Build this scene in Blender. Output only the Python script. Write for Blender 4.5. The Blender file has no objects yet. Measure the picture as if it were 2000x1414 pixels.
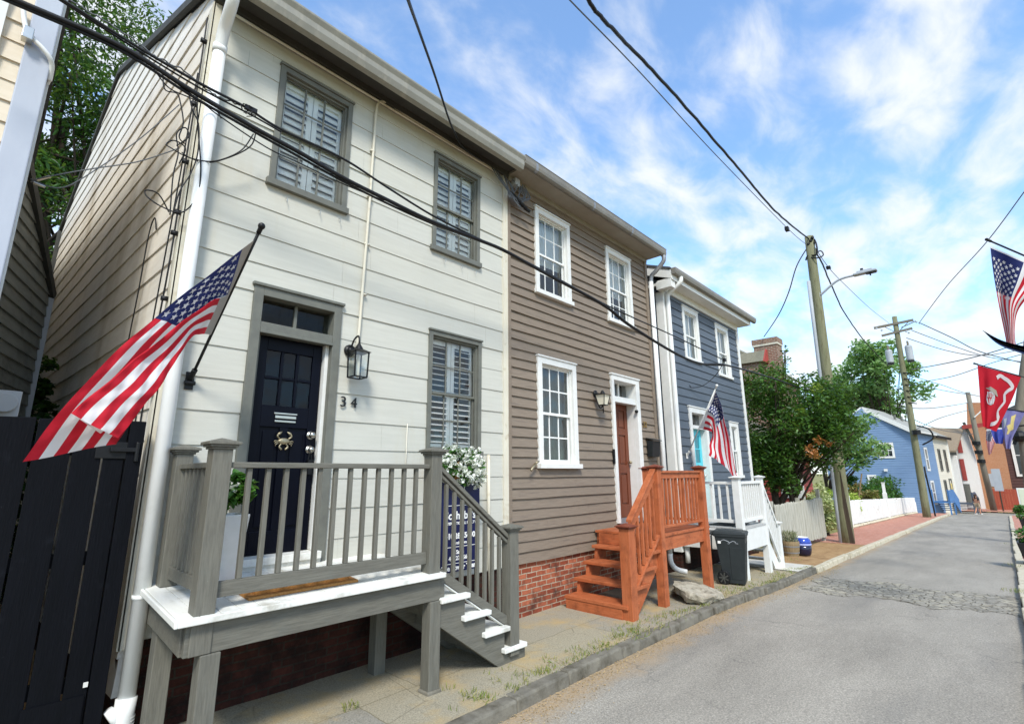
import bpy, math, random
import numpy as np
from mathutils import Vector, Matrix, Euler
RN = random.Random(11)
SC = bpy.context.scene
C = SC.collection
# ---------------------------------------------------------------- camera model
FPX, CX, CY, CAMZ = 979.0, 1000.0, 707.0, 1.85
_up = Vector((-28, 4377, -979)).normalized()
_d1 = Vector((940, -213, -979)); _d1 = (_d1 - _up * _d1.dot(_up)).normalized()
_d2 = _up.cross(_d1)
ROT = Matrix((_d1, _d2, _up))          # camera -> world
CAMP = Vector((0, 0, CAMZ))
def ray(u, v): return ROT @ Vector((u - CX, CY - v, -FPX))
def onY(u, v, y):
    r = ray(u, v); return CAMP + r * (y / r.y)
def onX(u, v, x):
    r = ray(u, v); return CAMP + r * (x / r.x)
def onZ(u, v, z):
    r = ray(u, v); return CAMP + r * ((z - CAMZ) / r.z)
def at_len(u, v, base, L, y0, y1):
    best = None
    for i in range(400):
        y = y0 + (y1 - y0) * i / 399
        p = onY(u, v, y); e = abs((p - base).length - L)
        if best is None or e < best[0]: best = (e, p)
    return best[1]
def proj(p):
    c = ROT.transposed() @ (Vector(p) - CAMP)
    return (CX + FPX * c.x / -c.z, CY - FPX * c.y / -c.z)
def ZG(x):
    if x < 7.5: return 0.0
    if x < 46: return -0.03 * (x - 7.5)
    if x < 66: return -1.155 - 0.038 * (x - 46)
    return -1.915
# ---------------------------------------------------------------- mesh builder
class MB:
    def __init__(s): s.v = []; s.f = []; s.m = []
    def add(s, vs, fs, m=0):
        o = len(s.v); s.v += [tuple(p) for p in vs]
        for f in fs: s.f.append([o + i for i in f]); s.m.append(m)
        return s
    def hexa(s, p, m=0):
        return s.add(p, [(3,2,1,0),(4,5,6,7),(0,1,5,4),(1,2,6,5),(2,3,7,6),(3,0,4,7)], m)
    def box(s, x0, x1, y0, y1, z0, z1, m=0):
        return s.hexa([(x0,y0,z0),(x1,y0,z0),(x1,y1,z0),(x0,y1,z0),(x0,y0,z1),(x1,y0,z1),(x1,y1,z1),(x0,y1,z1)], m)
    def obox(s, c, sx, sy, sz, rot=None, m=0):
        c = Vector(c); ps = []
        for z in (-1, 1):
            for x, y in ((-1,-1),(1,-1),(1,1),(-1,1)):
                q = Vector((x*sx/2, y*sy/2, z*sz/2))
                ps.append(c + (rot @ q if rot else q))
        return s.hexa(ps, m)
    def beam(s, a, b, w, h, m=0):
        a, b = Vector(a), Vector(b); d = b - a; L = d.length; d.normalize()
        up = Vector((0,0,1)) if abs(d.z) < .99 else Vector((1,0,0))
        y = up.cross(d).normalized(); z = d.cross(y)
        R = Matrix((d, y, z)).transposed()
        return s.obox((a + b) / 2, L, w, h, R, m)
    def prism(s, poly, axis, a, b, m=0):
        n = len(poly); vs = []
        for t in (a, b):
            for p in poly:
                vs.append((t,p[0],p[1]) if axis == 'x' else (p[0],t,p[1]) if axis == 'y' else (p[0],p[1],t))
        fs = [list(range(n))[::-1], list(range(n, 2*n))]
        fs += [(i, (i+1) % n, n + (i+1) % n, n + i) for i in range(n)]
        return s.add(vs, fs, m)
    def quad(s, a, b, c, d, m=0): return s.add([a,b,c,d], [(0,1,2,3)], m)
    def tube(s, pts, r, n=8, m=0, caps=True):
        pts = [Vector(p) for p in pts]; k = len(pts)
        rs = r if isinstance(r, (list, tuple)) else [r] * k
        d0 = (pts[1] - pts[0]).normalized()
        u = d0.orthogonal().normalized(); vs = []; 
        for i, p in enumerate(pts):
            d = (pts[min(i+1, k-1)] - pts[max(i-1, 0)])
            if d.length < 1e-9: d = d0.copy()
            d.normalize()
            u = (u - d * u.dot(d))
            if u.length < 1e-6: u = d.orthogonal()
            u.normalize(); w = d.cross(u)
            for j in range(n):
                a = 2 * math.pi * j / n
                vs.append(p + (u * math.cos(a) + w * math.sin(a)) * rs[i])
        fs = []
        for i in range(k - 1):
            for j in range(n):
                fs.append((i*n + j, i*n + (j+1) % n, (i+1)*n + (j+1) % n, (i+1)*n + j))
        if caps: fs += [list(range(n))[::-1], [(k-1)*n + j for j in range(n)]]
        return s.add(vs, fs, m)
    def lathe(s, c, prof, n=20, m=0, sq=None):
        c = Vector(c); vs = []; fs = []
        for r, z in prof:
            for j in range(n):
                a = 2 * math.pi * (j + .5) / n
                vs.append(c + Vector((r * math.cos(a), r * math.sin(a), z)))
        for i in range(len(prof) - 1):
            for j in range(n):
                fs.append((i*n + j, i*n + (j+1) % n, (i+1)*n + (j+1) % n, (i+1)*n + j))
        fs += [list(range(n))[::-1], [(len(prof)-1)*n + j for j in range(n)]]
        return s.add(vs, fs, m)
    def ball(s, c, r, n=10, m=0, sc=(1,1,1)):
        c = Vector(c); vs = []; fs = []; h = n // 2 + 1
        for i in range(1, h):
            t = math.pi * i / h
            for j in range(n):
                a = 2*math.pi*j/n
                vs.append(c + Vector((r*sc[0]*math.sin(t)*math.cos(a), r*sc[1]*math.sin(t)*math.sin(a), r*sc[2]*math.cos(t))))
        for i in range(h - 2):
            for j in range(n): fs.append((i*n+j, (i+1)*n+j, (i+1)*n+(j+1)%n, i*n+(j+1)%n))
        fs += [list(range(n)), [(h-2)*n + j for j in range(n)][::-1]]
        return s.add(vs, fs, m)
    def build(s, name, mats, parent=None, smooth=False, bevel=0):
        me = bpy.data.meshes.new(name)
        off = wloc(parent) if parent else Vector((0,0,0))
        me.from_pydata([(x-off.x, y-off.y, z-off.z) for x, y, z in s.v], [], s.f)
        if not isinstance(mats, (list, tuple)): mats = [mats]
        for q in mats: me.materials.append(q)
        if len(mats) > 1: me.polygons.foreach_set('material_index', s.m)
        if smooth: me.polygons.foreach_set('use_smooth', [True] * len(me.polygons))
        me.update(); o = bpy.data.objects.new(name, me); C.objects.link(o)
        if parent: o.parent = parent
        if bevel:
            b = o.modifiers.new('bevel', 'BEVEL'); b.width = bevel; b.segments = 2; b.limit_method = 'ANGLE'
        return o
def wloc(o):
    p = Vector((0,0,0))
    while o: p += o.location; o = o.parent
    return p
def tag(o, label=None, cat=None, group=None, kind=None):
    for k, v in (('label', label), ('category', cat), ('group', group), ('kind', kind)):
        if v: o[k] = v
    return o
def thing(name, label, cat, loc=(0,0,0), group=None):
    o = bpy.data.objects.new(name, None); C.objects.link(o); o.location = loc
    o.empty_display_size = .2
    return tag(o, label, cat, group)
def copy_tree(o, parent=None, children=None):
    c = o.copy(); C.objects.link(c)
    if parent: c.parent = parent
    for ch in list(o.children): copy_tree(ch, c)
    return c
def text(s, size, loc, rot, m, parent, name='lettering', ext=.002, align='CENTER', bold=0):
    cu = bpy.data.curves.new(name, 'FONT'); cu.body = s; cu.size = size; cu.extrude = ext
    cu.align_x = align; cu.align_y = 'CENTER'; cu.offset = bold; cu.resolution_u = 4
    o = bpy.data.objects.new(name, cu); C.objects.link(o)
    bpy.context.view_layer.update()
    me = bpy.data.meshes.new_from_object(o.evaluated_get(bpy.context.evaluated_depsgraph_get()))
    bpy.data.objects.remove(o); bpy.data.curves.remove(cu)
    me.transform(Matrix.Translation(Vector(loc) - (wloc(parent) if parent else Vector((0,0,0)))) @ Euler(rot).to_matrix().to_4x4())
    me.materials.clear(); me.materials.append(m); me.name = name
    o = bpy.data.objects.new(name, me); C.objects.link(o)
    if parent: o.parent = parent
    return o
def spline(pts, n=8):
    P = [Vector(p) for p in pts]; out = []
    for i in range(len(P) - 1):
        a, b, c, d = P[max(i-1,0)], P[i], P[i+1], P[min(i+2, len(P)-1)]
        for k in range(n):
            t = k / n
            out.append(.5 * ((2*b) + (c-a)*t + (2*a-5*b+4*c-d)*t*t + (3*b-a-3*c+d)*t**3))
    out.append(P[-1]); return out
# ---------------------------------------------------------------- materials
def lin(c):
    return tuple((x/12.92 if x <= .04045 else ((x+.055)/1.055)**2.4) for x in c) + (1,)
def hexc(h): return lin(tuple(int(h[i:i+2], 16)/255 for i in (0, 2, 4)))
class NT:
    def __init__(s, name):
        s.m = bpy.data.materials.new(name); s.m.use_nodes = True
        s.t = s.m.node_tree; s.t.nodes.clear()
        s.out = s.n('ShaderNodeOutputMaterial')
    def n(s, typ, **kw):
        x = s.t.nodes.new(typ)
        for k, v in kw.items():
            if k in x.inputs.keys() if hasattr(x, 'inputs') else False: x.inputs[k].default_value = v
            else: setattr(x, k, v)
        return x
    def l(s, a, b): s.t.links.new(a, b)
    def coord(s, scale=(1,1,1), kind='Object'):
        tc = s.n('ShaderNodeTexCoord'); mp = s.n('ShaderNodeMapping'); mp.inputs['Scale'].default_value = scale
        s.l(tc.outputs[kind], mp.inputs['Vector']); return mp.outputs['Vector']
    def noise(s, vec, scale, detail=5, rough=.55):
        x = s.n('ShaderNodeTexNoise'); x.inputs['Scale'].default_value = scale
        x.inputs['Detail'].default_value = detail; x.inputs['Roughness'].default_value = rough
        s.l(vec, x.inputs['Vector']); return x.outputs['Fac']
    def ramp(s, fac, stops):
        x = s.n('ShaderNodeValToRGB'); e = x.color_ramp.elements
        while len(e) > len(stops): e.remove(e[-1])
        while len(e) < len(stops): e.new(1)
        for q, (p, c) in zip(e, stops): q.position = p; q.color = c if len(c) == 4 else (*c, 1)
        s.l(fac, x.inputs['Fac']); return x.outputs['Color']
    def mix(s, fac, a, b, mode='MIX'):
        x = s.n('ShaderNodeMix', data_type='RGBA', blend_type=mode)
        for sock, val in ((x.inputs[0], fac), (x.inputs[6], a), (x.inputs[7], b)):
            if isinstance(val, bpy.types.NodeSocket): s.l(val, sock)
            else: sock.default_value = val
        return x.outputs[2]
    def math(s, op, a, b=0.0):
        x = s.n('ShaderNodeMath', operation=op)
        for sock, val in ((x.inputs[0], a), (x.inputs[1], b)):
            if isinstance(val, bpy.types.NodeSocket): s.l(val, sock)
            else: sock.default_value = val
        return x.outputs[0]
    def bump(s, h, strength=.3, dist=.01, normal=None):
        x = s.n('ShaderNodeBump'); x.inputs['Strength'].default_value = strength; x.inputs['Distance'].default_value = dist
        s.l(h, x.inputs['Height'])
        if normal is not None: s.l(normal, x.inputs['Normal'])
        return x.outputs['Normal']
    def pbr(s, col, rough=.6, normal=None, spec=.3, metal=0, **kw):
        p = s.n('ShaderNodeBsdfPrincipled')
        for sock, val in ((p.inputs['Base Color'], col), (p.inputs['Roughness'], rough)):
            if isinstance(val, bpy.types.NodeSocket): s.l(val, sock)
            else: sock.default_value = val
        p.inputs['Specular IOR Level'].default_value = spec; p.inputs['Metallic'].default_value = metal
        if normal is not None: s.l(normal, p.inputs['Normal'])
        s.l(p.outputs[0], s.out.inputs['Surface']); return p
G4 = lambda g: (g, g, g, 1)
def paint(name, c, c2=None, stretch=(1,1,1), scale=6, rough=.55, bump=.15, bscale=60, lo=.35, hi=.7, dirt=None, dlo=.58, dhi=.8, dscale=1.5, spec=.3, metal=0, dstretch=(1,1,1), chip=None, grain=False):
    s = NT(name); v = s.coord(stretch)
    c = hexc(c) if isinstance(c, str) else c
    c2 = (hexc(c2) if isinstance(c2, str) else c2) if c2 else c
    col = s.mix(s.ramp(s.noise(v, scale), [(lo, G4(0)), (hi, G4(1))]), c, c2)
    if dirt:
        vd = s.coord(dstretch)
        col = s.mix(s.ramp(s.noise(vd, dscale, 8, .65), [(dlo, G4(0)), (dhi, G4(1))]), col, hexc(dirt))
    if chip:
        col = s.mix(s.ramp(s.noise(s.coord((1,1,1)), 26, 6, .7), [(.70, G4(0)), (.735, G4(.75))]), col, hexc(chip))
    if grain:
        gr = s.ramp(s.noise(v, 9, 6, .7), [(.38, G4(.80)), (.55, G4(1)), (.72, G4(1.1))])
        col = s.mix(1, col, gr, 'MULTIPLY')
    nrm = s.bump(s.noise(v, bscale, 4), bump, .004)
    s.pbr(col, rough, nrm, spec, metal); return s.m
def brickmat(name, c1, c2, mortar, bw=.21, bh=.068, ms=.008, dirt=None, floor=False, dlo=.5):
    s = NT(name); tc = s.n('ShaderNodeTexCoord'); sp = s.n('ShaderNodeSeparateXYZ'); s.l(tc.outputs['Object'], sp.inputs[0])
    cb = s.n('ShaderNodeCombineXYZ')
    if floor: s.l(sp.outputs[0], cb.inputs[0]); s.l(sp.outputs[1], cb.inputs[1])
    else: s.l(s.math('ADD', sp.outputs[0], sp.outputs[1]), cb.inputs[0]); s.l(sp.outputs[2], cb.inputs[1])
    wob = s.n('ShaderNodeTexNoise'); wob.inputs['Scale'].default_value = 7; wob.inputs['Detail'].default_value = 4; s.l(tc.outputs['Object'], wob.inputs['Vector'])
    va = s.n('ShaderNodeVectorMath', operation='MULTIPLY_ADD'); s.l(wob.outputs['Color'], va.inputs[0]); va.inputs[1].default_value = (.035,.022,0); s.l(cb.outputs[0], va.inputs[2])
    b = s.n('ShaderNodeTexBrick'); s.l(va.outputs[0], b.inputs['Vector'])
    b.inputs['Scale'].default_value = 1; b.inputs['Brick Width'].default_value = bw; b.inputs['Row Height'].default_value = bh
    b.inputs['Mortar Size'].default_value = ms; b.inputs['Mortar Smooth'].default_value = .25; b.inputs['Bias'].default_value = 0
    b.inputs['Color1'].default_value = hexc(c1); b.inputs['Color2'].default_value = hexc(c2); b.inputs['Mortar'].default_value = hexc(mortar)
    col = s.mix(s.ramp(s.noise(tc.outputs['Object'], 22, 6), [(.3, G4(0)), (.75, G4(.6))]), b.outputs['Color'], hexc(c1), 'MULTIPLY')
    col = s.mix(.6, b.outputs['Color'], col)
    if dirt: col = s.mix(s.ramp(s.noise(tc.outputs['Object'], 3.2, 8, .7), [(dlo, G4(0)), (dlo+.18, G4(.85))]), col, hexc(dirt))
    h = s.math('ADD', s.math('MULTIPLY', b.outputs['Fac'], -1.0), s.math('MULTIPLY', s.noise(tc.outputs['Object'], 55, 5), .7))
    s.pbr(col, .85, s.bump(h, .9, .012), .2); return s.m
def glass(name, tint=.04, refl=.12):
    s = NT(name); g = s.n('ShaderNodeBsdfGlossy'); g.inputs['Roughness'].default_value = .03; g.inputs['Color'].default_value = (.9,.93,.95,1)
    v = s.coord(); nz = s.bump(s.noise(v, 2.2, 2), .25, .02); s.l(nz, g.inputs['Normal'])
    t = s.n('ShaderNodeBsdfTransparent'); t.inputs['Color'].default_value = (.94,.96,.95,1)
    f = s.n('ShaderNodeFresnel'); f.inputs['IOR'].default_value = 1.5
    fm = s.math('ADD', s.math('MULTIPLY', f.outputs[0], .9), refl)
    x = s.n('ShaderNodeMixShader'); s.l(fm, x.inputs[0]); s.l(t.outputs[0], x.inputs[1]); s.l(g.outputs[0], x.inputs[2])
    s.l(x.outputs[0], s.out.inputs['Surface']); return s.m
def leafmat(name, cols, trans=.35, nscale=1.2, rough=.45):
    s = NT(name); geo = s.n('ShaderNodeNewGeometry'); v = s.coord()
    f = s.math('ADD', s.math('MULTIPLY', geo.outputs['Random Per Island'], .6), s.math('MULTIPLY', s.noise(v, nscale, 3), .55))
    k = len(cols); col = s.ramp(f, [(.2 + .6*i/max(1, k-1), hexc(c)) for i, c in enumerate(cols)])
    p = s.n('ShaderNodeBsdfPrincipled'); s.l(col, p.inputs['Base Color']); p.inputs['Roughness'].default_value = rough; p.inputs['Specular IOR Level'].default_value = .4
    t = s.n('ShaderNodeBsdfTranslucent'); s.l(s.mix(.5, col, hexc('8FB040'), 'MIX'), t.inputs['Color'])
    x = s.n('ShaderNodeMixShader'); x.inputs[0].default_value = trans; s.l(p.outputs[0], x.inputs[1]); s.l(t.outputs[0], x.inputs[2])
    s.l(x.outputs[0], s.out.inputs['Surface']); return s.m
def xform(mb, M):
    mb.v = [tuple(M @ Vector(p)) for p in mb.v]; return mb
def frame(org, ang):   # local x along the wall, local -y outwards, rotated about z
    return Matrix.Translation(org) @ Matrix.Rotation(ang, 4, 'Z')
I4 = Matrix.Identity(4)
def siding(mb, s0, s1, z0, z1, ex, openings=(), lap=.016, phase=None, jit=0.0, clip=None, step=.6, M=I4, m=0, breaks=0):
    """lapped boards on the local plane y=0, outward -y"""
    phase = z0 if phase is None else phase
    k0 = math.floor((z0 - phase) / ex + 1e-6); k = k0
    while phase + k * ex < z1 - 1e-4:
        za, zb = phase + k*ex, phase + (k+1)*ex; k += 1
        rr = random.Random(k * 31 + int(ex*1e4)); ph = [rr.uniform(0, 6.28) for _ in range(3)]
        tone = rr.uniform(-.002, .003)
        def wob(x): return jit * (.6*math.sin(x*1.3+ph[0]) + .5*math.sin(x*3.7+ph[1]) + .3*math.sin(x*9+ph[2]))
        cuts = sorted({max(za, z0), min(zb, z1)} | {z for o in openings for z in o[2:4] if max(za, z0) < z < min(zb, z1)})
        for a, b in zip(cuts[:-1], cuts[1:]):
            if b - a < 1e-4: continue
            lo, hi = s0, s1
            segs = [(lo, hi)]
            for o in openings:
                if o[2] < b - 1e-5 and o[3] > a + 1e-5:
                    ns = []
                    for p, q in segs:
                        if o[1] <= p or o[0] >= q: ns.append((p, q)); continue
                        if o[0] > p: ns.append((p, o[0]))
                        if o[1] < q: ns.append((o[1], q))
                    segs = ns
            if breaks and (clip is None or clip(a) == clip(b)):
                ns = []; xj = s0 + rr.uniform(.3, breaks); js = []
                while xj < s1: js.append(xj); xj += rr.uniform(.6, 1.2)*breaks
                for p, q in segs:
                    for x_ in js:
                        if p + .15 < x_ < q - .15: ns.append((p, x_ - .0009)); p = x_ + .0009
                    ns.append((p, q))
                segs = ns
            for p, q in segs:
                if clip:
                    ca, cb = clip(a), clip(b)
                    pa, qa, pb, qb = max(p, ca[0]), min(q, ca[1]), max(p, cb[0]), min(q, cb[1])
                    if qa - pa < .01: continue
                    if qb < pb: pb = qb = (pb + qb) / 2
                else: pa, qa, pb, qb = p, q, p, q
                n = max(1, int((qa - pa) / step)) if jit else 1
                vs = []; fs = []
                for i in range(n + 1):
                    t = i / n; xa = pa + (qa-pa)*t; xb = pb + (qb-pb)*t
                    fo = lambda z: -(lap * (1 - (z - za)/(zb - za)) + .003 + tone)
                    wa = wob(xa) if a == za else 0
                    wb = wob(xb) + .0 if b == zb else 0
                    vs += [(xa, fo(a), a + wa), (xb, fo(b), b + wb + (.004 if b == zb else 0)), (xa, .02, a + wa), (xb, .02, b + wb)]
                for i in range(n):
                    o = i*4
                    fs += [(o, o+4, o+5, o+1), (o+2, o+6, o+4, o)]
                fs += [(0, 1, 3, 2), (n*4, n*4+2, n*4+3, n*4+1)]
                mb.add([M @ Vector(v) for v in vs], fs, m)
    return mb
def window(house, rect, M, mf, ms, mg, cas=.09, sill=True, grid=(3, 2), gridlow=None, back=None, mback=None, rec=.10, proud=.03, lowmesh=None, label=None, mu=.02, silld=.05, sillm=None, rail=.045, split=.5):
    """double-hung sash window: casing + jamb, with sash, sill, pane(s) and what hangs behind as sub-parts"""
    x0, x1, z0, z1 = rect; f = MB(); sh = .07 if sill else 0
    zi0, zi1, xi0, xi1 = z0 + sh, z1 - cas, x0 + cas, x1 - cas
    if not sill: zi0 = z0 + cas; f.box(x0, x1, -proud, .02, z0, zi0)
    f.box(x0, xi0, -proud, .02, z0 + sh, z1); f.box(xi1, x1, -proud, .02, z0 + sh, z1); f.box(xi0, xi1, -proud, .02, zi1, z1)
    f.box(x0-.012, x1+.012, -proud-.018, .0, z1+.001, z1+.025)
    t = .012
    f.box(xi0-t, xi0-.0005, .021, rec+.06, zi0, zi1); f.box(xi1+.0005, xi1+t, .021, rec+.06, zi0, zi1); f.box(xi0, xi1, .021, rec+.06, zi1, zi1+t); f.box(xi0, xi1, .021, rec+.06, zi0-t, zi0-.0005)
    # inner stop
    st = .022
    f.box(xi0+.0005, xi0+st, 0.0, .028, zi0+.001, zi1-.001); f.box(xi1-st, xi1-.0005, 0.0, .028, zi0+.001, zi1-.001); f.box(xi0+st, xi1-st, 0.0, .028, zi1-st, zi1-.001)
    xform(f, M); w = f.build('window', mf, house, bevel=.003)
    if label: tag(w, label)
    if sill:
        s = MB(); s.box(x0-.025, x1+.025, -proud-silld, .019, z0, z0+sh-.001); xform(s, M); s.build('sill', sillm or mf, w, bevel=.004)
    zm = zi0 + (zi1 - zi0)*split; sm = MB(); gm = MB()
    for (a, b, ya, g) in ((zm-.02, zi1-.004, .03, grid), (zi0+.002, zm+.022, .056, gridlow or grid)):
        xa, xb = xi0+.003, xi1-.003; yb = ya + .024; r = rail
        sm.box(xa, xa+r, ya, yb, a, b); sm.box(xb-r, xb, ya, yb, a, b); sm.box(xa+r, xb-r, ya, yb, a, a+r*(1.3 if ya > .04 else .9)); sm.box(xa+r, xb-r, ya, yb, b-r*.9, b)
        za_, zb_ = a + r*(1.3 if ya > .04 else .9), b - r*.9
        nx, nz = g
        for i in range(1, nx): x = xa+r + (xb-xa-2*r)*i/nx; sm.box(x-mu/2, x+mu/2, ya+.004, yb-.004, za_, zb_)
        for j in range(1, nz): z = za_ + (zb_-za_)*j/nz; sm.box(xa+r, xb-r, ya+.006, yb-.006, z-mu/2, z+mu/2)
        gm.quad((xa+r, ya+.012, za_), (xb-r, ya+.012, za_), (xb-r, ya+.012, zb_), (xa+r, ya+.012, zb_))
    xform(sm, M); sm.build('sash', ms, w, bevel=.002)
    xform(gm, M); gm.build('pane', mg, w)
    if back == 'shutter':
        q = MB(); n = 2; W = (xi1 - xi0) / n
        for p, (za_, zb_) in enumerate(((zi0, zi1),)):
            for i in range(n):
                a, b = xi0 + W*i + .004, xi0 + W*(i+1) - .004; st = .055
                q.box(a, a+st, .086, .108, za_, zb_); q.box(b-st, b, .086, .108, za_, zb_)
                q.box(a+st, b-st, .086, .108, za_, za_+.08); q.box(a+st, b-st, .086, .108, zb_-.08, zb_); q.box(a+st, b-st, .086, .108, (za_+zb_)/2-.035, (za_+zb_)/2+.035)
                z = za_ + .11
                while z < zb_ - .1:
                    if abs(z - (za_+zb_)/2) > .055:
                        R = Matrix.Rotation(math.radians(mback[1]), 3, 'X'); q.obox(((a+b)/2, .100, z), b-a-2*st-.004, mback[2]*(1.2 if mback[1] > 40 else 1.0), .010, R)
                    z += mback[2]
                
        xform(q, M); q.build('shutter', mback[0], w)
    elif back == 'curtain':
        q = MB(); n = 40; vs = []
        za_ = zi0 + (zi1-zi0)*mback[1]
        for i in range(n+1):
            x = xi0 + (xi1-xi0)*i/n; y = .16 + .012*math.sin(i*1.7) + .006*math.sin(i*.6)
            vs += [(x, y, za_), (x, y + .004*math.sin(i*2.2), zi1)]
        q.add(vs, [(2*i, 2*i+2, 2*i+3, 2*i+1) for i in range(n)])
        xform(q, M); q.build('curtain', mback[0], w, smooth=True)
    return w
def newel(mb, capmb, x, y, z0, z1, w=.12, cap=.05, peak=.03):
    h = w / 2
    mb.box(x-h, x+h, y-h, y+h, z0, z1 - cap - peak)
    for i, (e, a, b) in enumerate(((.012, 0, .3), (.026, .3, .62), (.04, .62, 1))):
        capmb.box(x-h-e, x+h+e, y-h-e, y+h+e, z1-cap-peak+cap*a+.0005, z1-cap-peak+cap*b)
    e = h + .036; z = z1 - peak + .0006
    capmb.add([(x-e,y-e,z),(x+e,y-e,z),(x+e,y+e,z),(x-e,y+e,z),(x,y,z1)], [(0,3,2,1),(0,1,4),(1,2,4),(2,3,4),(3,0,4)])
def leaves(name, pts, size, mat, parent=None, aspect=.5, up=.35, seed=1, droop=0, kind=None, dirs=None):
    """one small folded blade per point; kept as separate islands"""
    rng = np.random.default_rng(seed); P = np.asarray(pts, dtype=np.float64); n = len(P)
    if parent: P = P - np.array(wloc(parent))
    N = rng.normal(size=(n, 3)); N[:, 2] = np.abs(N[:, 2]) + up*2; N /= np.linalg.norm(N, axis=1)[:, None]
    A = rng.normal(size=(n, 3)) if dirs is None else np.asarray(dirs) + rng.normal(size=(n, 3))*.25
    A[:, 2] -= droop; A -= N * (A*N).sum(1)[:, None]; A /= np.linalg.norm(A, axis=1)[:, None]
    B = np.cross(N, A); L = size * rng.uniform(.6, 1.35, n)[:, None]; W = L * aspect
    V = np.empty((n, 6, 3))
    V[:, 0] = P - A*L*.5; V[:, 1] = P - A*L*.08 + B*W*.5 + N*W*.16; V[:, 2] = P + A*L*.24 + B*W*.4 + N*W*.1
    V[:, 3] = P + A*L*.55 - N*L*.08; V[:, 4] = P + A*L*.24 - B*W*.4 + N*W*.1; V[:, 5] = P - A*L*.08 - B*W*.5 + N*W*.16
    me = bpy.data.meshes.new(name); me.vertices.add(n*6); me.vertices.foreach_set('co', V.ravel())
    F = (np.arange(n)[:, None]*6 + np.array([0,1,2,3,0,3,4,5])[None]).ravel()
    me.loops.add(n*8); me.loops.foreach_set('vertex_index', F.astype(np.int32))
    me.polygons.add(n*2); me.polygons.foreach_set('loop_start', np.arange(0, n*8, 4, dtype=np.int32))
    try: me.polygons.foreach_set('loop_total', np.full(n*2, 4, dtype=np.int32))
    except Exception: pass
    me.materials.append(mat); me.update(calc_edges=True); me.validate()
    o = bpy.data.objects.new(name, me); C.objects.link(o)
    if parent: o.parent = parent
    return tag(o, kind=kind)
def crown_pts(clumps, n, seed, hollow=.55):
    rng = np.random.default_rng(seed); c = np.array([k[:3] for k in clumps]); r = np.array([k[3] for k in clumps])
    w = r**2 / (r**2).sum(); i = rng.choice(len(r), n, p=w)
    d = rng.normal(size=(n, 3)); d /= np.linalg.norm(d, axis=1)[:, None]
    rad = r[i] * (hollow + (1-hollow) * rng.random(n)**.6) * rng.uniform(.75, 1.15, n)
    d[:, 2] *= .8
    return c[i] + d * rad[:, None]
def clumps(center, rad, n, rr, seed, shell=.6, flat=.9):
    rng = np.random.default_rng(seed); out = []
    for _ in range(n):
        d = rng.normal(size=3); d /= np.linalg.norm(d); q = shell + (1-shell)*rng.random()
        out.append((center[0]+d[0]*rad[0]*q, center[1]+d[1]*rad[1]*q, center[2]+d[2]*rad[2]*q*flat, rr*rng.uniform(.6, 1.3)))
    return out
def branchwork(mb, base, r0, targets, seed=3, bend=.25, n=7):
    rng = random.Random(seed); b = Vector(base)
    for t in targets:
        t = Vector(t); mid = b.lerp(t, .5) + Vector((rng.uniform(-bend, bend), rng.uniform(-bend, bend), rng.uniform(0, bend)))
        pts = spline([b, mid, t], 5); k = len(pts)
        mb.tube(pts, [r0*(1 - .85*i/(k-1)) for i in range(k)], n)
M_white_side = paint('white_siding_paint', 'BAB9AE', 'C2C1B6', (.7, .7, 9), 3, .6, .35, 40, dirt='B9B4A2', dlo=.56, dhi=.85, dscale=1.1, dstretch=(2.5, 2.5, .5))
M_side_wall = paint('cream_side_siding', 'E6E1D6', 'DCD6CA', (1, 1, 6), 3, .65, .3, 40, dirt='B0A48E', dlo=.5, dhi=.8, dscale=.9, dstretch=(1.6,1.6,.35))
M_brown = paint('taupe_board_paint', '7A6D5F', '877A6B', (1.2, 1, 22), 4, .6, .5, 30, dirt='6A6056', dlo=.55, dhi=.72, dscale=3, dstretch=(.6, 1, 7))
M_blue = paint('slate_blue_siding', '4C555F', '565F69', (.8, .8, 10), 3, .5, .2, 40)
M_farblue = paint('cornflower_siding', '6A84A4', '7690AE', (.5, .5, 8), 2, .6, .1)
M_cream = paint('cream_siding', 'CFC8B6', 'D8D1C0', (.6, .6, 8), 2, .6, .1)
M_tan = paint('tan_siding', 'CFC2AC', 'D6CAB6', (.8, .8, 8), 3, .6, .2, dirt='B8A68A', dlo=.55, dhi=.8)
M_greyshed = paint('grey_shed_siding', '86867E', '939389', (1, 1, 6), 4, .7, .3, dirt='5E5F58', dlo=.5, dhi=.75, dscale=2)
M_trim = paint('white_trim_paint', 'D6D6D0', 'DEDEDA', (1, 1, 1), 9, .45, .12, 50, chip='B9B5A8', dirt='C6C3B8', dlo=.6, dhi=.85, dscale=3)
M_sash = paint('white_sash_paint', 'DFE0DC', 'E6E7E4', (1,1,1), 9, .45, .06)
M_board = paint('pale_corner_board', 'B2B8C2', 'A6ACB8', (1,1,.3), 4, .55, .3, 20, dirt='A9ADB4', dlo=.6, dhi=.75, dscale=2)
M_creamtrim = paint('cream_corner_trim', 'D2CDBC', 'C8C2B0', (1,1,.5), 5, .6, .2, dirt='A08F6C', dlo=.56, dhi=.75, dscale=4)
def greyp(nm, st): return paint(nm, '65635A', '706E64', st, 2.5, .6, .6, 9, grain=True, chip='A9A99E', dirt='666760', dlo=.56, dhi=.74, dscale=4)
M_grey = greyp('olive_grey_post_paint', (9, 9, .7)); M_grey_h = greyp('olive_grey_rail_paint', (.7, 9, 9))
M_greytrim = paint('grey_window_paint', '64655E', '6F7067', (1, 1, 1), 8, .55, .35, 30, chip='A2A298', dirt='5F605A', dlo=.56, dhi=.75, dscale=5)
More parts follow.
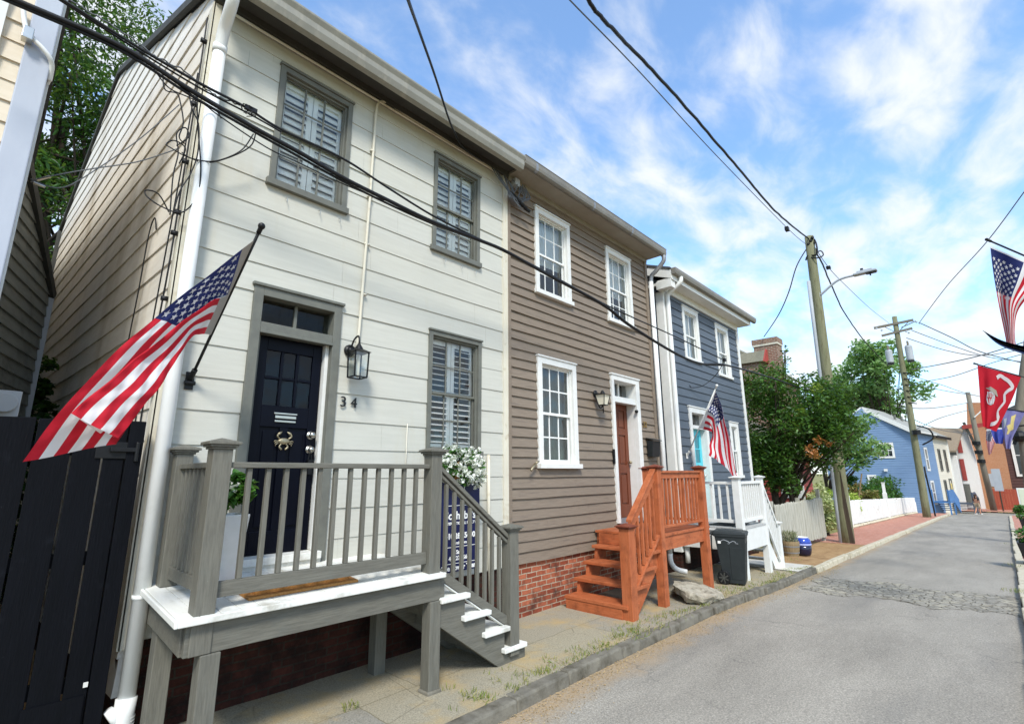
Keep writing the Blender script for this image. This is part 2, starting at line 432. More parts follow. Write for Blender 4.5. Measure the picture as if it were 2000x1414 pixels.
M_deck = paint('white_deck_paint', 'DADAD2', 'E4E4DE', (8, 1, 1), 3, .5, .2, 30, chip='A8A294', dirt='A09A8A', dlo=.52, dhi=.75, dscale=3.5)
def orangep(nm, st): return paint(nm, 'A85A34', 'B46842', st, 2.5, .6, .6, 9, grain=True, chip='D08A60', dirt='713A22', dlo=.5, dhi=.76, dscale=5)
M_orange = orangep('orange_stain_post', (9, 9, .7)); M_orange_h = orangep('orange_stain_board', (.7, 9, 9)); M_orange_y = orangep('orange_stain_tread', (9, .7, 9))
M_cap = paint('dark_red_cap', '6E3524', '7C4430', (1,1,1), 9, .6, .4)
M_soffit_dk = paint('dark_soffit', '3E3E3A', '484843', (1,1,1), 5, .7, .2)
M_soffit = paint('beige_soffit', '8D877B', '969084', (1,1,1), 4, .6, .1)
M_gutter = paint('gutter_enamel', '858379', '908E84', (1,1,1), 3, .4, .15, 12, dirt='A39E90', dlo=.53, dhi=.8, dscale=2.5, dstretch=(3,3,.6))
M_gutter_grey = paint('grey_gutter', '726F68', '807D75', (1,1,1), 4, .45, .15, dirt='7E776A', dlo=.5, dhi=.7, dscale=3)
M_gutter_dark = paint('lead_gutter', '84878B', '93969A', (1,1,1), 4, .4, .1, metal=.3)
M_pipe = paint('white_downspout', 'E2E3E0', 'D9DAD6', (1,1,.4), 5, .35, .06, dirt='BDBBB0', dlo=.6, dhi=.85, dscale=3)
M_navy = paint('navy_door_paint', '050712', '070A17', (1,1,1), 5, .4, .05, spec=.12)
M_browndoor = paint('brown_door_paint', '663623', '703E2A', (2,2,.3), 5, .4, .15)
M_teal = paint('turquoise_door_paint', '4FC0CF', '5ACAD8', (1,1,1), 4, .4, .05)
M_blackwood = paint('black_fence_stain', '06080D', '0A0C12', (5,5,.6), 4, .6, .6, 18, chip='3C3E44', dirt='1C1E24', dlo=.6, dhi=.85, dscale=6, spec=.12)
M_black = paint('black_iron', '0E0F10', '17181A', (1,1,1), 9, .45, .2)
M_binpl = paint('bin_plastic', '262B2C', '2D3233', (1,1,1), 9, .5, .08)
M_blackpl = paint('black_plastic', '1C1F20', '222627', (1,1,1), 9, .45, .08)
M_cable = paint('black_cable', '101114', '1A1B1E', (1,1,1), 9, .5, .05)
M_greycable = paint('grey_cable', '55585C', '606468', (1,1,1), 9, .6, .05)
M_silver = paint('brushed_nickel', 'B9B7AE', 'C8C6BD', (1,1,1), 9, .3, .05, metal=1)
M_pewter = paint('aged_brass', 'B3A88C', '998E74', (1,1,1), 14, .5, .25, metal=.9)
M_roof = paint('dark_shingle', '45474A', '565859', (6,6,6), 3, .9, .6, 50, dirt='33342F', dlo=.5, dhi=.7, dscale=5)
M_roofgrey = paint('grey_shingle', '8C8C86', '999992', (4,4,4), 3, .9, .4, 30)
M_roofbrown = paint('brown_shingle', '857663', '958672', (3,3,3), 3, .9, .4, 30)
M_slate = paint('mossy_shingle', '6F6B5B', '807C6A', (3,3,6), 4, .9, .6, 20)
M_brick = brickmat('old_red_brick', '8A4430', 'BA7052', 'B8A892', dirt='46302A', dlo=.48)
M_brick2 = brickmat('shade_darkened_brick', '4E2A21', '3E231B', '40382F', dirt='1C1311', dlo=.42)  # tones darkened to put the shade under the grey porch into the brick colour
M_brick3 = brickmat('orange_brick', 'B67C58', 'C08A66', 'C0A68A', .24, .075, .01)
M_brick4 = brickmat('chimney_brick', '7E5C4A', '8E6C5A', 'AFA596', .22, .075, .012)
M_brickwhite = brickmat('whitewashed_brick', 'E6E5E0', 'EAE9E5', 'DCDAD4', .24, .075, .01)
M_red = paint('red_siding', '96403A', 'A44B44', (.5,.5,8), 2, .65, .15)
M_redfence = paint('red_fence_stain', 'A24F3A', '8E4332', (6,6,.4), 3, .7, .3)
M_dkbrown = paint('dark_brown_siding', '4E3431', '59403B', (.5,.5,8), 2, .65, .1)
M_weather = paint('weathered_picket', 'A8A597', 'C2C0B4', (14,14,.5), 2, .8, .5, 20, dirt='7E7A6A', dlo=.5, dhi=.72, dscale=3, dstretch=(6,6,.6))
M_picket = paint('white_picket_paint', 'DCDCD6', 'E5E5E0', (6,6,.5), 2, .55, .2, dirt='B7B4A8', dlo=.58, dhi=.8, dscale=2)
M_pole = paint('mossy_pole_wood', '7C7A60', '6C6E52', (9,9,.5), 3, .85, .7, 14, dirt='5C5840', dlo=.52, dhi=.7, dscale=3, dstretch=(4,4,.7))
M_poleg = paint('grey_pole_wood', '7B7568', '6A6458', (9,9,.5), 3, .85, .5, 14)
M_conduit = paint('grey_pvc', '9EA3A8', 'A9AEB2', (1,1,.4), 4, .5, .05)
M_stone = paint('pale_limestone', '9C9482', 'AEA694', (1,1,1), 5, .85, .9, 18, dirt='756E5E', dlo=.5, dhi=.66, dscale=6)
M_bluepot = paint('cobalt_glaze', '22398F', '2D49AA', (1,1,1), 5, .12, .03, spec=.6)
M_darkpot = paint('midnight_glaze', '12142C', '191C3A', (1,1,1), 5, .15, .03, spec=.6)
M_barrel = paint('barrel_oak', '8C7A5C', '77664A', (12,12,.5), 3, .8, .5, 20)
M_coir = paint('coir_fibre', 'B07A40', 'C8925A', (20,20,20), 3, .95, .9, 90)
M_navysign = paint('navy_sign', '0C1440', '0D1748', (1,1,1), 3, .35, .02)
M_letter = paint('sign_white', 'E8E8E4', None, (1,1,1), 3, .5, .02)
M_blackletter = paint('numeral_black', '16171A', None, (1,1,1), 3, .4, .02)
M_brass = paint('brass_numeral', 'B89A5A', 'A0823F', (1,1,1), 9, .35, .05, metal=.8)
M_shut = paint('shutter_white', 'F0EFEA', None, (1,1,1), 3, .4, .02)
M_curtain = paint('sheer_curtain', 'DDE2E4', 'D0D6D9', (20,20,.3), 2, .9, .02)
M_dkcurtain = paint('grey_lace_curtain', '6E716C', '83867F', (16,16,.3), 2, .9, .1)
M_glass = glass('window_glass', refl=.02)
M_glassw = glass('old_window_glass', refl=.03)
M_lampglass = glass('lantern_glass', refl=.05)
M_frost = paint('frosted_bulb_glass', 'D8D2BE', None, (1,1,1), 3, .3, .02)
M_concrete = None
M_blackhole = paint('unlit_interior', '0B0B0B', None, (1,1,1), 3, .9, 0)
M_bark = paint('brown_bark', '3C332A', '4D4236', (8,8,1), 3, .9, .9, 16)
M_leaf_tree = leafmat('street_tree_leaf', ['132B0D', '203F17', '335A20', '507A2E'], .3, 1.1)
M_leaf_left = leafmat('ailanthus_leaf', ['0A1D0E', '143216', '224A1E', '4C7830'], .35, .5)
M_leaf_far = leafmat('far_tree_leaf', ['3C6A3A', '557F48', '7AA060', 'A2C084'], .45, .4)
M_leaf_shrub = leafmat('shrub_leaf', ['1C3A18', '2F5A22', '487A2E'], .3, 1.5)
M_leaf_lime = leafmat('lime_shrub_leaf', ['7C9A30', 'A2BA48', 'C4D26A'], .4, 1.5)
M_leaf_pot = leafmat('potted_leaf', ['1A3B14', '2C5A1E', '4E8030'], .25, 3)
M_leaf_orange = leafmat('withered_leaf', ['8A4E26', 'B4713E', 'C99060'], .3, 2)
M_petal = leafmat('white_petal', ['D6D8CC', 'E8E9E2', 'F0F0EA'], .3, 4, .6)
M_grass = leafmat('weed_blade', ['5A6E2A', '7C8A3C', 'A8A060'], .3, 3)
M_litter = leafmat('dry_litter', ['7E6440', 'A88A5C', 'BCA47C'], .2, 3, .8)
def clothmat(nm, c1, c2):
    s = NT(nm); v = s.coord(); col = s.mix(s.noise(v, 5, 3), hexc(c1), hexc(c2))
    n = s.bump(s.noise(v, 16, 4), .35, .01); n = s.bump(s.noise(s.coord((1,1,1)), 420, 1), .12, .001, n)
    p = s.pbr(col, .7, n, .15); t = s.n('ShaderNodeBsdfTranslucent'); s.l(col, t.inputs['Color'])
    x = s.n('ShaderNodeMixShader'); x.inputs[0].default_value = .3; s.l(p.outputs[0], x.inputs[1]); s.l(t.outputs[0], x.inputs[2]); s.l(x.outputs[0], s.out.inputs['Surface']); return s.m
M_flagred = clothmat('flag_red', 'B81F2E', 'C42836')
M_flagwhite = clothmat('flag_white', 'E4E2E0', 'DAD8D8')
M_flagblue = clothmat('flag_blue', '232A55', '2B3363')
M_glassd = glass('dark_door_glass', refl=-.02)
M_sleeve = paint('flag_sleeve', '9A948C', None, (3,3,3), 4, .7, .2)
def asphalt():
    s = NT('worn_asphalt'); v = s.coord()
    base = s.ramp(s.noise(v, 62, 4, .85), [(.30, hexc('6C6860')), (.46, hexc('8B867C')), (.56, hexc('9D978B')), (.72, hexc('C2BBAD'))])
    big = s.ramp(s.noise(s.coord((.35, 1, 1)), 1.1, 7, .65), [(.35, G4(.82)), (.65, G4(1.1))])
    col = s.mix(1, base, big, 'MULTIPLY')
    st = s.ramp(s.noise(s.coord((.22, .9, 1)), .9, 6, .6), [(.54, G4(0)), (.74, G4(.42))])
    col = s.mix(st, col, hexc('5E5E5D'))
    # tan grit washed against the left kerb
    tc = s.n('ShaderNodeTexCoord'); sp = s.n('ShaderNodeSeparateXYZ'); s.l(tc.outputs['Object'], sp.inputs[0])
    e = s.math('ADD', sp.outputs[1], s.math('MULTIPLY', s.noise(s.coord((1.2, 1.2, 1)), 2.2, 6, .65), .55))
    gm = s.ramp(s.math('SUBTRACT', e, 2.9), [(.22, G4(0)), (.5, G4(.85))])
    col = s.mix(s.math('MULTIPLY', gm, s.ramp(s.noise(v, 40, 3, .7), [(.35, G4(.35)), (.6, G4(1))])), col, hexc('A68C68'))
    wv = s.n('ShaderNodeTexNoise'); wv.inputs['Scale'].default_value = 2.6; wv.inputs['Detail'].default_value = 8; s.l(v, wv.inputs['Vector'])
    va = s.n('ShaderNodeVectorMath', operation='MULTIPLY_ADD'); s.l(wv.outputs['Color'], va.inputs[0]); va.inputs[1].default_value = (.8,.8,0); s.l(v, va.inputs[2])
    vo = s.n('ShaderNodeTexVoronoi', feature='DISTANCE_TO_EDGE'); vo.inputs['Scale'].default_value = .5; s.l(va.outputs[0], vo.inputs['Vector'])
    cr = s.ramp(vo.outputs['Distance'], [(.0, G4(.45)), (.006, G4(0))])
    crm = s.math('MULTIPLY', cr, s.ramp(s.noise(v, .7, 3), [(.5, G4(0)), (.6, G4(1))]))
    col = s.mix(crm, col, hexc('4A4A48'))
    n1 = s.bump(s.noise(v, 90, 3, .75), .6, .008)
    s.pbr(col, .9, n1, .2); return s.m
def pavement():
    s = NT('patched_pavement'); v = s.coord()
    wn = s.n('ShaderNodeTexNoise'); wn.inputs['Scale'].default_value = 3; wn.inputs['Detail'].default_value = 5; s.l(v, wn.inputs['Vector'])
    va = s.n('ShaderNodeVectorMath', operation='MULTIPLY_ADD'); s.l(wn.outputs['Color'], va.inputs[0]); va.inputs[1].default_value = (.05,.05,0); s.l(v, va.inputs[2])
    b = s.n('ShaderNodeTexBrick'); s.l(va.outputs[0], b.inputs['Vector']); b.offset = .37
    for k_, q in (('Scale', 1), ('Brick Width', 1.55), ('Row Height', .82), ('Mortar Size', .006), ('Mortar Smooth', .3), ('Bias', 0)): b.inputs[k_].default_value = q
    b.inputs['Color1'].default_value = hexc('8F8B80'); b.inputs['Color2'].default_value = hexc('A0977F'); b.inputs['Mortar'].default_value = hexc('7C745E')
    sp = s.ramp(s.noise(v, 70, 3, .8), [(.33, G4(.62)), (.5, G4(1)), (.7, G4(1.3))])
    col = s.mix(1, b.outputs['Color'], sp, 'MULTIPLY')
    col = s.mix(s.ramp(s.noise(v, 1.7, 9, .68), [(.5, G4(0)), (.68, G4(.7))]), col, hexc('B49A68'))
    col = s.mix(s.ramp(s.noise(v, 3.1, 9, .7), [(.58, G4(0)), (.74, G4(.6))]), col, hexc('716A55'))
    ve = s.n('ShaderNodeTexVoronoi', feature='DISTANCE_TO_EDGE'); ve.inputs['Scale'].default_value = 1.1; s.l(va.outputs[0], ve.inputs['Vector'])
    cr = s.math('MULTIPLY', s.ramp(ve.outputs['Distance'], [(0, G4(.5)), (.005, G4(0))]), s.ramp(s.noise(v, 1.3, 2), [(.5, G4(0)), (.56, G4(1))]))
    col = s.mix(cr, col, hexc('5E5540'))
    h = s.math('SUBTRACT', s.noise(v, 80, 3, .75), s.math('MULTIPLY', cr, 1.5))
    s.pbr(col, .92, s.bump(h, .7, .010), .15); return s.m
def setts():
    s = NT('worn_stone_setts'); tc = s.n('ShaderNodeTexCoord'); mp = s.n('ShaderNodeMapping'); s.l(tc.outputs['Object'], mp.inputs[0]); mp.inputs['Scale'].default_value = (1, .8, 1)
    wn = s.n('ShaderNodeTexNoise'); wn.inputs['Scale'].default_value = 1.2; s.l(mp.outputs[0], wn.inputs['Vector'])
    va = s.n('ShaderNodeVectorMath', operation='MULTIPLY_ADD'); s.l(wn.outputs['Color'], va.inputs[0]); va.inputs[1].default_value = (.12,.1,0); s.l(mp.outputs[0], va.inputs[2])
    ve = s.n('ShaderNodeTexVoronoi', feature='DISTANCE_TO_EDGE'); ve.inputs['Scale'].default_value = 10; s.l(va.outputs[0], ve.inputs['Vector'])
    vc = s.n('ShaderNodeTexVoronoi'); vc.inputs['Scale'].default_value = 10; s.l(va.outputs[0], vc.inputs['Vector'])
    col = s.ramp(vc.outputs['Color'], [(.15, hexc('8A867B')), (.5, hexc('9C978B')), (.9, hexc('AFA894'))])
    col = s.mix(1, col, s.ramp(s.noise(mp.outputs[0], 60, 4, .7), [(.3, G4(.65)), (.7, G4(1.2))]), 'MULTIPLY')
    e = s.ramp(ve.outputs['Distance'], [(0, G4(1)), (.09, G4(0))]); col = s.mix(s.math('MULTIPLY', e, .75), col, hexc('5A5242'))
    h = s.math('SUBTRACT', s.math('MULTIPLY', s.noise(mp.outputs[0], 40, 4), .4), e)
    s.pbr(col, .9, s.bump(h, .8, .02), .2); return s.m
M_asphalt = asphalt(); M_pave = pavement(); M_setts = setts()
M_kerb = paint('kerb_stone', '6C685E', '7E796C', (1,1,1), 6, .9, .9, 40, dirt='504B3F', dlo=.46, dhi=.68, dscale=5)
M_kerblight = paint('limestone_kerb', 'B9B09A', 'C6BEA8', (1,1,1), 5, .9, .8, 30, dirt='8E8468', dlo=.5, dhi=.7, dscale=5)
M_paver = brickmat('brick_paver', 'B8806C', 'C48E7A', 'B6A492', .2, .1, .006, floor=True, dirt='8E5442', dlo=.56)
M_dirt = paint('bare_earth', '93744F', 'A88A62', (1,1,1), 4, .95, .9, 60, dirt='7A5E3E', dlo=.5, dhi=.7, dscale=6)
M_lawn = paint('scrubby_ground', '6E7440', '8A8650', (1,1,1), 4, .95, .9, 60, dirt='8C7652', dlo=.5, dhi=.65, dscale=2)
M_slab = paint('clean_concrete_slab', 'C2BEB2', 'CCC8BC', (1,1,1), 6, .85, .3, 60)
# ---------------------------------------------------------------- camera, light, sky
cam = bpy.data.cameras.new('camera'); co = bpy.data.objects.new('camera', cam); C.objects.link(co)
cam.sensor_width = 36; cam.lens = FPX / 2000 * 36; cam.clip_start = .05; cam.clip_end = 3000
co.matrix_world = Matrix.Translation(CAMP) @ ROT.to_4x4(); SC.camera = co
SUND = Vector((-.62, -.72, 1.0)).normalized()
sl = bpy.data.lights.new('sun', 'SUN'); sl.energy = 2.05; sl.angle = math.radians(13); sl.color = (1, .955, .87)
so = bpy.data.objects.new('sun', sl); C.objects.link(so); so.rotation_euler = SUND.to_track_quat('Z', 'Y').to_euler(); so.location = SUND * 60
W = bpy.data.worlds.new('World'); SC.world = W; W.use_nodes = True; wt = W.node_tree; wt.nodes.clear()
wo = wt.nodes.new('ShaderNodeOutputWorld'); b1 = wt.nodes.new('ShaderNodeBackground'); b2 = wt.nodes.new('ShaderNodeBackground'); mx = wt.nodes.new('ShaderNodeMixShader')
sk = wt.nodes.new('ShaderNodeTexSky'); sk.sky_type = 'NISHITA'; sk.sun_disc = False
sk.sun_elevation = math.asin(SUND.z); sk.sun_rotation = math.atan2(SUND.x, SUND.y); sk.air_density = 1.0; sk.dust_density = .4; sk.ozone_density = 1.6
tint = wt.nodes.new('ShaderNodeMix'); tint.data_type = 'RGBA'; tint.blend_type = 'MULTIPLY'; tint.inputs[0].default_value = 1; tint.inputs[7].default_value = (.86, 1.07, 1.18, 1)
wt.links.new(sk.outputs[0], tint.inputs[6]); wt.links.new(tint.outputs[2], b1.inputs[0]); b1.inputs[1].default_value = .15
b2.inputs[0].default_value = (.95, .975, 1, 1); b2.inputs[1].default_value = .53
def wn(t, **k):
    x = wt.nodes.new(t)
    for a, b in k.items(): setattr(x, a, b)
    return x
def wm(op, a, b=0.0):
    x = wn('ShaderNodeMath', operation=op)
    for s_, v_ in ((x.inputs[0], a), (x.inputs[1], b)):
        if isinstance(v_, bpy.types.NodeSocket): wt.links.new(v_, s_)
        else: s_.default_value = v_
    return x.outputs[0]
tc = wn('ShaderNodeTexCoord'); sp = wn('ShaderNodeSeparateXYZ'); wt.links.new(tc.outputs['Generated'], sp.inputs[0])
zz = wm('ADD', wm('MAXIMUM', sp.outputs[2], 0.0), .16)
cb = wn('ShaderNodeCombineXYZ'); wt.links.new(wm('DIVIDE', sp.outputs[0], zz), cb.inputs[0]); wt.links.new(wm('DIVIDE', sp.outputs[1], zz), cb.inputs[1])
mp = wn('ShaderNodeMapping'); mp.inputs['Rotation'].default_value = (0, 0, math.radians(-48)); mp.inputs['Scale'].default_value = (1.0, 1.75, 1); mp.inputs['Location'].default_value = (.7, 1.9, 0)
wt.links.new(cb.outputs[0], mp.inputs[0])
def wnoise(sc, det, ro, dist=0):
    x = wn('ShaderNodeTexNoise'); x.inputs['Scale'].default_value = sc; x.inputs['Detail'].default_value = det; x.inputs['Roughness'].default_value = ro; x.inputs['Distortion'].default_value = dist
    wt.links.new(mp.outputs[0], x.inputs['Vector']); return x.outputs['Fac']
m1 = wnoise(1.5, 2, .5); m2 = wnoise(4.4, 7, .56, .3)
cm = wm('ADD', wm('MULTIPLY', m1, .52), wm('MULTIPLY', m2, .50))
cm = wm('ADD', cm, wm('MULTIPLY', wm('SUBTRACT', 1.0, wm('MINIMUM', wm('MULTIPLY', sp.outputs[2], 1.7), 1.0)), .09))
rp = wn('ShaderNodeValToRGB'); rp.color_ramp.elements[0].position = .425; rp.color_ramp.elements[0].color = G4(.05); rp.color_ramp.elements[1].position = .68; rp.color_ramp.elements[1].color = G4(.94)
rp.color_ramp.interpolation = 'EASE'
wt.links.new(cm, rp.inputs[0]); wt.links.new(rp.outputs[0], mx.inputs[0])
wt.links.new(b1.outputs[0], mx.inputs[1]); wt.links.new(b2.outputs[0], mx.inputs[2]); wt.links.new(mx.outputs[0], wo.inputs[0])
SC.view_settings.view_transform = 'Standard'; SC.view_settings.look = 'None'; SC.view_settings.gamma = 1; SC.view_settings.use_curve_mapping = False
SC.view_settings.exposure = 1.05
SC.cycles.use_denoising = True
SC.cycles.max_bounces = 8; SC.cycles.transparent_max_bounces = 16
# ---------------------------------------------------------------- ground sheets
def yL(x): return 3.22 - .14 * min(1, max(0, (x - 6) / 5)) + .012 * math.sin(x*1.7)
def yR(x): return .06 - .008 * max(0, x - 5)
def sheet(name, x0, x1, ya, yb, off, m, step=.5, ny=1, rough=0, kind='structure'):
    n = max(1, int((x1 - x0) / step)); mb = MB(); vs = []; fs = []
    fa = ya if callable(ya) else (lambda x: ya); fb = yb if callable(yb) else (lambda x: yb)
    rr = random.Random(int(x0*7 + off*100))
    for i in range(n + 1):
        x = x0 + (x1-x0)*i/n
        for j in range(ny + 1):
            y = fa(x) + (fb(x)-fa(x))*j/ny
            vs.append((x, y, ZG(x) + off + (rr.uniform(-rough, rough) if 0 < i < n else 0)))
    for i in range(n):
        for j in range(ny):
            a = i*(ny+1)+j; fs.append((a, a+ny+1, a+ny+2, a+1))
    mb.add(vs, fs); return tag(mb.build(name, m, smooth=True), kind=kind)
xs = [-250, -120, -60, -30, -10, 0, 4, 7.5, 12, 20, 30, 40, 46, 56, 66, 80, 120, 250, 600, 1500]
g = MB(); vs = []; fs = []; ysn = [-900, -200, -60, -20, 0, 20, 60, 200, 900]
for x in xs:
    for y in ysn: vs.append((x, y, ZG(x) - .34))
for i in range(len(xs)-1):
    for j in range(len(ysn)-1):
        a = i*len(ysn)+j; fs.append((a, a+len(ysn), a+len(ysn)+1, a+1))
g.add(vs, fs); tag(g.build('ground', M_lawn, smooth=True), kind='structure')
sheet('road', -14, 57, yR, yL, -.10, M_asphalt, ny=6)
cs = MB(); rr = random.Random(17); vs = []; fs = []; nx_, ny_ = 14, 26
for i in range(nx_+1):
    for j in range(ny_+1):
        e = 1 if 0 < i < nx_ else 0; x = 10.6 + 1.9*i/nx_ + .18*math.sin(j*.5) + (rr.uniform(-.02, .02) if e else rr.uniform(-.13, .13)); y = .02 + (2.82 + .12*math.sin(i))*j/ny_
        vs.append((x, y, ZG(x) - (.0955 if e == 0 or j in (0, ny_) else .088) + rr.uniform(-.004, .004)*e))
for i in range(nx_):
    for j in range(ny_): a = i*(ny_+1)+j; fs.append((a, a+ny_+1, a+ny_+2, a+1))
cs.add(vs, fs); tag(cs.build('cobbled_strip', M_setts, smooth=True), kind='structure')
sheet('cross_street', 57, 67.5, -60, 60, -.104, M_asphalt, step=2, ny=8)
sheet('cross_street_pavement', 67.5, 72, -60, 60, .0, M_paver, step=1)
sheet('pavement', -8, 11.95, lambda x: yL(x)+.11, 4.96, 0, M_pave, step=.25, ny=6, rough=.006)
sheet('concrete_slab', 11.95, 13.15, lambda x: yL(x)+.13, 4.96, .012, M_slab)
sheet('dirt_strip', 13.15, 19.4, lambda x: yL(x)+.12, 4.96, -.005, M_dirt, step=.25, ny=6, rough=.012)
sheet('brick_pavement', 19.4, 57, lambda x: yL(x)+.11, 4.96, 0, M_paver)
sheet('yard', 14.8, 57, 4.96, 28, -.02, M_lawn, step=1, ny=6)
sheet('right_pavement', -10, 57, -3.2, lambda x: yR(x)-.16, 0, M_paver)
sheet('alley_floor', -8, 1.0, 4.96, 22, -.01, M_dirt)
k = MB(); x = -8.0; rr = random.Random(5)
while x < 57:
    L = rr.uniform(.7, 1.5); b = min(57, x + L); j = rr.uniform(-.012, .012); dz = rr.uniform(-.006, .014)
    if not (13.2 < x < 13.6):
        y = yL((x+b)/2) + j
        k.hexa([(x+.004, y-.012, ZG(x)-.32), (b-.004, y-.012, ZG(b)-.32), (b-.004, y+.155, ZG(b)-.32), (x+.004, y+.155, ZG(x)-.32),
                (x+.006, y+rr.uniform(0, .02), ZG(x)+dz), (b-.006, y+rr.uniform(0, .02), ZG(b)+dz+.003), (b-.006, y+.15, ZG(b)+.004+dz*.3), (x+.006, y+.15, ZG(x)+.004+dz*.3)], 1 if x > 12.5 else 0)
    x = b
tag(k.build('kerb', [M_kerb, M_kerblight], bevel=.018), kind='structure')
k = MB(); x = -8.0
while x < 57:
    b = min(57, x + rr.uniform(.8, 1.6)); y = yR((x+b)/2) + rr.uniform(-.02, .01)
    k.hexa([(x+.004, y-.16, ZG(x)-.3), (b-.004, y-.16, ZG(b)-.3), (b-.004, y, ZG(b)-.3), (x+.004, y, ZG(x)-.3), (x+.004, y-.16, ZG(x)+.004), (b-.004, y-.16, ZG(b)+.004), (b-.004, y-.01, ZG(b)), (x+.004, y-.01, ZG(x))])
    x = b
tag(k.build('right_kerb', M_kerblight, bevel=.015), kind='structure')
# weeds and dry litter that gather along the kerb
rng = np.random.default_rng(4); P = []; D = []
def tuft(x, y, n, r, h):
    for _ in range(n):
        a = rng.uniform(0, 6.28); q = r*math.sqrt(rng.random()); P.append((x+q*math.cos(a), y+q*math.sin(a), ZG(x)+h*rng.uniform(.2, .5))); D.append((math.cos(a)*.5, math.sin(a)*.5, 1.2))
for (u, v, n, r, h) in [(685,1385,40,.05,.07),(925,1360,50,.07,.05),(1000,1345,25,.05,.04),(1075,1290,20,.06,.04),(1130,1275,40,.1,.04),(1180,1262,50,.12,.05),(1235,1240,70,.16,.05),(1275,1222,60,.15,.05),(1320,1205,50,.16,.05),(1420,1160,30,.2,.05),(1540,1085,40,.2,.07),(1480,1140,40,.2,.05),(1500,1125,30,.2,.05),(1985,1150,60,.15,.06),(1980,1090,40,.2,.06),(1972,1040,40,.3,.07),(1250,1235,40,.1,.05)]:
    p = onZ(u, v, 0) if v > 1180 else onZ(u, v, -.1); tuft(p.x, p.y, int(n*.8), r*1.4, h)
for i in range(220):
    x = rng.uniform(3, 13); tuft(x, yL(x)+.15+abs(rng.normal())*.11*(1+math.sin(x*2.3)), 5, .07, .028)
leaves('weeds', P, .06, M_grass, aspect=.10, up=-.4, seed=3, dirs=D, kind='stuff')
P = []
for i in range(4000):
    x = rng.uniform(1.5, 14.5); d = abs(rng.normal())*.13*(1.3 if math.sin(x*2.1) > 0 else .7); P.append((x, yL(x)-.02-d, ZG(x)-.094+rng.uniform(0, .015)*(d < .08)))
for i in range(1500):
    x = rng.uniform(4, 13); P.append((x, yL(x)+.1+abs(rng.normal())*.2, ZG(x)+.008))
for i in range(900):
    x = rng.uniform(7, 9.5); P.append((x, rng.uniform(3.5, 4.6), ZG(x)+.008))
leaves('leaf_litter', P, .015, M_litter, aspect=.5, up=1.2, seed=9, kind='stuff')
FY = 4.84
MF = frame((0, FY, 0), 0)
def facade_prop(name, label, cat, loc, group=None): return thing(name, label, cat, loc, group)
# ================================================================ WHITE HOUSE
wh = thing('white_house', 'two-storey white clapboard house with grey-framed windows and navy front door', 'house', (.98, FY, 0))
ops = [(1.62,2.45,4.68,6.08), (3.66,4.49,4.67,6.07), (3.66,4.54,2.07,3.60), (1.60,2.49,.98,3.61)]
mb = MB(); siding(mb, .98, 5.05, .66, 6.50, .2885, [(a+.03,b-.03,c+.01,d-.02) for a,b,c,d in ops], .011, 2.11, .0035, M=MF, step=.5, breaks=1.9)
mb.build('front_siding', M_white_side, wh)
# side wall (slightly skewed lot line) with gable
SA, SB = Vector((.98, 4.84, 0)), Vector((.60, 12.95, 0)); SL = (SB-SA).length; sang = math.atan2(SB.y-SA.y, SB.x-SA.x)
MS = Matrix.Translation(SB) @ Matrix.Rotation(math.atan2(SA.y-SB.y, SA.x-SB.x), 4, 'Z')   # local x runs rear->front, outward -y = towards -X
RZ = [(SL, 6.52), (SL-4.75, 8.35), (SL-7.7, 7.0), (0, 6.7)]
def sclip(z):
    hi = SL if z <= 6.52 else max(SL-4.75, SL - (z-6.52)/(8.35-6.52)*4.75)
    lo = 0 if z <= 6.7 else ((z-6.7)/.3*(SL-7.7) if z <= 7.0 else min(SL-4.75, SL-7.7 + (z-7.0)/1.35*2.95))
    return lo, hi
mb = MB(); siding(mb, 0, SL, .3, 8.33, .262, [], .014, .3, .007, clip=sclip, M=MS, step=.45, breaks=2.6); mb.build('side_siding', M_side_wall, wh)
# far party wall, back wall
mb = MB(); mb.box(4.98, 5.04, 4.87, 12.9, 0, 6.5); mb.box(.66, 5.04, 12.9, 13.0, 0, 6.6); mb.build('rear_wall', M_side_wall, wh)
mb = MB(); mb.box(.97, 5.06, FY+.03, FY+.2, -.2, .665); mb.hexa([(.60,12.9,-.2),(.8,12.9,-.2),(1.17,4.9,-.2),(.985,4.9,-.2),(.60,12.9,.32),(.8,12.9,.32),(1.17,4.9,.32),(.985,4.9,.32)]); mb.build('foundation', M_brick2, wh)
# roof
mb = MB()
def slab(a, b, x0, x1, t, dx=0):   # a,b = (y,z) lower/upper edge on top surface
    mb.hexa([(x0,a[0],a[1]-t),(x1,a[0],a[1]-t),(x1,b[0],b[1]-t),(x0+dx,b[0],b[1]-t),(x0,a[0],a[1]),(x1,a[0],a[1]),(x1,b[0],b[1]),(x0+dx,b[0],b[1])])
slab((4.50, 6.50), (9.60, 8.48), .93, 5.06, .08, -.2); slab((12.6, 7.06), (9.601, 8.48), .59, 5.06, .08, .12); slab((13.1, 6.78), (12.6, 7.06), .56, 5.06, .06, .02)
mb.build('roof', M_roof, wh)
mb = MB()
for (a, b) in (((.93, 4.5, 6.45), (.73, 9.6, 8.42)), ((.73, 9.6, 8.42), (.59, 12.6, 7.0)), ((.59, 12.6, 7.0), (.565, 13.1, 6.72)), ((.575, 13.02, .3), (.575, 13.02, 6.7))): mb.beam(a, b, .05, .1)
mb.build('rake_trim', M_soffit_dk, wh)
mb = MB(); mb.box(.93, 5.06, 4.48, FY-.001, 6.42, 6.455); mb.box(.95, 5.05, FY-.07, FY-.02, 6.345, 6.419); mb.build('soffit', M_soffit_dk, wh)
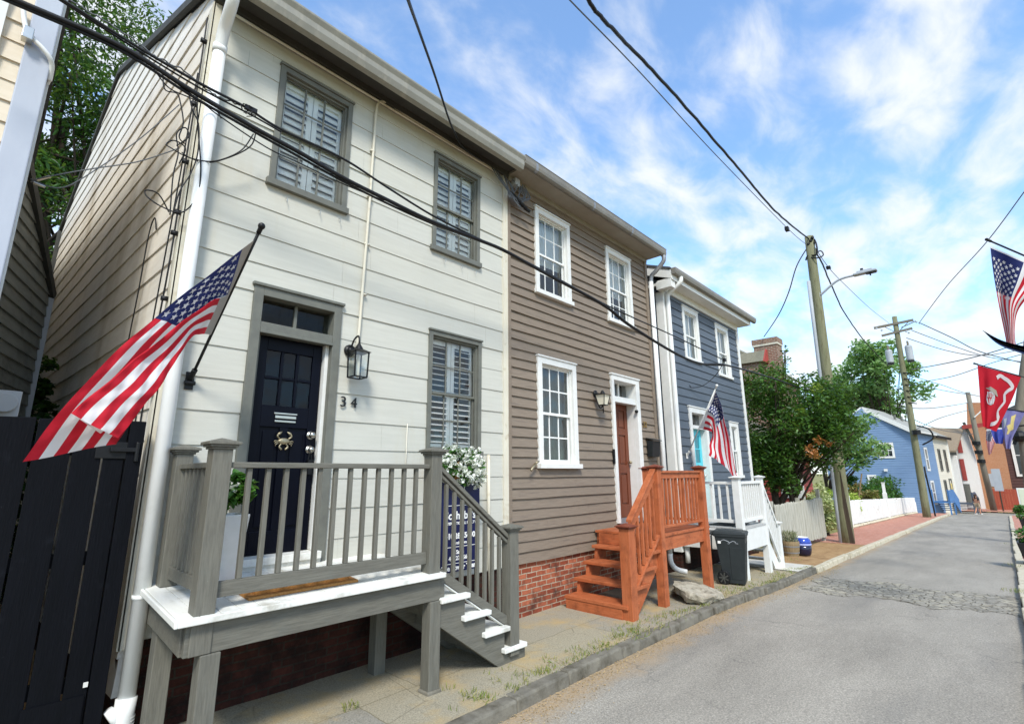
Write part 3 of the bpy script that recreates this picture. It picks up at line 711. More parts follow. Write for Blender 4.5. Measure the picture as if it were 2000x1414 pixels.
mb = MB(); prof = [(4.475,6.255),(4.41,6.265),(4.385,6.33),(4.385,6.40),(4.36,6.45),(4.36,6.475),(4.475,6.475)]; mb.prism(prof, 'x', .90, 4.99); mb.build('gutter', M_gutter, wh, bevel=.004)
mb = MB(); mb.box(4.97, 5.045, FY-.03, FY+.01, .64, 6.40); mb.box(5.02, 5.06, FY-.035, FY+.0, .3, 6.3); mb.build('corner_trim', M_creamtrim, wh)
mb = MB(); mb.box(.945, 1.02, FY-.03, FY-.002, .62, 6.34); mb.hexa([(.955,FY-.03,.62),(.965,FY-.03,.62),(.97,4.95,.62),(.95,4.95,.62),(.955,FY-.03,6.34),(.965,FY-.03,6.34),(.97,4.95,6.34),(.95,4.95,6.34)]); mb.build('corner_board', M_creamtrim, wh)
mb = MB(); mb.tube(spline([(1.02,4.43,6.27),(1.02,4.47,6.12),(1.03,4.66,5.98),(1.035,4.745,5.80)], 6), .052, 14); mb.tube([(1.035,4.745,5.83),(1.035,4.745,.30)], .055, 16); mb.tube([(1.035,4.745,5.84),(1.035,4.745,5.76)], .062, 16)
mb.tube([(1.035,4.745,1.0),(1.035,4.745,.97)], .06, 16); mb.tube([(1.035,4.745,.32),(1.03,4.735,.22),(1.03,4.73,-.05)], [.066,.064,.064], 16)
for i in range(4): mb.tube([(1.033,4.74,.20-i*.022),(1.033,4.74,.192-i*.022)], .068, 14)
mb.tube([(1.03,4.74,.12),(.93,4.70,.28)], .03, 8)
mb.build('downspout', M_pipe, wh, smooth=True)
for o in ops[:3]: window(wh, o, MF, M_greytrim, M_greytrim, M_glass, cas=.055, back='shutter', mback=(M_shut, 62 if o[2] > 4 else 20, .088 if o[2] > 4 else .07), rec=.13, mu=.018, rail=.03, silld=.02, proud=.035)
# door frame, transom, door
f = MB(); a, b, c, d = ops[3]; xi, xo = a+.085, b-.085
f.box(a, xi, FY-.04, FY+.02, c, d); f.box(xo, b, FY-.04, FY+.02, c, d); f.box(xi, xo, FY-.04, FY+.02, d-.085, d); f.box(a-.02, b+.02, FY-.06, FY-.001, d+.001, d+.03)
f.box(xi-.02, xi-.001, FY+.021, FY+.2, c, d); f.box(xo+.001, xo+.02, FY+.021, FY+.2, c, d); f.box(xi, xo, FY+.021, FY+.2, d-.085, d-.06)
f.box(xi, xo, FY-.035, FY+.14, 3.17, 3.27); f.box(xi, xo, FY-.05, FY-.0355, 3.16, 3.185)
f.box(xi, xi+.035, FY+.03, FY+.1, 1.16, 3.169); f.box((xi+xo)/2-.015, (xi+xo)/2+.015, FY+.06, FY+.1, 3.271, d-.086)
df = f.build('door_frame', M_greytrim, wh, bevel=.004)
f = MB(); f.box(xo-.036, xo-.0005, FY+.03, FY+.1, 1.16, 3.169); f.build('white_stop', M_trim, df)
f = MB(); f.quad((xi,FY+.085,3.27),(xo,FY+.085,3.27),(xo,FY+.085,d-.085),(xi,FY+.085,d-.085)); f.build('transom_pane', M_glassd, df)
f = MB(); f.box(xi-.02, xo+.02, FY-.09, FY+.1, 1.09, 1.155); f.box(xi-.03, xo+.03, FY-.06, FY+.1, 1.02, 1.088); f.build('threshold', M_deck, df, bevel=.004)
dr = MB(); x0, x1, z0, z1, y = xi+.036, xo-.051, 1.16, 3.165, FY+.075
cols = [x0+.09, x0+.09+(x1-x0-.18)/3, x0+.09+2*(x1-x0-.18)/3, x1-.09]; rowz = [2.52, 2.77, 3.03]; pz0, pz1 = 1.36, 2.30
dr.box(x0, x1, y+.02, y+.045, z0, z1)           # core, stiles and rails proud of it
xm = (x0+x1)/2
for r in ((x0,x0+.09,z0,z1),(x1-.09,x1,z0,z1),(x0+.09,x1-.09,z0,pz0),(x0+.09,x1-.09,pz1,2.505),(x0+.09,x1-.09,3.035,z1),(xm-.04,xm+.04,pz0,pz1)):
    dr.box(r[0], r[1], y, y+.0195, r[2], r[3])
for cx in cols[1:3]: dr.box(cx-.014, cx+.014, y, y+.0195, 2.505, 3.035)
for ci in range(3): dr.box(cols[ci]+(.014 if ci else 0), cols[ci+1]-(.014 if ci < 2 else 0), y, y+.0195, 2.757, 2.785)
for (pa, pb) in ((x0+.09, xm-.04), (xm+.04, x1-.09)): dr.box(pa+.035, pb-.035, y+.008, y+.0196, pz0+.035, pz1-.035)
door = dr.build('front_door', M_navy, wh, bevel=.005)
f = MB(); f.quad((cols[0],y+.0185,2.505),(cols[3],y+.0185,2.505),(cols[3],y+.0185,3.035),(cols[0],y+.0185,3.035)); 
pan = f.build('door_pane', M_glassd, door)
for (zc, r) in ((2.24, .033), (2.10, .03)):
    f = MB(); f.tube([(x1-.055,y,zc),(x1-.055,y-.012,zc)], .04, 16); f.ball((x1-.055,y-.045,zc), r, 14); f.tube([(x1-.055,y-.01,zc),(x1-.055,y-.03,zc)], .014, 10); f.build('door_knob' if zc < 2.2 else 'deadbolt', M_silver, door, smooth=True)
f = MB(); f.box(xm-.11, xm+.11, y-.012, y-.001, 2.425, 2.44); f.box(xm-.10, xm+.10, y-.016, y-.001, 2.385, 2.412); f.box(xm-.10, xm+.10, y-.012, y-.001, 2.35, 2.368); f.build('letter_slot', M_silver, door, bevel=.002)
f = MB(); f.box(x1-.075, x1-.03, y-.05, y-.012, 1.86, 2.0); f.tube(spline([(x1-.07,y-.03,2.0),(x1-.055,y-.03,2.07),(x1-.035,y-.03,2.0)], 4), .005, 6); f.build('lock_box', M_black, door, bevel=.004)
# crab knocker
k = MB(); kz = 2.17; kx = xm; y_k = y
k.ball((kx, y-.02, kz), .075, 16, sc=(1, .28, .55))
for s in (-1, 1):
    k.add([(kx+s*.06,y-.03,kz+.015),(kx+s*.105,y-.02,kz+.0),(kx+s*.06,y-.03,kz-.018),(kx+s*.07,y-.008,kz)], [(0,1,2),(0,3,1),(1,3,2)])
    k.tube(spline([(kx+s*.055,y-.02,kz+.03),(kx+s*.085,y-.025,kz+.055),(kx+s*.075,y-.025,kz+.085),(kx+s*.03,y-.022,kz+.118)], 5), [.011]*5+[.013]*5+[.018]*3+[.012,.006,.004], 8)
    for q in range(3): k.tube(spline([(kx+s*.065,y-.02,kz-.005-q*.012),(kx+s*(.105-q*.006),y-.022,kz+.006-q*.022),(kx+s*(.118-q*.01),y-.016,kz-.012-q*.024)], 4), .006, 6)
    k.tube(spline([(kx+s*.03,y-.02,kz-.035),(kx+s*.052,y-.022,kz-.07),(kx+s*.02,y-.02,kz-.105)], 5), [.01]*6+[.014]*4+[.008], 8)
k.v = [(kx+(p[0]-kx)*.76, y+(p[1]-y)*.9, kz+(p[2]-kz)*.76) for p in k.v]; k.build('crab_knocker', M_pewter, door, smooth=True)
# conduit on the facade
mb = MB(); mb.tube(spline([(4.75,4.80,6.33),(3.8,4.80,6.34),(3.0,4.795,6.36),(2.86,4.79,6.36),(2.76,4.795,6.28),(2.74,4.80,6.1)], 6)+[Vector((2.73,4.80,5.0)),Vector((2.715,4.80,4.2)),Vector((2.70,4.805,3.3)),Vector((2.66,4.81,3.1))], .016, 8)
mb.tube([(1.1,4.79,6.31),(4.8,4.79,6.31)], .014, 8)
for z in (5.6, 5.0, 4.4, 3.8): mb.box(2.70, 2.76, 4.79, 4.82, z, z+.02)
mb.tube([(3.38,4.808,2.42),(3.38,4.808,1.7)], .006, 6)
mb.tube([(4.66,4.79,2.1),(4.665,4.79,1.4),(4.70,4.79,.1)], .022, 8)
mb.build('conduit', M_creamtrim, wh, smooth=True)
# cables and hooks on the side wall and corner
mb = MB()
for pts, r in ((((.93,4.9,6.2),(.93,4.88,5.2),(.925,4.88,4.3),(.925,4.9,3.6),(.92,5.0,2.8),(.915,5.02,2.0)), .007), (((.93,4.95,5.6),(.92,4.97,4.6),(.91,5.02,3.8),(.905,5.1,3.0),(.9,5.12,2.2)), .006), (((.91,5.6,4.2),(.90,5.7,4.36),(.89,5.8,4.2),(.885,5.82,3.6),(.88,5.9,3.0),(.875,5.95,2.2)), .006)):
    mb.tube(spline(pts, 6), r, 6)
for z in (5.9, 5.2, 4.6, 4.1, 3.9, 3.3, 2.9, 2.5): mb.box(.90, .96, 4.87, 4.9, z, z+.035)
mb.build('wall_cable', M_cable, wh, smooth=True)
# little nails under windows, as in the photo hooks
mb = MB()
for x in (1.8, 2.15, 2.38, 3.85, 4.15, 4.4): mb.tube([(x,FY-.015,4.60),(x+.005,FY-.05,4.59),(x+.01,FY-.05,4.55)], .004, 5)
mb.build('hook', M_silver, wh)
# house number and lantern: things fixed to the wall
n = text('3 4', .155, (2.635, FY-.03, 2.59), (math.radians(90), 0, 0), M_blackletter, None, 'house_number', .006)
tag(n, 'black house number 34 on white siding below the wall lantern', 'house number')
def lantern(name, label, x, z, y0, s, mats, arm=True):
    t = thing(name, label, 'wall lantern', (x, y0, z)); k = MB(); yc = y0 - .15*s
    k.lathe((x, y0-.02*s, z), [(.0,0)], 3) if False else None
    k.tube([(x-.02*s,y0-.001,z+.10*s),(x-.02*s,y0-.02*s,z+.10*s)], .06*s, 16); k.ball((x-.02*s,y0-.02*s,z+.10*s), .035*s, 10)
    if arm: k.tube(spline([(x-.02*s,y0-.02*s,z+.10*s),(x-.01*s,y0-.06*s,z+.2*s),(x,y0-.12*s,z+.235*s),(x,yc,z+.19*s),(x,yc,z+.15*s)], 6), .009*s, 8)
    else:
        k.tube(spline([(x-.02*s,y0-.02*s,z+.02*s),(x,y0-.08*s,z-.16*s),(x,yc,z-.13*s)], 6), .011*s, 8); k.ball((x,yc,z-.2*s), .018*s, 8); k.tube([(x,yc,z-.12*s),(x,yc,z-.26*s)], .01*s, 8)
    k.build('bracket', mats[0], t, smooth=True)
    k = MB()
    k.lathe((x, yc, z), [(.012*s,.15*s),(.03*s,.12*s),(.05*s,.085*s),(.055*s,.075*s)], 12); 
    h = (.072 if arm else .095)*s; zt, zb = z+.06*s, z-.19*s if arm else z-.12*s
    k.add([(x-h-.02*s,yc-h-.02*s,zt),(x+h+.02*s,yc-h-.02*s,zt),(x+h+.02*s,yc+h+.02*s,zt),(x-h-.02*s,yc+h+.02*s,zt),(x-.04*s,yc-.04*s,zt+.03*s),(x+.04*s,yc-.04*s,zt+.03*s),(x+.04*s,yc+.04*s,zt+.03*s),(x-.04*s,yc+.04*s,zt+.03*s)], [(3,2,1,0),(4,5,6,7),(0,1,5,4),(1,2,6,5),(2,3,7,6),(3,0,4,7)])
    hb = h*.92 if arm else h*.6
    for sx in (-1,1):
        for sy in (-1,1): k.beam((x+sx*h,yc+sy*h,zt),(x+sx*hb,yc+sy*hb,zb), .012*s, .012*s)
    for sx in (-1,1): k.beam((x+sx*hb,yc-hb,zb),(x+sx*hb,yc+hb,zb), .012*s, .012*s); k.beam((x-hb,yc+sx*hb,zb),(x+hb,yc+sx*hb,zb), .012*s, .012*s)
    k.build('cage', mats[0], t)
    k = MB(); i = .98
    for sx, sy in ((0,-1),(1,0),(0,1),(-1,0)):
        if sx: k.quad((x+sx*h*i,yc-h*i,zt),(x+sx*h*i,yc+h*i,zt),(x+sx*hb*i,yc+hb*i,zb),(x+sx*hb*i,yc-hb*i,zb))
        else: k.quad((x-h*i,yc+sy*h*i,zt),(x+h*i,yc+sy*h*i,zt),(x+hb*i,yc+sy*hb*i,zb),(x-hb*i,yc+sy*hb*i,zb))
    k.build('glass', mats[1], t)
    k = MB(); k.lathe((x,yc,zb), [(.012*s,0),(.02*s,.02*s),(.02*s,(zt-zb)*.6),(.008*s,(zt-zb)*.9)], 10); k.build('bulb', M_frost, t, smooth=True)
    return t
lantern('wall_lantern', 'black open-frame glass lantern on a curled arm beside the navy door', 2.63, 3.04, FY-.02, 1.06, (M_black, M_lampglass))
# ================================================================ GREY PORCH of the white house
pg = thing('porch', 'olive-grey timber porch with white deck and steps in front of the navy door', 'porch', (2.1, 4.35, 0))
DZ = 1.0
d = MB()   # deck boards run out from the wall
nb = 17
for i in range(nb):
    a, b = 1.04 + (3.14-1.04)*i/nb, 1.04 + (3.14-1.04)*(i+1)/nb
    d.hexa([(a+.002,3.805,DZ-.055),(b-.002,3.805,DZ-.055),(b-.002,4.83,DZ+.02),(a+.002,4.83,DZ+.02),(a+.002,3.805,DZ-.02),(b-.002,3.805,DZ-.02),(b-.002,4.83,DZ+.055),(a+.002,4.83,DZ+.055)])
d.build('deck', M_deck, pg, bevel=.003)
d = MB(); d.box(1.035, 3.145, 3.775, 3.802, DZ-.06, DZ-.018); d.hexa([(1.015,3.775,DZ-.06),(1.038,3.775,DZ-.06),(1.038,4.82,DZ+.012),(1.015,4.82,DZ+.012),(1.015,3.775,DZ-.018),(1.038,3.775,DZ-.018),(1.038,4.82,DZ+.052),(1.015,4.82,DZ+.052)]); d.build('deck_nosing', M_deck, pg, bevel=.006)
d = MB(); d.box(1.10, 3.13, 3.84, 3.88, .745, DZ-.061); d.hexa([(1.09,3.9,.74),(1.13,3.9,.74),(1.13,4.8,.80),(1.09,4.8,.80),(1.09,3.9,.93),(1.13,3.9,.93),(1.13,4.8,1.0),(1.09,4.8,1.0)]); d.box(3.10, 3.13, 3.89, 4.80, .75, .93)
for x in (1.7, 2.3): d.box(x, x+.04, 3.885, 4.8, .76, .93)
d.build('beam', M_grey_h, pg, bevel=.004)
for (x, y, z0, z1) in ((1.255, 3.885, -.01, .742), (3.07, 3.885, -.01, .742), (1.18, 4.62, -.01, .775), (3.0, 4.62, -.01, .745)):
    m = MB(); m.box(x-.06, x+.06, y-.06, y+.06, z0, z1); m.build('leg', M_grey, pg, bevel=.006)
m = MB(); m.box(3.07-.075, 3.07+.075, 3.885-.075, 3.885+.075, -.02, .03); m.build('post_foot', M_kerb, pg, bevel=.01)
NP = ((1.19, 3.885, DZ-.02, 2.11, .125), (3.045, 3.885, DZ-.02, 2.11, .125), (1.175, 4.70, DZ+.045, 2.10, .115), (4.105, 3.885, .06, 1.335, .13))
for (x, y, a, b, w) in NP:
    m = MB(); c = MB(); newel(m, c, x, y, a, b, w); p = m.build('post', M_grey, pg, bevel=.005); c.build('cap', M_grey, p, bevel=.004)
m = MB(); m.box(1.125, 1.255, 3.83, 3.95, .745, DZ-.021); m.build('corner_block', M_grey, pg, bevel=.005)
r = MB(); r.box(1.254, 2.981, 3.845, 3.925, 1.905, 1.945); r.build('handrail', M_grey_h, pg, bevel=.006)
r = MB(); r.box(1.254, 2.981, 3.865, 3.905, 1.065, 1.165); r.build('bottom_rail', M_grey_h, pg, bevel=.005)
for i in range(12):
    x = 1.26 + (2.98-1.26)*(i+1)/13; m = MB(); m.box(x-.017, x+.017, 3.867, 3.903, 1.166, 1.904); m.build('baluster', M_grey, pg, bevel=.003)
r = MB(); r.hexa([(1.145,3.949,1.905),(1.215,3.949,1.905),(1.215,4.64,1.905),(1.145,4.64,1.905),(1.145,3.949,1.945),(1.215,3.949,1.945),(1.215,4.64,1.945),(1.145,4.64,1.945)]); r.build('handrail', M_grey_h, pg, bevel=.006)
r = MB(); r.box(1.16, 1.20, 3.949, 4.64, 1.10, 1.19); r.build('bottom_rail', M_grey_h, pg, bevel=.005)
for i in range(6):
    y = 3.949 + (4.64-3.949)*(i+1)/7; m = MB(); m.box(1.163, 1.197, y-.017, y+.017, 1.191, 1.904); m.build('baluster', M_grey, pg, bevel=.003)
# steps
TR = ((3.12, 3.47, .755), (3.40, 3.75, .555), (3.67, 4.02, .355), (3.94, 4.27, .155))
for a, b, z in TR:
    m = MB(); m.box(a, b, 3.80, 4.72, z-.045, z); m.build('tread', M_deck, pg, bevel=.008)
def stringer(y0, y1):
    poly = [(3.131, .935), (3.131, .52), (3.92, -.02), (4.29, -.02), (4.29, .108)]
    for a, b, z in TR[::-1]:
        poly += [(b - .035 if z < .7 else 3.44, z-.046)] if False else []
    poly += [(4.24,.1085),(3.985,.1085),(3.985,.3085),(3.715,.3085),(3.715,.5085),(3.445,.5085),(3.445,.7085),(3.19,.7085),(3.19,.935)]
    m = MB(); m.prism(poly, 'y', y0, y1); return m
stringer(3.855, 3.905).build('stringer', M_grey_h, pg, bevel=.003); stringer(4.62, 4.67).build('stringer', M_grey_h, pg, bevel=.003)
for a, b, z in TR:
    m = MB(); m.box(a+.04, a+.06, 3.906, 4.619, max(-.02, z-.2), z-.046); m.build('riser', M_blackhole if z < .1 else M_grey_h, pg)
def srail(za, zb, h, w, name, mt=M_grey_h):
    m = MB(); x0, x1 = 3.108, 4.04; m.hexa([(x0,3.885-w,za-h),(x1,3.885-w,zb-h),(x1,3.885+w,zb-h),(x0,3.885+w,za-h),(x0,3.885-w,za),(x1,3.885-w,zb),(x1,3.885+w,zb),(x0,3.885+w,za)]); return m.build(name, mt, pg, bevel=.006)
srail(1.94, 1.235, .05, .04, 'handrail'); srail(1.875, 1.17, .035, .025, 'sub_rail'); srail(1.03, .43, .10, .022, 'bottom_rail'); srail(.922, .322, .014, .03, 'rail_lip', M_deck)
for i in range(8):
    x = 3.108 + .93*(i+1)/9; t = (x-3.108)/.932; m = MB(); m.box(x-.016, x+.016, 3.867, 3.903, 1.03-.6*t+.001-.005, 1.84-.705*t); m.build('baluster', M_grey, pg, bevel=.003)
# ---------------------------------------------------------------- on and beside the porch
m = MB()
x0, x1, ya, yb = 1.50, 2.36, 3.95, 4.42; zz = lambda y: DZ - .02 + (y-3.805)*.0732
m.hexa([(x0,ya,zz(ya)+.002),(x1,ya,zz(ya)+.002),(x1,yb,zz(yb)+.002),(x0,yb,zz(yb)+.002),(x0+.006,ya+.006,zz(ya)+.024),(x1-.006,ya+.006,zz(ya)+.024),(x1-.006,yb-.006,zz(yb)+.024),(x0+.006,yb-.006,zz(yb)+.024)])
m.box(x0+.06, x1-.06, ya+.05, yb-.05, zz(ya)+.02, zz(yb)+.036)
tag(m.build('doormat', M_coir, bevel=.006), 'tan coir doormat on the white porch deck at the navy door', 'doormat')
pt = thing('planter', 'tall white square planter with leafy green plant behind the porch corner post', 'planter', (1.43, 4.42, DZ+.03))
m = MB(); cx, cy, z0, z1 = 1.43, 4.42, DZ+.032, 1.56
def sqring(h, z): return [(cx-h,cy-h,z),(cx+h,cy-h,z),(cx+h,cy+h,z),(cx-h,cy+h,z)]
vs = sqring(.10, z0) + sqring(.145, z1) + sqring(.13, z1) + sqring(.125, z1-.05)
m.add(vs, [(3,2,1,0)] + [(a+i, a+(i+1)%4, a+4+(i+1)%4, a+4+i) for a in (0,4,8) for i in range(4)] + [(12,13,14,15)]); m.build('pot', M_trim, pt, bevel=.006)
m = MB(); branchwork(m, (cx, cy, z1-.05), .01, [(cx+.12,cy-.05,z1+.22),(cx-.1,cy+.05,z1+.25),(cx+.02,cy-.12,z1+.3),(cx+.15,cy+.06,z1+.14)], bend=.05); m.build('stem', M_leaf_pot, pt)
leaves('foliage', crown_pts(clumps((cx+.02,cy-.02,z1+.17),(.14,.14,.13),14,.07,2), 420, 3), .085, M_leaf_pot, pt, aspect=.55, up=.3, seed=4, droop=.3)
leaves('blossom', crown_pts(clumps((cx+.0,cy-.02,z1+.24),(.1,.1,.08),6,.04,5), 40, 6), .03, M_petal, pt, aspect=.9, up=.4, seed=7)
# flower box under the ground-floor window
fb = thing('flower_box', 'coir-lined window box overflowing with white flowers under the shuttered window', 'flower box', (4.05, 4.68, 1.86))
m = MB(); n = 18; pr = [(4.80,2.02),(4.80,1.84),(4.74,1.79),(4.64,1.81),(4.57,1.92),(4.555,2.02)]; m.prism([(p[0]-.02,p[1]-.02) for p in pr], 'x', 3.70, 4.28); m.build('liner', M_coir, fb, bevel=.01)
m = MB()
for x in (3.72, 3.90, 4.08, 4.26): m.tube(spline([(x,4.82,2.01),(x,4.81,1.83),(x,4.73,1.755),(x,4.62,1.78),(x,4.545,1.90),(x,4.53,2.01)], 4), .005, 5)
m.tube([(3.70,4.53,2.01),(4.28,4.53,2.01)], .006, 6); m.build('wire_frame', M_black, fb)
cl = clumps((3.97,4.58,1.97),(.36,.17,.15),34,.10,12,shell=.3) + [(4.15,4.48,1.84,.12),(4.05,4.46,1.86,.12),(3.95,4.46,1.80,.11),(4.18,4.48,1.76,.08),(4.1,4.45,1.95,.12)]
leaves('foliage', crown_pts(cl, 1500, 13, .4), .055, M_leaf_shrub, fb, aspect=.5, up=.3, seed=14)
fp = crown_pts(cl, 620, 15, .95); P = []
rg = np.random.default_rng(5)
for p in fp:
    for a in range(5): P.append((p[0]+.016*math.cos(a*1.257), p[1]-.01+rg.normal()*.004, p[2]+.016*math.sin(a*1.257)))
leaves('blossom', P, .034, M_petal, fb, aspect=.85, up=.1, seed=16)
# realtor sign leaning on the wall below the window, seen through the stair balusters
sg = thing('real_estate_sign', 'navy real estate sign board with white lettering behind the stair rail', 'sign', (4.04, 4.62, .78))
sy = 4.62
m = MB(); m.box(3.74, 4.345, sy, sy+.03, .775, 1.785); m.build('board', M_navysign, sg, bevel=.003)
rx = (math.radians(90), 0, 0)
for s, z, sz, b in (('TTR', 1.575, .125, .003), ("Sotheby's", 1.385, .125, .003), ('INTERNATIONAL REALTY', 1.30, .042, .001), ('410.280.5600', 1.16, .085, .003), ('ttrsir.com', 1.085, .05, .001), ('Sales', .985, .06, .002), ('410.279.5600', .92, .062, .002), ('The Tower Team', .82, .075, .003)):
    text(s, sz, (4.04, sy-.003, z), rx, M_letter, sg, 'lettering', .0015, bold=b)
m = MB()
for z in (1.045, 1.50, .868): m.box(3.79, 4.30, sy-.004, sy-.0005, z-.004, z+.002)
m.tube(spline([(4.04+.055*math.cos(a/10*6.283),sy-.003,1.69+.055*math.sin(a/10*6.283)) for a in range(11)], 3), .004, 5)
m.build('rule', M_letter, sg)
m = MB(); m.box(3.735, 3.765, sy+.031, sy+.06, .25, 1.80); m.box(4.32, 4.35, sy+.031, sy+.06, .25, 1.80); m.build('sign_leg', M_black, sg)
# ================================================================ FLAGS
def flagcloth(root, P, ns, nt, paintfn, mats, stars=None, name='flag', sleeve=None, wave=None):
    mb = MB(); vs = []
    for i in range(ns+1):
        for j in range(nt+1): vs.append(P(i/ns, j/nt))
    fs = []; ms = []
    for i in range(ns):
        for j in range(nt):
            a = i*(nt+1)+j; fs.append((a, a+1, a+nt+2, a+nt+1)); ms.append(paintfn((i+.5)/ns, (j+.5)/nt))
    mb.v = [tuple(v) for v in vs]; mb.f = fs; mb.m = ms
    f = mb.build(name, mats, root, smooth=True)
    if stars:
        sm = MB()
        for (s, t, r, asp) in stars:
            h = 1e-3
            c = P(s, t); du = (P(s+h, t)-c); dv = (P(s, t+h)-c); nn = du.cross(dv).normalized()
            for sg_ in (-1, 1):
                pts = [P(s, t) + nn*.004*sg_]
                for q in range(10):
                    rr = r if q % 2 == 0 else r*.45; a = math.pi*q/5
                    pts.append(P(max(0, s + rr*math.sin(a)/asp), max(0, t - rr*math.cos(a))) + nn*.004*sg_)
                sm.add(pts, [(0, 1+q, 1+(q+1) % 10) for q in range(10)])
        sm.build('stars', mats[1], f)
    return f
def us_paint(s, t):
    if s < .085: return 3
    if s < .45 and t < 7/13: return 2
    return 0 if int(t*13) % 2 == 0 else 1
US_STARS = [((2*c+(1 if r % 2 else 2))/12*.365+.085, r*(7/13)/10, .034, 1.7) for r in range(1, 10) for c in range(6 if r % 2 else 5)]
def poly_at(pts, s):   # smooth interpolation along a list of control points given at s-values
    ks = [p[0] for p in pts]; s = min(max(s, ks[0]), ks[-1])
    for i in range(len(ks)-1):
        if s <= ks[i+1]: break
    t = (s-ks[i])/(ks[i+1]-ks[i]); P = [Vector(p[1]) for p in pts]
    a, b, c, d = P[max(i-1,0)], P[i], P[i+1], P[min(i+2,len(P)-1)]
    return .5*((2*b)+(c-a)*t+(2*a-5*b+4*c-d)*t*t+(3*b-a-3*c+d)*t**3)
def pole_with(root, a, b, r, mp, ball=.03, bracket=True):
    m = MB(); m.tube([a, Vector(a).lerp(Vector(b), .45), b], r, 10); m.build('pole', mp, root, smooth=True)
    m = MB(); m.ball(b, ball, 12); m.tube([Vector(b)-(Vector(b)-Vector(a)).normalized()*.06, b], r*1.5, 10); m.build('finial', mp, root, smooth=True)
# flag 1: on the white house
fa = Vector((1.175, FY-.03, onY(376, 745, FY).z)); ft = at_len(511, 442, fa, 1.52, 4.8, 2.6)
fl = thing('us_flag', 'large stars and stripes flag on a black wall pole over the black fence', 'flag', fa)
m = MB(); m.box(fa.x-.032, fa.x+.032, FY-.025, FY-.016, fa.z-.075, fa.z+.075); m.tube([fa + Vector((0,.02,0)), fa + (ft-fa).normalized()*.12], .022, 12); m.tube([fa + Vector((-.04,-.005,-.02)), fa + Vector((.04,-.005,-.02))], .018, 10); m.build('bracket', M_black, fl, bevel=.003)
pole_with(fl, fa, ft, .0115, M_black, .026)
pd = (ft-fa).normalized()
def on_pole(u, v, a, d):
    best = min(((proj(a + d*(k/200*1.6))[0]-u)**2 + (proj(a + d*(k/200*1.6))[1]-v)**2, k) for k in range(201)); return a + d*(best[1]/200*1.6)
h0, h1 = on_pole(498, 466, fa, pd), on_pole(416, 657, fa, pd)
hoist = lambda t: h0.lerp(h1, t)
yd = h0.y
A = [(0, h0), (.3, onY(372, 565, h0.y+.00)), (.55, onY(262, 655, h0.y-.10)), (.78, onY(150, 765, h0.y-.20)), (1, onY(44, 900, h0.y-.30))]
B = [(0, hoist(7/13)), (.3, onY(415, 600, h0.y+.20)), (.55, onY(345, 690, h0.y+.13)), (.78, onY(290, 775, h0.y+.06)), (1, onY(228, 868, h0.y+.06))]
Cc = [(0, hoist(8/13)), (.12, onY(420, 585, h0.y+.05)), (.3, onY(378, 612, h0.y-.04)), (.55, onY(290, 680, h0.y-.15)), (.78, onY(214, 742, h0.y-.25)), (1, onY(140, 806, h0.y-.32))]
Dd = [(0, h1), (.12, onY(392, 652, h0.y+.15)), (.3, onY(366, 668, h0.y+.02)), (.55, onY(325, 735, h0.y-.10)), (.78, onY(280, 795, h0.y-.2)), (1, onY(230, 857, h0.y-.27))]
def P1(s, t):
    s = min(max(s, 0), 1); t = min(max(t, 0), 1)
    a, b, c, d_ = (poly_at(q, s) for q in (A, B, Cc, Dd)); k1, k2 = 7.0/13, 8.0/13
    if t <= k1: p = a.lerp(b, t/k1)
    elif t <= k2: p = b.lerp(c, (t-k1)/(k2-k1))
    else: p = c.lerp(d_, (t-k2)/(1-k2))
    w = min(1, s*4)
    p = p + Vector((.0, 1, 0)) * w * (.012*math.sin(t*15+s*5) + .010*math.sin(s*17 + t*6) + .006*math.sin(s*31-t*21) + .004*math.sin(s*58+t*34) + .003*math.sin(s*44-t*60)) + Vector((0,0,1)) * w * .006*math.sin(s*23+t*9)
    return p
flagcloth(fl, P1, 60, 52, us_paint, [M_flagred, M_flagwhite, M_flagblue, M_sleeve], US_STARS)
# ================================================================ LEFT EDGE
nh = thing('tan_house', 'tan clapboard house with white corner board at the left edge', 'house', (-.05, FY, 0))
m = MB(); siding(m, -5.2, -.17, .4, 6.6, .165, [], .016, .4, .003, M=MF); m.build('siding', M_tan, nh)
m = MB(); m.box(-.19, -.035, FY-.04, FY+.06, .1, 6.7); m.build('corner_board', M_board, nh, bevel=.008)
m = MB(); m.box(-.042, -.02, FY+.061, FY+.12, .1, 6.7); m.box(-.36, -.315, FY-.05, FY-.0, 4.3, 6.0); m.build('edge_trim', M_trim, nh)
m = MB(); m.box(-5.2, -.06, FY+.03, FY+9, 0, 6.5); m.build('side_wall', M_tan, nh)
m = MB(); m.box(-5.3, .0, FY-.35, FY+9.2, 6.61, 6.75); m.build('roof', M_roof, nh)
m = MB(); m.tube(spline([onY(45,10,4.77), onY(48,45,4.77), onY(58,70,4.76), onY(80,92,4.76), onY(96,112,4.77), onY(101,130,4.80), onY(96,158,4.85)], 6), .017, 10); m.tube(spline([onY(98,112,4.80), onY(103,135,4.82), onY(93,165,4.88)], 5), .011, 8); m.build('service_conduit', M_pipe, nh, smooth=True)
m = MB(); m.box(-.215, -.155, FY-.12, FY-.045, 5.02, 5.12); m.build('junction_box', M_silver, nh, bevel=.004)
# electricity meter box on its wall, just above the black fence
mt = MB(); c = onY(8, 788, 5.6); mt.box(c.x-.3, c.x+.09, 5.55, 5.75, c.z-.11, c.z+.1); mt.tube([(c.x+.0,5.56,c.z),(c.x,5.50,c.z)], .075, 18); mt.box(c.x+.02, c.x+.07, 5.535, 5.549, c.z-.03, c.z-.01)
tag(mt.build('meter_box', M_conduit, bevel=.006), 'pale grey meter box peeking over the black fence at the left edge', 'meter box')
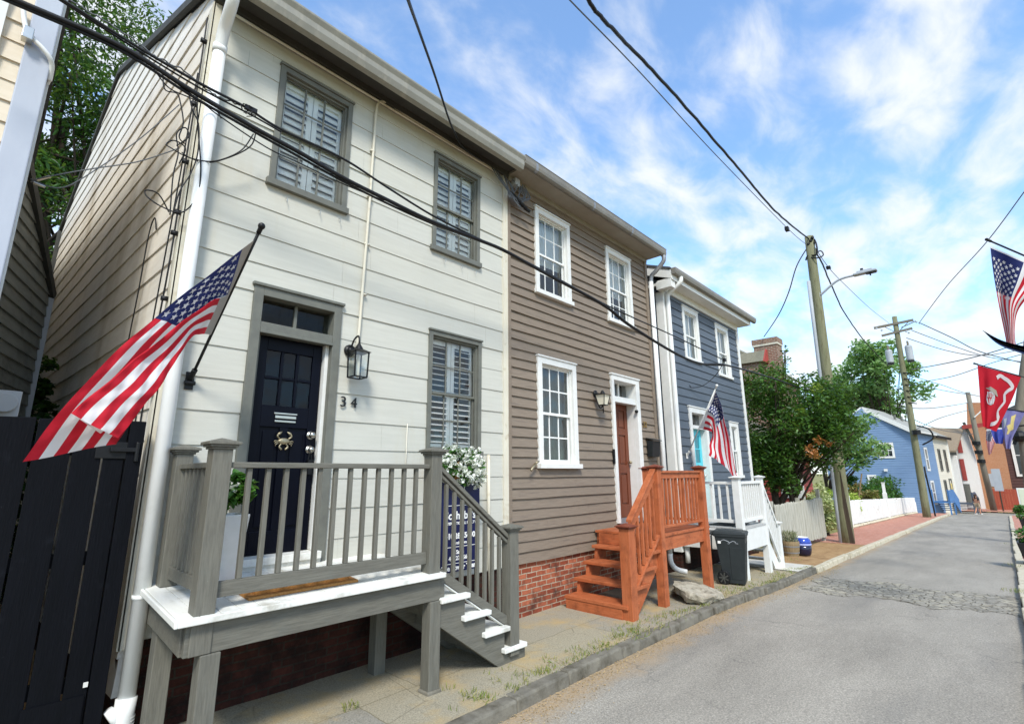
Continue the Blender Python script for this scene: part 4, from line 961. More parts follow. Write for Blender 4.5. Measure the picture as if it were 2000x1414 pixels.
# black board gate / fence across the alley
gt = thing('board_fence', 'tall black board fence closing the alley beside the white downspout', 'fence', (.4, 4.74, 0))
x = -1.5; i = 0; rr = random.Random(8); m = MB()
edges = [-1.40,-1.20,-1.0,-.79,-.58,-.36,-.14,.07,.285,.49,.665,.80]
for a, b in zip(edges[:-1], edges[1:]):
    ln = rr.uniform(-.004, .004); m.hexa([(a+.005,4.70+ln,.13),(b-.006,4.70-ln,.13),(b-.006,4.725-ln,.13),(a+.005,4.725+ln,.13),(a+.006,4.70+ln,2.245+rr.uniform(-.006,.006)),(b-.007,4.70-ln,2.25),(b-.007,4.725-ln,2.25),(a+.006,4.725+ln,2.245)])
m.build('board_panel', M_blackwood, gt, bevel=.003)
m = MB()
for z in (.45, 1.25, 2.0): m.box(-1.4, .80, 4.726, 4.77, z, z+.09)
m.build('rail', M_blackwood, gt)
m = MB(); m.box(.80, .895, 4.68, 4.78, .0, 2.26); m.build('post', M_blackwood, gt, bevel=.004)
m = MB(); m.box(.62, .84, 4.688, 4.699, 1.98, 2.10); m.box(.70, .86, 4.66, 4.687, 2.03, 2.06); m.tube([(.86,4.67,2.10),(.86,4.67,1.96)], .014, 8); m.build('hinge', M_black, gt, bevel=.003)
m = MB(); m.box(.47, .78, 4.688, 4.699, .13, .42); m.build('patch_board', M_blackwood, gt); m = MB(); m.box(.765, .79, 4.68, 4.687, .47, .50); m.build('latch_tag', M_trim, gt)
m = MB(); m.box(.2, .66, 4.66, 4.9, -.03, .06); tag(m.build('doorstep', M_slab, bevel=.01), 'small concrete step under the black fence gate', 'step')
# grey shed at an angle in the alley
sh = thing('grey_shed', 'grey clapboard shed with sloping eave deep in the alley', 'shed', (.43, 9.0, 0))
ce = onY(83, 640, 9.0); rd = ray(430, 930); ang = math.atan2(rd.y, rd.x); L = 3.2
Mh = Matrix.Translation((ce.x - math.cos(ang)*L, 9.0 - math.sin(ang)*L, 0)) @ Matrix.Rotation(ang, 4, 'Z')
tz = onY(83, 578, 9.0).z
def shclip(z): return 0, (L if z < tz else max(.02, L - (z-tz)/.62))
m = MB(); siding(m, 0, L, .2, tz+1.7, .15, [], .02, .2, .002, clip=shclip, M=Mh); m.build('siding', M_greyshed, sh)
m = MB(); a, b = Mh @ Vector((L+.03,-.03,tz+.02)), Mh @ Vector((L-2.7,-.03,tz+.02+.62*2.73)); m.beam(a, b, .06, .12); m.build('rake_board', M_soffit_dk, sh)
m = MB(); m.beam(Mh @ Vector((L,-.025,.2)), Mh @ Vector((L,-.025,tz)), .06, .06); m.build('corner_board', M_conduit, sh)
m = MB(); m.add([Mh @ Vector(p) for p in ((0,.03,.2),(L,.03,.2),(L,.03,tz),(L-2.7,.03,tz+1.67),(0,.03,tz+1.67),(0,2,.2),(L,2,.2),(L,2,tz),(L-2.7,2,tz+1.67),(0,2,tz+1.67))], [(0,1,2,3,4),(9,8,7,6,5),(1,6,7,2),(2,7,8,3),(3,8,9,4),(0,5,6,1)]); m.build('wall', M_greyshed, sh)
iv = thing('ivy_bush', 'dark ivy climbing between the shed and the cream side wall', 'shrub', (.5, 9.5, 0))
m = MB(); branchwork(m, (.48, 9.4, 0), .04, [(.42,9.3,2.6),(.5,9.6,3.2),(.35,9.5,1.8),(.5,9.2,2.2)], bend=.15); m.build('stem', M_bark, iv)
leaves('foliage', crown_pts([(.48,9.4,.5+.32*k,.22+.05*math.sin(k*2)) for k in range(10)], 1600, 31), .09, M_leaf_left, iv, aspect=.8, seed=32)
# big tree behind the alley
def tree(name, label, base, height, crown, trunks, n, size, lm, seed, aspect=.5, up=.35, group=None, hollow=.55, droop=0, cat='tree', bm=None, wt=.02, extra=None):
    t = thing(name, label, cat, base, group); m = MB()
    rr = random.Random(seed); tops = [c[:3] for c in crown]; rr.shuffle(tops)
    for (bx, by, r0, f) in trunks:
        b = Vector(base) + Vector((bx, by, -.1)); top = Vector(base) + Vector((bx*1.5 + rr.uniform(-.2,.2), by*1.5, height*f)); mid = b.lerp(top, .5) + Vector((rr.uniform(-.1,.1)*height*.2, 0, 0))
        pts = spline([b, mid, top], 6); k = len(pts); m.tube(pts, [r0*(1.25-.75*i/(k-1)) if i else r0*1.5 for i in range(k)], 10)
        near = tops[:max(3, len(tops)*2//3)]
        for q, tp in enumerate(near[:22]):
            j = rr.randint(k//3, k-1); m.tube(spline([pts[j], pts[j].lerp(Vector(tp), .5)+Vector((0,0,rr.uniform(0,.12)*height*.2)), Vector(tp)], 4), [r0*.38*(1-i/9) + wt*.3 for i in range(9)], 6)
    m.build('trunk', bm or M_bark, t, smooth=True)
    P = crown_pts(crown, n, seed+1, hollow)
    if extra is not None: P = np.vstack([P, extra])
    leaves('crown', P, size, lm, t, aspect=aspect, up=up, seed=seed+2, droop=droop)
    return t
cr = clumps((.6, 15.5, 10.5), (3.2, 2.4, 5.2), 60, .95, 41, shell=.35) + clumps((.3, 14.5, 6.2), (2.6, 1.6, 2.6), 26, .8, 42, shell=.3) + clumps((-.2, 13.5, 4.0), (1.8, 1, 1.6), 12, .7, 44, .3)
tree('tall_tree', 'tall feathery-leaved tree towering behind the alley and white house', (.4, 15.5, 0), 15, cr, ((0,0,.2,.7), (-.8,.4,.13,.62), (.9,.3,.12,.66), (.3,-.7,.1,.6)), 46000, .145, M_leaf_left, 43, aspect=.32, up=.15, droop=.5, hollow=.35)
cr = clumps((-3.5, 19, 8), (3.5, 2.4, 6), 40, 1.2, 46, shell=.35)
tree('tall_tree', 'broad dark tree filling the gap behind the shed at far left', (-3.2, 19, 0), 12, cr, ((0,0,.22,.7), (1,.4,.14,.6)), 20000, .22, M_leaf_left, 47, aspect=.35, up=.15, droop=.4)
# ================================================================ BROWN HOUSE
bh = thing('brown_house', 'two-storey taupe clapboard house with white-framed windows and brown door', 'house', (5.06, FY, 0))
bo = [(5.70,6.63,4.63,6.12), (7.79,8.71,4.63,6.12), (5.70,6.68,1.93,3.61), (7.75,8.74,1.02,3.61)]
mb = MB(); siding(mb, 5.10, 9.34, .67, 6.46, .1417, [(a+.03,b-.03,c+.02,d-.02) for a,b,c,d in bo], .025, .67, .006, M=MF, step=.35, breaks=2.2); mb.build('front_siding', M_brown, bh)
for q in ((5.061, 5.115, FY-.045, FY+.02, .6, 6.299), (9.33, 9.42, FY-.045, FY+.05, .6, 6.299)): mb = MB(); mb.box(*q); mb.build('corner_board', M_brown, bh, bevel=.004)
mb = MB(); mb.box(9.36, 9.40, FY+.051, 13, 0, 6.48); mb.box(5.1, 9.36, 12.95, 13, 0, 6.48); mb.add([(9.40,FY,6.48),(9.40,13,6.48),(9.40,8.9,8.35),(9.36,FY,6.48),(9.36,13,6.48),(9.36,8.9,8.35)], [(0,1,2),(5,4,3),(0,2,5,3),(2,1,4,5)]); mb.build('rear_wall', M_brown, bh)
mb = MB(); mb.box(5.061, 9.38, FY+.012, FY+.2, -.25, .669); mb.build('foundation', M_brick, bh)
mb = MB()
for (a, b) in (((4.47, 6.53), (8.9, 8.42)), ((13.3, 6.55), (8.9, 8.42))):
    mb.hexa([(5.061,a[0],a[1]-.07),(9.5,a[0],a[1]-.07),(9.5,b[0],b[1]-.07),(5.061,b[0],b[1]-.07),(5.061,a[0],a[1]),(9.5,a[0],a[1]),(9.5,b[0],b[1]),(5.061,b[0],b[1])])
mb.build('roof', M_roof, bh)
mb = MB(); mb.box(5.065, 9.47, 4.475, FY-.001, 6.385, 6.42); mb.box(5.065, 9.40, FY-.06, FY-.001, 6.30, 6.384); mb.box(5.065, 9.48, 4.462, 4.474, 6.37, 6.46); mb.build('soffit', M_soffit, bh)
mb = MB(); mb.prism([(4.461,6.375),(4.44,6.36),(4.41,6.36),(4.385,6.385),(4.375,6.43),(4.375,6.50),(4.365,6.515),(4.461,6.515)], 'x', 5.0, 9.53); mb.build('gutter', M_gutter_grey, bh, bevel=.004)
for x in (5.25, 6.8, 8.1): mb = MB(); mb.prism([(4.44,6.356),(4.409,6.353),(4.381,6.380),(4.371,6.43),(4.371,6.49),(4.44,6.49)], 'x', x, x+.05); mb.build('gutter_strap', M_gutter_dark, bh)
mb = MB(); mb.tube(spline([(9.47,4.42,6.37),(9.47,4.43,6.25),(9.46,4.60,6.08),(9.45,4.72,5.98),(9.445,4.74,5.80)], 6), .045, 12); mb.build('downspout_elbow', M_gutter_dark, bh, smooth=True)
mb = MB(); mb.tube([(9.445,4.74,5.86),(9.445,4.74,.35)], .048, 14); mb.tube(spline([(9.445,4.74,.36),(9.445,4.73,.2),(9.50,4.66,.08),(9.60,4.50,.03)], 5), .048, 12); mb.build('downspout', M_pipe, bh, smooth=True)
for i, o in enumerate(bo[:3]):
    if i < 2: window(bh, o, MF, M_trim, M_sash, M_glassw, cas=.085, grid=(3, 2), back='curtain', mback=(M_curtain, .42), rec=.09, mu=.016, rail=.035, silld=.03, proud=.05)
    else: window(bh, o, MF, M_trim, M_sash, M_glassw, cas=.10, grid=(3, 2), back='curtain', mback=(M_dkcurtain, .0), rec=.09, mu=.022, rail=.045, silld=.05, proud=.05)
f = MB(); a, b, c, d = bo[3]; xi, xo = a+.08, b-.13
f.box(a, xi, FY-.058, FY+.02, c, d); f.box(xo, b, FY-.058, FY+.02, c, d); f.box(xi, xo, FY-.058, FY+.02, d-.09, d); f.box(a-.02, b+.02, FY-.075, FY-.001, d+.001, d+.03)
f.box(xi-.02, xi-.001, FY+.021, FY+.26, c, d); f.box(xo+.001, xo+.02, FY+.021, FY+.26, c, d); f.box(xi, xo, FY+.021, FY+.26, d-.09, d-.07)
f.box(xi, xo, FY-.03, FY+.26, 3.14, 3.23); f.box(xi, xo, FY-.04, FY-.031, 3.12, 3.16); f.box(xi+.45, xi+.49, FY+.14, FY+.2, 3.231, d-.091)
df = f.build('door_frame', M_trim, bh, bevel=.004)
f = MB(); f.quad((xi,FY+.17,3.23),(xo,FY+.17,3.23),(xo,FY+.17,d-.09),(xi,FY+.17,d-.09)); f.build('transom_pane', M_glassw, df)
f = MB(); f.box(xi-.02, xo+.02, FY-.05, FY+.2, 1.0, 1.07); f.build('threshold', M_gutter_dark, df)
dr = MB(); x0, x1, z0, z1, y = xi+.004, xo-.004, 1.075, 3.135, FY+.17
st = .105; cm = (x0+x1)/2; zr = [z0, z0+.22, z0+.78, z0+.93, z0+1.48, z0+1.60, z1-.11, z1]
dr.box(x0, x1, y+.02, y+.045, z0, z1)
dr.box(x0, x0+st, y, y+.0195, z0, z1); dr.box(x1-st, x1, y, y+.0195, z0, z1); dr.box(cm-.045, cm+.045, y, y+.0195, z0, z1)
for q in (0, 2, 4, 6):
    dr.box(x0+st, cm-.045, y, y+.0195, zr[q], zr[q+1]); dr.box(cm+.045, x1-st, y, y+.0195, zr[q], zr[q+1])
for q in (1, 3, 5):
    for (pa, pb) in ((x0+st, cm-.045), (cm+.045, x1-st)): dr.box(pa+.03, pb-.03, y+.006, y+.0197, zr[q]+.03, zr[q+1]-.03)
bdoor = dr.build('front_door', M_browndoor, bh, bevel=.004)
f = MB(); f.ball((x1-.05, y-.05, z0+.98), .028, 12); f.tube([(x1-.05,y,z0+.98),(x1-.05,y-.04,z0+.98)], .012, 8); f.build('door_knob', M_pewter, bdoor, smooth=True)
f = MB(); f.box(a-.045, a-.005, FY-.06, FY-.02, 2.02, 2.27); f.ball((b-.03-.14, FY-.06, 3.0), .035, 10); f.build('doorbell', M_black, bh, bevel=.006)
lantern('wall_lantern', 'small black upright carriage lantern on taupe boards beside the brown door', 7.25, 3.10, FY-.03, .95, (M_black, M_frost), arm=False)
n = text('32', .16, (8.92, FY-.032, 2.77), (math.radians(90), 0, 0), M_brass, None, 'house_number', .006); tag(n, 'brass house number 32 on taupe boards above the black mailbox', 'house number')
mbx = thing('mailbox', 'black wall mailbox on taupe boards right of the brown door', 'mailbox', (9.08, FY, 2.2))
m = MB(); m.hexa([(8.93,4.70,2.16),(9.22,4.70,2.16),(9.22,4.80,2.16),(8.93,4.80,2.16),(8.93,4.66,2.46),(9.22,4.66,2.46),(9.22,4.80,2.46),(8.93,4.80,2.46)]); m.build('body', M_blackpl, mbx, bevel=.006)
m = MB(); m.hexa([(8.915,4.635,2.462),(9.235,4.635,2.462),(9.235,4.81,2.51),(8.915,4.81,2.51),(8.915,4.635,2.475),(9.235,4.635,2.475),(9.235,4.81,2.525),(8.915,4.81,2.525)]); m.build('lid', M_blackpl, mbx, bevel=.004)
tap = MB(); tap.tube(spline([(5.62,4.82,1.99),(5.58,4.77,1.98),(5.5,4.74,1.95),(5.44,4.74,1.90)], 4), .018, 8); tap.tube([(5.53,4.73,2.0),(5.60,4.72,2.03)], .012, 6); tag(tap.build('hose_tap', M_pewter, smooth=True), 'small tarnished hose tap on taupe boards left of the lower window', 'tap')
# ================================================================ ORANGE PORCH
po = thing('porch', 'orange-stained wooden porch with tall steps in front of the brown door', 'porch', (7.5, 4.3, 0))
ODZ = .97; OY = 3.72
m = MB()
for i in range(11):
    y0, y1 = 3.68 + (4.80-3.68)*i/11, 3.68 + (4.80-3.68)*(i+1)/11; m.box(7.05, 8.86, y0+.002, y1-.002, ODZ-.035, ODZ)
m.build('deck', M_orange_y, po, bevel=.003)
m = MB(); m.box(7.10, 8.80, 3.70, 3.74, .74, ODZ-.036); m.box(8.76, 8.80, 3.745, 4.80, .74, ODZ-.036); m.box(7.10, 7.14, 3.745, 4.80, .76, ODZ-.036); m.build('beam', M_orange_h, po, bevel=.004)
for (x, y, a, b, w) in ((7.12, OY, ZG(7.1)-.02, 1.985, .125), (8.70, OY, ZG(8.7)-.02, 1.985, .13), (6.205, OY, -.02, 1.20, .15), (8.70, 4.74, ODZ, 1.985, .11)):
    q = MB(); c = MB(); newel(q, c, x, y, a, b, w, .04, .035); p = q.build('post', M_orange, po, bevel=.005); c.build('cap', M_cap, p, bevel=.004)
m = MB(); m.box(7.184, 8.634, 3.695, 3.735, 1.77, 1.855); m.box(7.184, 8.634, 3.67, 3.76, 1.856, 1.89); m.build('handrail', M_orange_h, po, bevel=.004)
m = MB(); m.box(7.184, 8.634, 3.70, 3.74, 1.05, 1.09); m.build('bottom_rail', M_orange_h, po, bevel=.004)
for i in range(11):
    x = 7.184 + 1.45*(i+1)/12; m = MB(); m.box(x-.018, x+.018, 3.702, 3.738, 1.091, 1.769); m.build('baluster', M_orange, po, bevel=.003)
m = MB(); m.box(8.68, 8.72, 3.786, 4.684, 1.77, 1.855); m.box(8.655, 8.745, 3.786, 4.684, 1.856, 1.89); m.build('handrail', M_orange_h, po, bevel=.004)
m = MB(); m.box(8.68, 8.72, 3.786, 4.684, 1.05, 1.09); m.build('bottom_rail', M_orange_h, po, bevel=.004)
for i in range(6):
    y = 3.786 + .898*(i+1)/7; m = MB(); m.box(8.682, 8.718, y-.018, y+.018, 1.091, 1.769); m.build('baluster', M_orange, po, bevel=.003)
OT = ((6.10, 6.43, .175), (6.34, 6.67, .375), (6.58, 6.91, .575), (6.82, 7.15, .775))
for i, (a, b, z) in enumerate(OT):
    m = MB(); m.box(a, b, 3.68 if i else 3.70, 4.72, z-.045, z); m.build('tread', M_orange_y, po, bevel=.006)
m = MB(); m.box(6.110, 6.128, 3.79, 4.70, -.02, .129); m.build('riser', M_orange_y, po, bevel=.003)
m = MB(); m.box(7.03, 7.048, 3.80, 4.72, .78, .932); m.build('riser', M_orange_y, po, bevel=.003)
for y in (3.745, 4.64):
    m = MB(); m.prism([(6.15,-.02),(6.42,-.02),(7.10,.56),(7.10,.735),(7.02,.7295),(6.86,.7295),(6.82,.53),(6.62,.5295),(6.58,.33),(6.38,.3295),(6.34,.13),(6.15,.1295)], 'y', y, y+.045); m.build('stringer', M_orange_h, po, bevel=.003)
def orail(x0, za, x1, zb, h, w):
    m = MB(); m.hexa([(x0,OY-w,za-h),(x1,OY-w,zb-h),(x1,OY+w,zb-h),(x0,OY+w,za-h),(x0,OY-w,za),(x1,OY-w,zb),(x1,OY+w,zb),(x0,OY+w,za)]); return m
orail(6.281, 1.20, 7.056, 1.90, .15, .02).build('handrail', M_orange_h, po, bevel=.004)
m = orail(6.281, 1.235, 7.056, 1.935, .033, .045); m.build('rail_cap', M_orange_h, po, bevel=.004)
orail(6.281, .33, 7.056, .98, .045, .045).build('bottom_rail', M_orange_h, po, bevel=.004)
for i in range(6):
    x = 6.281 + .775*(i+.9)/6.6; t = (x-6.281)/.775; m = MB(); m.box(x-.018, x+.018, OY-.018, OY+.018, .331+.65*t, 1.05+.70*t); m.build('baluster', M_orange, po, bevel=.003)
# ================================================================ DARK BLUE HOUSE
BX0, BX1 = 10.13, 14.74
uh = thing('blue_house', 'slate blue clapboard house with white trim and turquoise door', 'house', (BX0, FY, ZG(12)))
uo = [(11.08,12.0,4.44,5.76), (13.05,13.98,4.30,5.74), (11.0,11.92,.88,3.32), (13.45,13.97,1.55,3.14)]
uo = [(11.08,11.98,4.44,5.76), (13.06,13.96,4.32,5.74), (10.98,11.98,.80,3.32), (13.40,14.02,1.72,3.14)]
mb = MB(); siding(mb, BX0+.02, BX1-.02, .40, 6.10, .185, [(a+.03,b-.03,c+.01,d-.02) for a,b,c,d in uo], .02, .40, .001, M=MF); mb.build('front_siding', M_blue, uh)
MSB = Matrix.Translation((BX0, 12.6, 0)) @ Matrix.Rotation(-math.pi/2, 4, 'Z'); SLB = 12.6-FY
def bclip(z):
    if z <= 6.1: return 0, SLB
    t = (z-6.1)/1.7; return SLB*.5*t, SLB*(1-.5*t)
mb = MB(); siding(mb, 0, SLB-.02, .4, 7.75, .185, [], .02, .40, .001, clip=bclip, M=MSB); mb.build('side_siding', M_blue, uh)
mb = MB(); mb.box(BX0+.02, BX1, 12.55, 12.6, -.3, 6.1); mb.box(BX1-.05, BX1, FY+.03, 12.55, -.3, 6.1); mb.add([(BX1,FY,6.1),(BX1,12.6,6.1),(BX1,8.7,7.75)], [(0,1,2)]); mb.build('rear_wall', M_blue, uh)
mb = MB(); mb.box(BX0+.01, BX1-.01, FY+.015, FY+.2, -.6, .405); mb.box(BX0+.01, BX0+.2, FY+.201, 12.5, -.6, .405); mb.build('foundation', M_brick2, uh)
mb = MB()
for (a, b) in (((4.50, 6.28), (8.72, 7.95)), ((13.0, 6.25), (8.72, 7.95))):
    mb.hexa([(BX0-.22,a[0],a[1]-.05),(BX1+.25,a[0],a[1]-.05),(BX1+.25,b[0],b[1]-.05),(BX0-.22,b[0],b[1]-.05),(BX0-.22,a[0],a[1]),(BX1+.25,a[0],a[1]),(BX1+.25,b[0],b[1]),(BX0-.22,b[0],b[1])])
mb.build('roof', M_roof, uh)
mb = MB(); mb.box(BX0-.18, BX1+.22, 4.50, FY-.001, 6.02, 6.05); mb.box(BX0-.18, BX1+.2, 4.485, 4.499, 6.0, 6.18); mb.box(BX0, BX1, FY-.05, FY-.001, 5.86, 6.019)
for s0, s1 in ((FY-.34, 8.72),):
    mb.hexa([(BX0-.2,4.50,6.02),(BX0-.16,4.50,6.02),(BX0-.16,8.72,7.70),(BX0-.2,8.72,7.70),(BX0-.2,4.50,6.225),(BX0-.16,4.50,6.225),(BX0-.16,8.72,7.895),(BX0-.2,8.72,7.895)])
    mb.hexa([(BX0-.2,13.0,6.0),(BX0-.16,13.0,6.0),(BX0-.16,8.72,7.70),(BX0-.2,8.72,7.70),(BX0-.2,13.0,6.195),(BX0-.16,13.0,6.195),(BX0-.16,8.72,7.895),(BX0-.2,8.72,7.895)])
mb.box(BX0-.2, BX0+.0, 4.51, FY+.02, 5.84, 6.019); mb.box(BX0-.14, BX0-.0, FY+.021, 12.6, 5.96, 6.02)
mb.build('eave_trim', M_trim, uh)
mb = MB(); mb.prism([(4.484,6.12),(4.44,6.10),(4.40,6.12),(4.38,6.18),(4.38,6.25),(4.484,6.25)], 'x', BX0-.2, BX1+.42); mb.build('gutter', M_gutter_grey, uh, bevel=.004)
for q in ((BX0+.0, BX0+.13, FY-.04, FY-.0, .3, 5.855), (BX0-.035, BX0-.0005, FY-.038, FY+.14, .3, 5.84), (BX1-.12, BX1+.02, FY-.04, FY, .3, 5.855)): mb = MB(); mb.box(*q); mb.build('corner_board', M_trim, uh, bevel=.004)
mb = MB(); mb.tube(spline([(10.26,4.43,6.12),(10.26,4.45,6.0),(10.22,4.66,5.84),(10.21,4.74,5.74),(10.21,4.745,5.6)], 6)+[Vector((10.21,4.745,.3)),Vector((10.21,4.745,.1))], .05, 12); mb.build('downspout', M_pipe, uh, smooth=True)
for o in (uo[0], uo[1], uo[3]): window(uh, o, MF, M_trim, M_sash, M_glassw, cas=.11, grid=(2, 1), back='curtain', mback=(M_curtain, .0), rec=.08, mu=.02, rail=.04, silld=.03)
f = MB(); a, b, c, d = uo[2]; xi, xo = a+.12, b-.13
f.box(a, xi, FY-.045, FY+.02, c, d); f.box(xo, b, FY-.045, FY+.02, c, d); f.box(xi, xo, FY-.045, FY+.02, d-.12, d); f.box(a-.02, b+.02, FY-.06, FY-.001, d+.001, d+.03)
f.box(xi-.02, xi-.001, FY+.021, FY+.2, c, d); f.box(xo+.001, xo+.02, FY+.021, FY+.2, c, d); f.box(xi, xo, FY+.021, FY+.2, d-.12, d-.1); f.box(xi, xo, FY-.02, FY+.18, 2.84, 2.92)
df = f.build('door_frame', M_trim, uh, bevel=.004)
f = MB(); f.quad((xi,FY+.12,2.92),(xo,FY+.12,2.92),(xo,FY+.12,d-.12),(xi,FY+.12,d-.12)); f.build('transom_pane', M_glassw, df)
dr = MB(); x0, x1, z0, z1, y = xi+.002, xo-.002, .83, 2.835, FY+.11; cm = (x0+x1)/2
dr.box(x0, x1, y+.02, y+.045, z0, z1); dr.box(x0, x0+.11, y, y+.0195, z0, z1); dr.box(x1-.11, x1, y, y+.0195, z0, z1)
for (p, q) in ((z0, z0+.2), (z0+1.0, z0+1.25), (z1-.13, z1)): dr.box(x0+.11, x1-.11, y, y+.0195, p, q)
dr.box(cm-.04, cm+.04, y, y+.0195, z0+.2, z0+1.0); dr.box(cm-.012, cm+.012, y, y+.0195, z0+1.25, z1-.13); dr.box(x0+.11, x1-.11, y+.001, y+.0195, z0+1.55, z0+1.575)
td = dr.build('front_door', M_teal, uh, bevel=.004)
f = MB(); f.quad((x0+.11,y+.0185,z0+1.25),(x1-.11,y+.0185,z0+1.25),(x1-.11,y+.0185,z1-.13),(x0+.11,y+.0185,z1-.13)); f.build('door_pane', M_glassw, td)
f = MB(); f.tube(spline([(cm+.05*math.cos(q/8*6.283), y-.012, z0+1.13+.05*math.sin(q/8*6.283)) for q in range(9)], 3), .01, 6); f.ball((x1-.05, y-.045, z0+.95), .03, 10); f.box(cm-.1, cm+.1, y-.01, y-.001, z0+1.03, z0+1.06); f.build('door_furniture', M_silver, td, smooth=True)
# ================================================================ WHITE PORCH
pw = thing('porch', 'white painted porch with side steps in front of the turquoise door', 'porch', (10.8, 4.2, ZG(10.8)))
WD = .84; PX0, PX1, PY = 10.12, 11.50, 3.60
m = MB()
for i in range(10):
    a, b = PY-.03 + (4.80-PY+.03)*i/10, PY-.03 + (4.80-PY+.03)*(i+1)/10; m.box(PX0-.04, PX1+.04, a+.002, b-.002, WD-.035, WD)
m.build('deck', paint('grey_deck_boards', 'A8A8A4', 'B4B4B0', (1,6,1), 4, .6, .2), pw)
m = MB(); m.box(PX0-.02, PX0+.02, PY+.02, 4.80, .42, WD-.036); m.box(PX0-.02, PX1+.02, PY-.02, PY+.019, .42, WD-.036); m.box(PX1-.02, PX1+.02, PY+.02, 4.8, .42, WD-.036); m.box(PX0-.05, PX0-.021, PY-.03, 4.8, WD-.07, WD-.037); m.build('beam', M_trim, pw, bevel=.004)
for (x, y, a, b, w) in ((PX0+.03, PY+.03, ZG(10.1)-.05, 1.80, .13), (PX1-.02, PY+.03, ZG(11.5)-.05, 1.80, .12), (12.32, PY+.03, ZG(12.3)-.05, .82, .11)):
    q = MB(); c = MB(); newel(q, c, x, y, a, b, w, .04, .03); p = q.build('post', M_trim, pw, bevel=.004); c.build('cap', M_trim, p, bevel=.003)
def rail3(p, q, h, w, name, r): 
    m = MB(); m.beam(p, q, w, h); return m.build(name, M_trim, r, bevel=.003)
rail3((PX0+.03,PY+.10,1.66), (PX0+.03,4.80,1.66), .05, .08, 'handrail', pw); rail3((PX0+.03,PY+.10,.95), (PX0+.03,4.80,.95), .06, .04, 'bottom_rail', pw)
rail3((PX0+.10,PY+.03,1.66), (PX1-.09,PY+.03,1.66), .05, .08, 'handrail', pw); rail3((PX0+.10,PY+.03,.95), (PX1-.09,PY+.03,.95), .06, .04, 'bottom_rail', pw)
for i in range(7):
    y = PY+.10 + (4.80-PY-.10)*(i+.7)/7; m = MB(); m.box(PX0+.012, PX0+.048, y-.018, y+.018, .98, 1.635); m.build('baluster', M_trim, pw)
for i in range(9):
    x = PX0+.10 + (PX1-PX0-.19)*(i+1)/10; m = MB(); m.box(x-.017, x+.017, PY+.012, PY+.048, .98, 1.635); m.build('baluster', M_trim, pw)
rail3((PX1+.05,PY+.03,1.64), (12.27,PY+.03,.72), .05, .07, 'handrail', pw); rail3((PX1+.05,PY+.03,.93), (12.27,PY+.03,.02), .05, .04, 'bottom_rail', pw)
for i in range(6):
    x = PX1+.05 + .72*(i+1)/7; t = (i+1)/7; m = MB(); m.box(x-.016, x+.016, PY+.014, PY+.046, .95-.91*t, 1.62-.92*t); m.build('baluster', M_trim, pw)
for i in range(4):
    a = PX1+.02 + .2*i; m = MB(); m.box(a, a+.25, PY+.09, 4.6, .60-.2*i, .635-.2*i); m.build('tread', M_slab, pw, bevel=.004)
for y in (PY+.055, 4.6):
    m = MB(); m.prism([(PX1+.021,.75),(PX1+.021,.40),(12.05,ZG(12)-.05),(12.38,ZG(12)-.05)], 'y', y, y+.04); m.build('stringer', M_trim, pw)
mt = MB(); mt.box(10.3, 11.0, 3.75, 4.3, WD+.001, WD+.012)
for i in range(14): mt.box(10.31+i*.05, 10.33+i*.05, 3.751, 4.299, WD+.0125, WD+.02)
tag(mt.build('doormat', M_blackpl), 'striped black doormat on the deck of the white porch', 'doormat')
# flag on the blue house
fb_ = Vector((10.72, FY-.03, onY(1343, 890, FY-.03).z)); fbt = at_len(1400, 753, fb_, 1.75, 4.8, 3.0)
f2 = thing('us_flag', 'stars and stripes flag on a white wall pole beside the turquoise door', 'flag', fb_)
m = MB(); m.box(fb_.x-.04, fb_.x+.04, FY-.026, FY-.018, fb_.z-.06, fb_.z+.06); m.tube([fb_+Vector((0,.01,0)), fb_ + (fbt-fb_).normalized()*.12], .022, 10); m.build('bracket', M_trim, f2)
pole_with(f2, fb_, fbt, .013, M_trim, .028); pd2 = (fbt-fb_).normalized()
def on_pole2(u, v): 
    k = min(range(201), key=lambda k: (proj(fb_+pd2*(k/200*1.8))[0]-u)**2 + (proj(fb_+pd2*(k/200*1.8))[1]-v)**2); return fb_+pd2*(k/200*1.8)
g0, g1 = on_pole2(1400, 762), on_pole2(1368, 838); gy = g0.y
A2 = [(0,g0),(.3,onY(1409,790,gy)),(.6,onY(1421,840,gy-.02)),(1,onY(1439,930,gy-.05))]
B2 = [(0,g0.lerp(g1,.35)),(.3,onY(1406,800,gy+.12)),(.6,onY(1414,850,gy+.1)),(1,onY(1427,927,gy+.05))]
C2 = [(0,g0.lerp(g1,.5)),(.3,onY(1396,815,gy-.03)),(.6,onY(1401,858,gy-.08)),(1,onY(1409,906,gy-.1))]
D2 = [(0,g1),(.18,onY(1386,842,gy+.1)),(.3,onY(1390,846,gy+.08)),(.6,onY(1388,868,gy+.02)),(1,onY(1387,889,gy-.03))]
def P2(s, t):
    s = min(max(s,0),1); t = min(max(t,0),1); a, b, c, d = (poly_at(q, s) for q in (A2,B2,C2,D2))
    p = a.lerp(b, t/.35) if t < .35 else b.lerp(c, (t-.35)/.15) if t < .5 else c.lerp(d, (t-.5)/.5)
    return p + Vector((0,1,0))*min(1, s*4)*(.02*math.sin(t*17+s*4)+.012*math.sin(s*15+t*5))
flagcloth(f2, P2, 40, 39, us_paint, [M_flagred, M_flagwhite, M_flagblue, M_flagwhite], US_STARS)
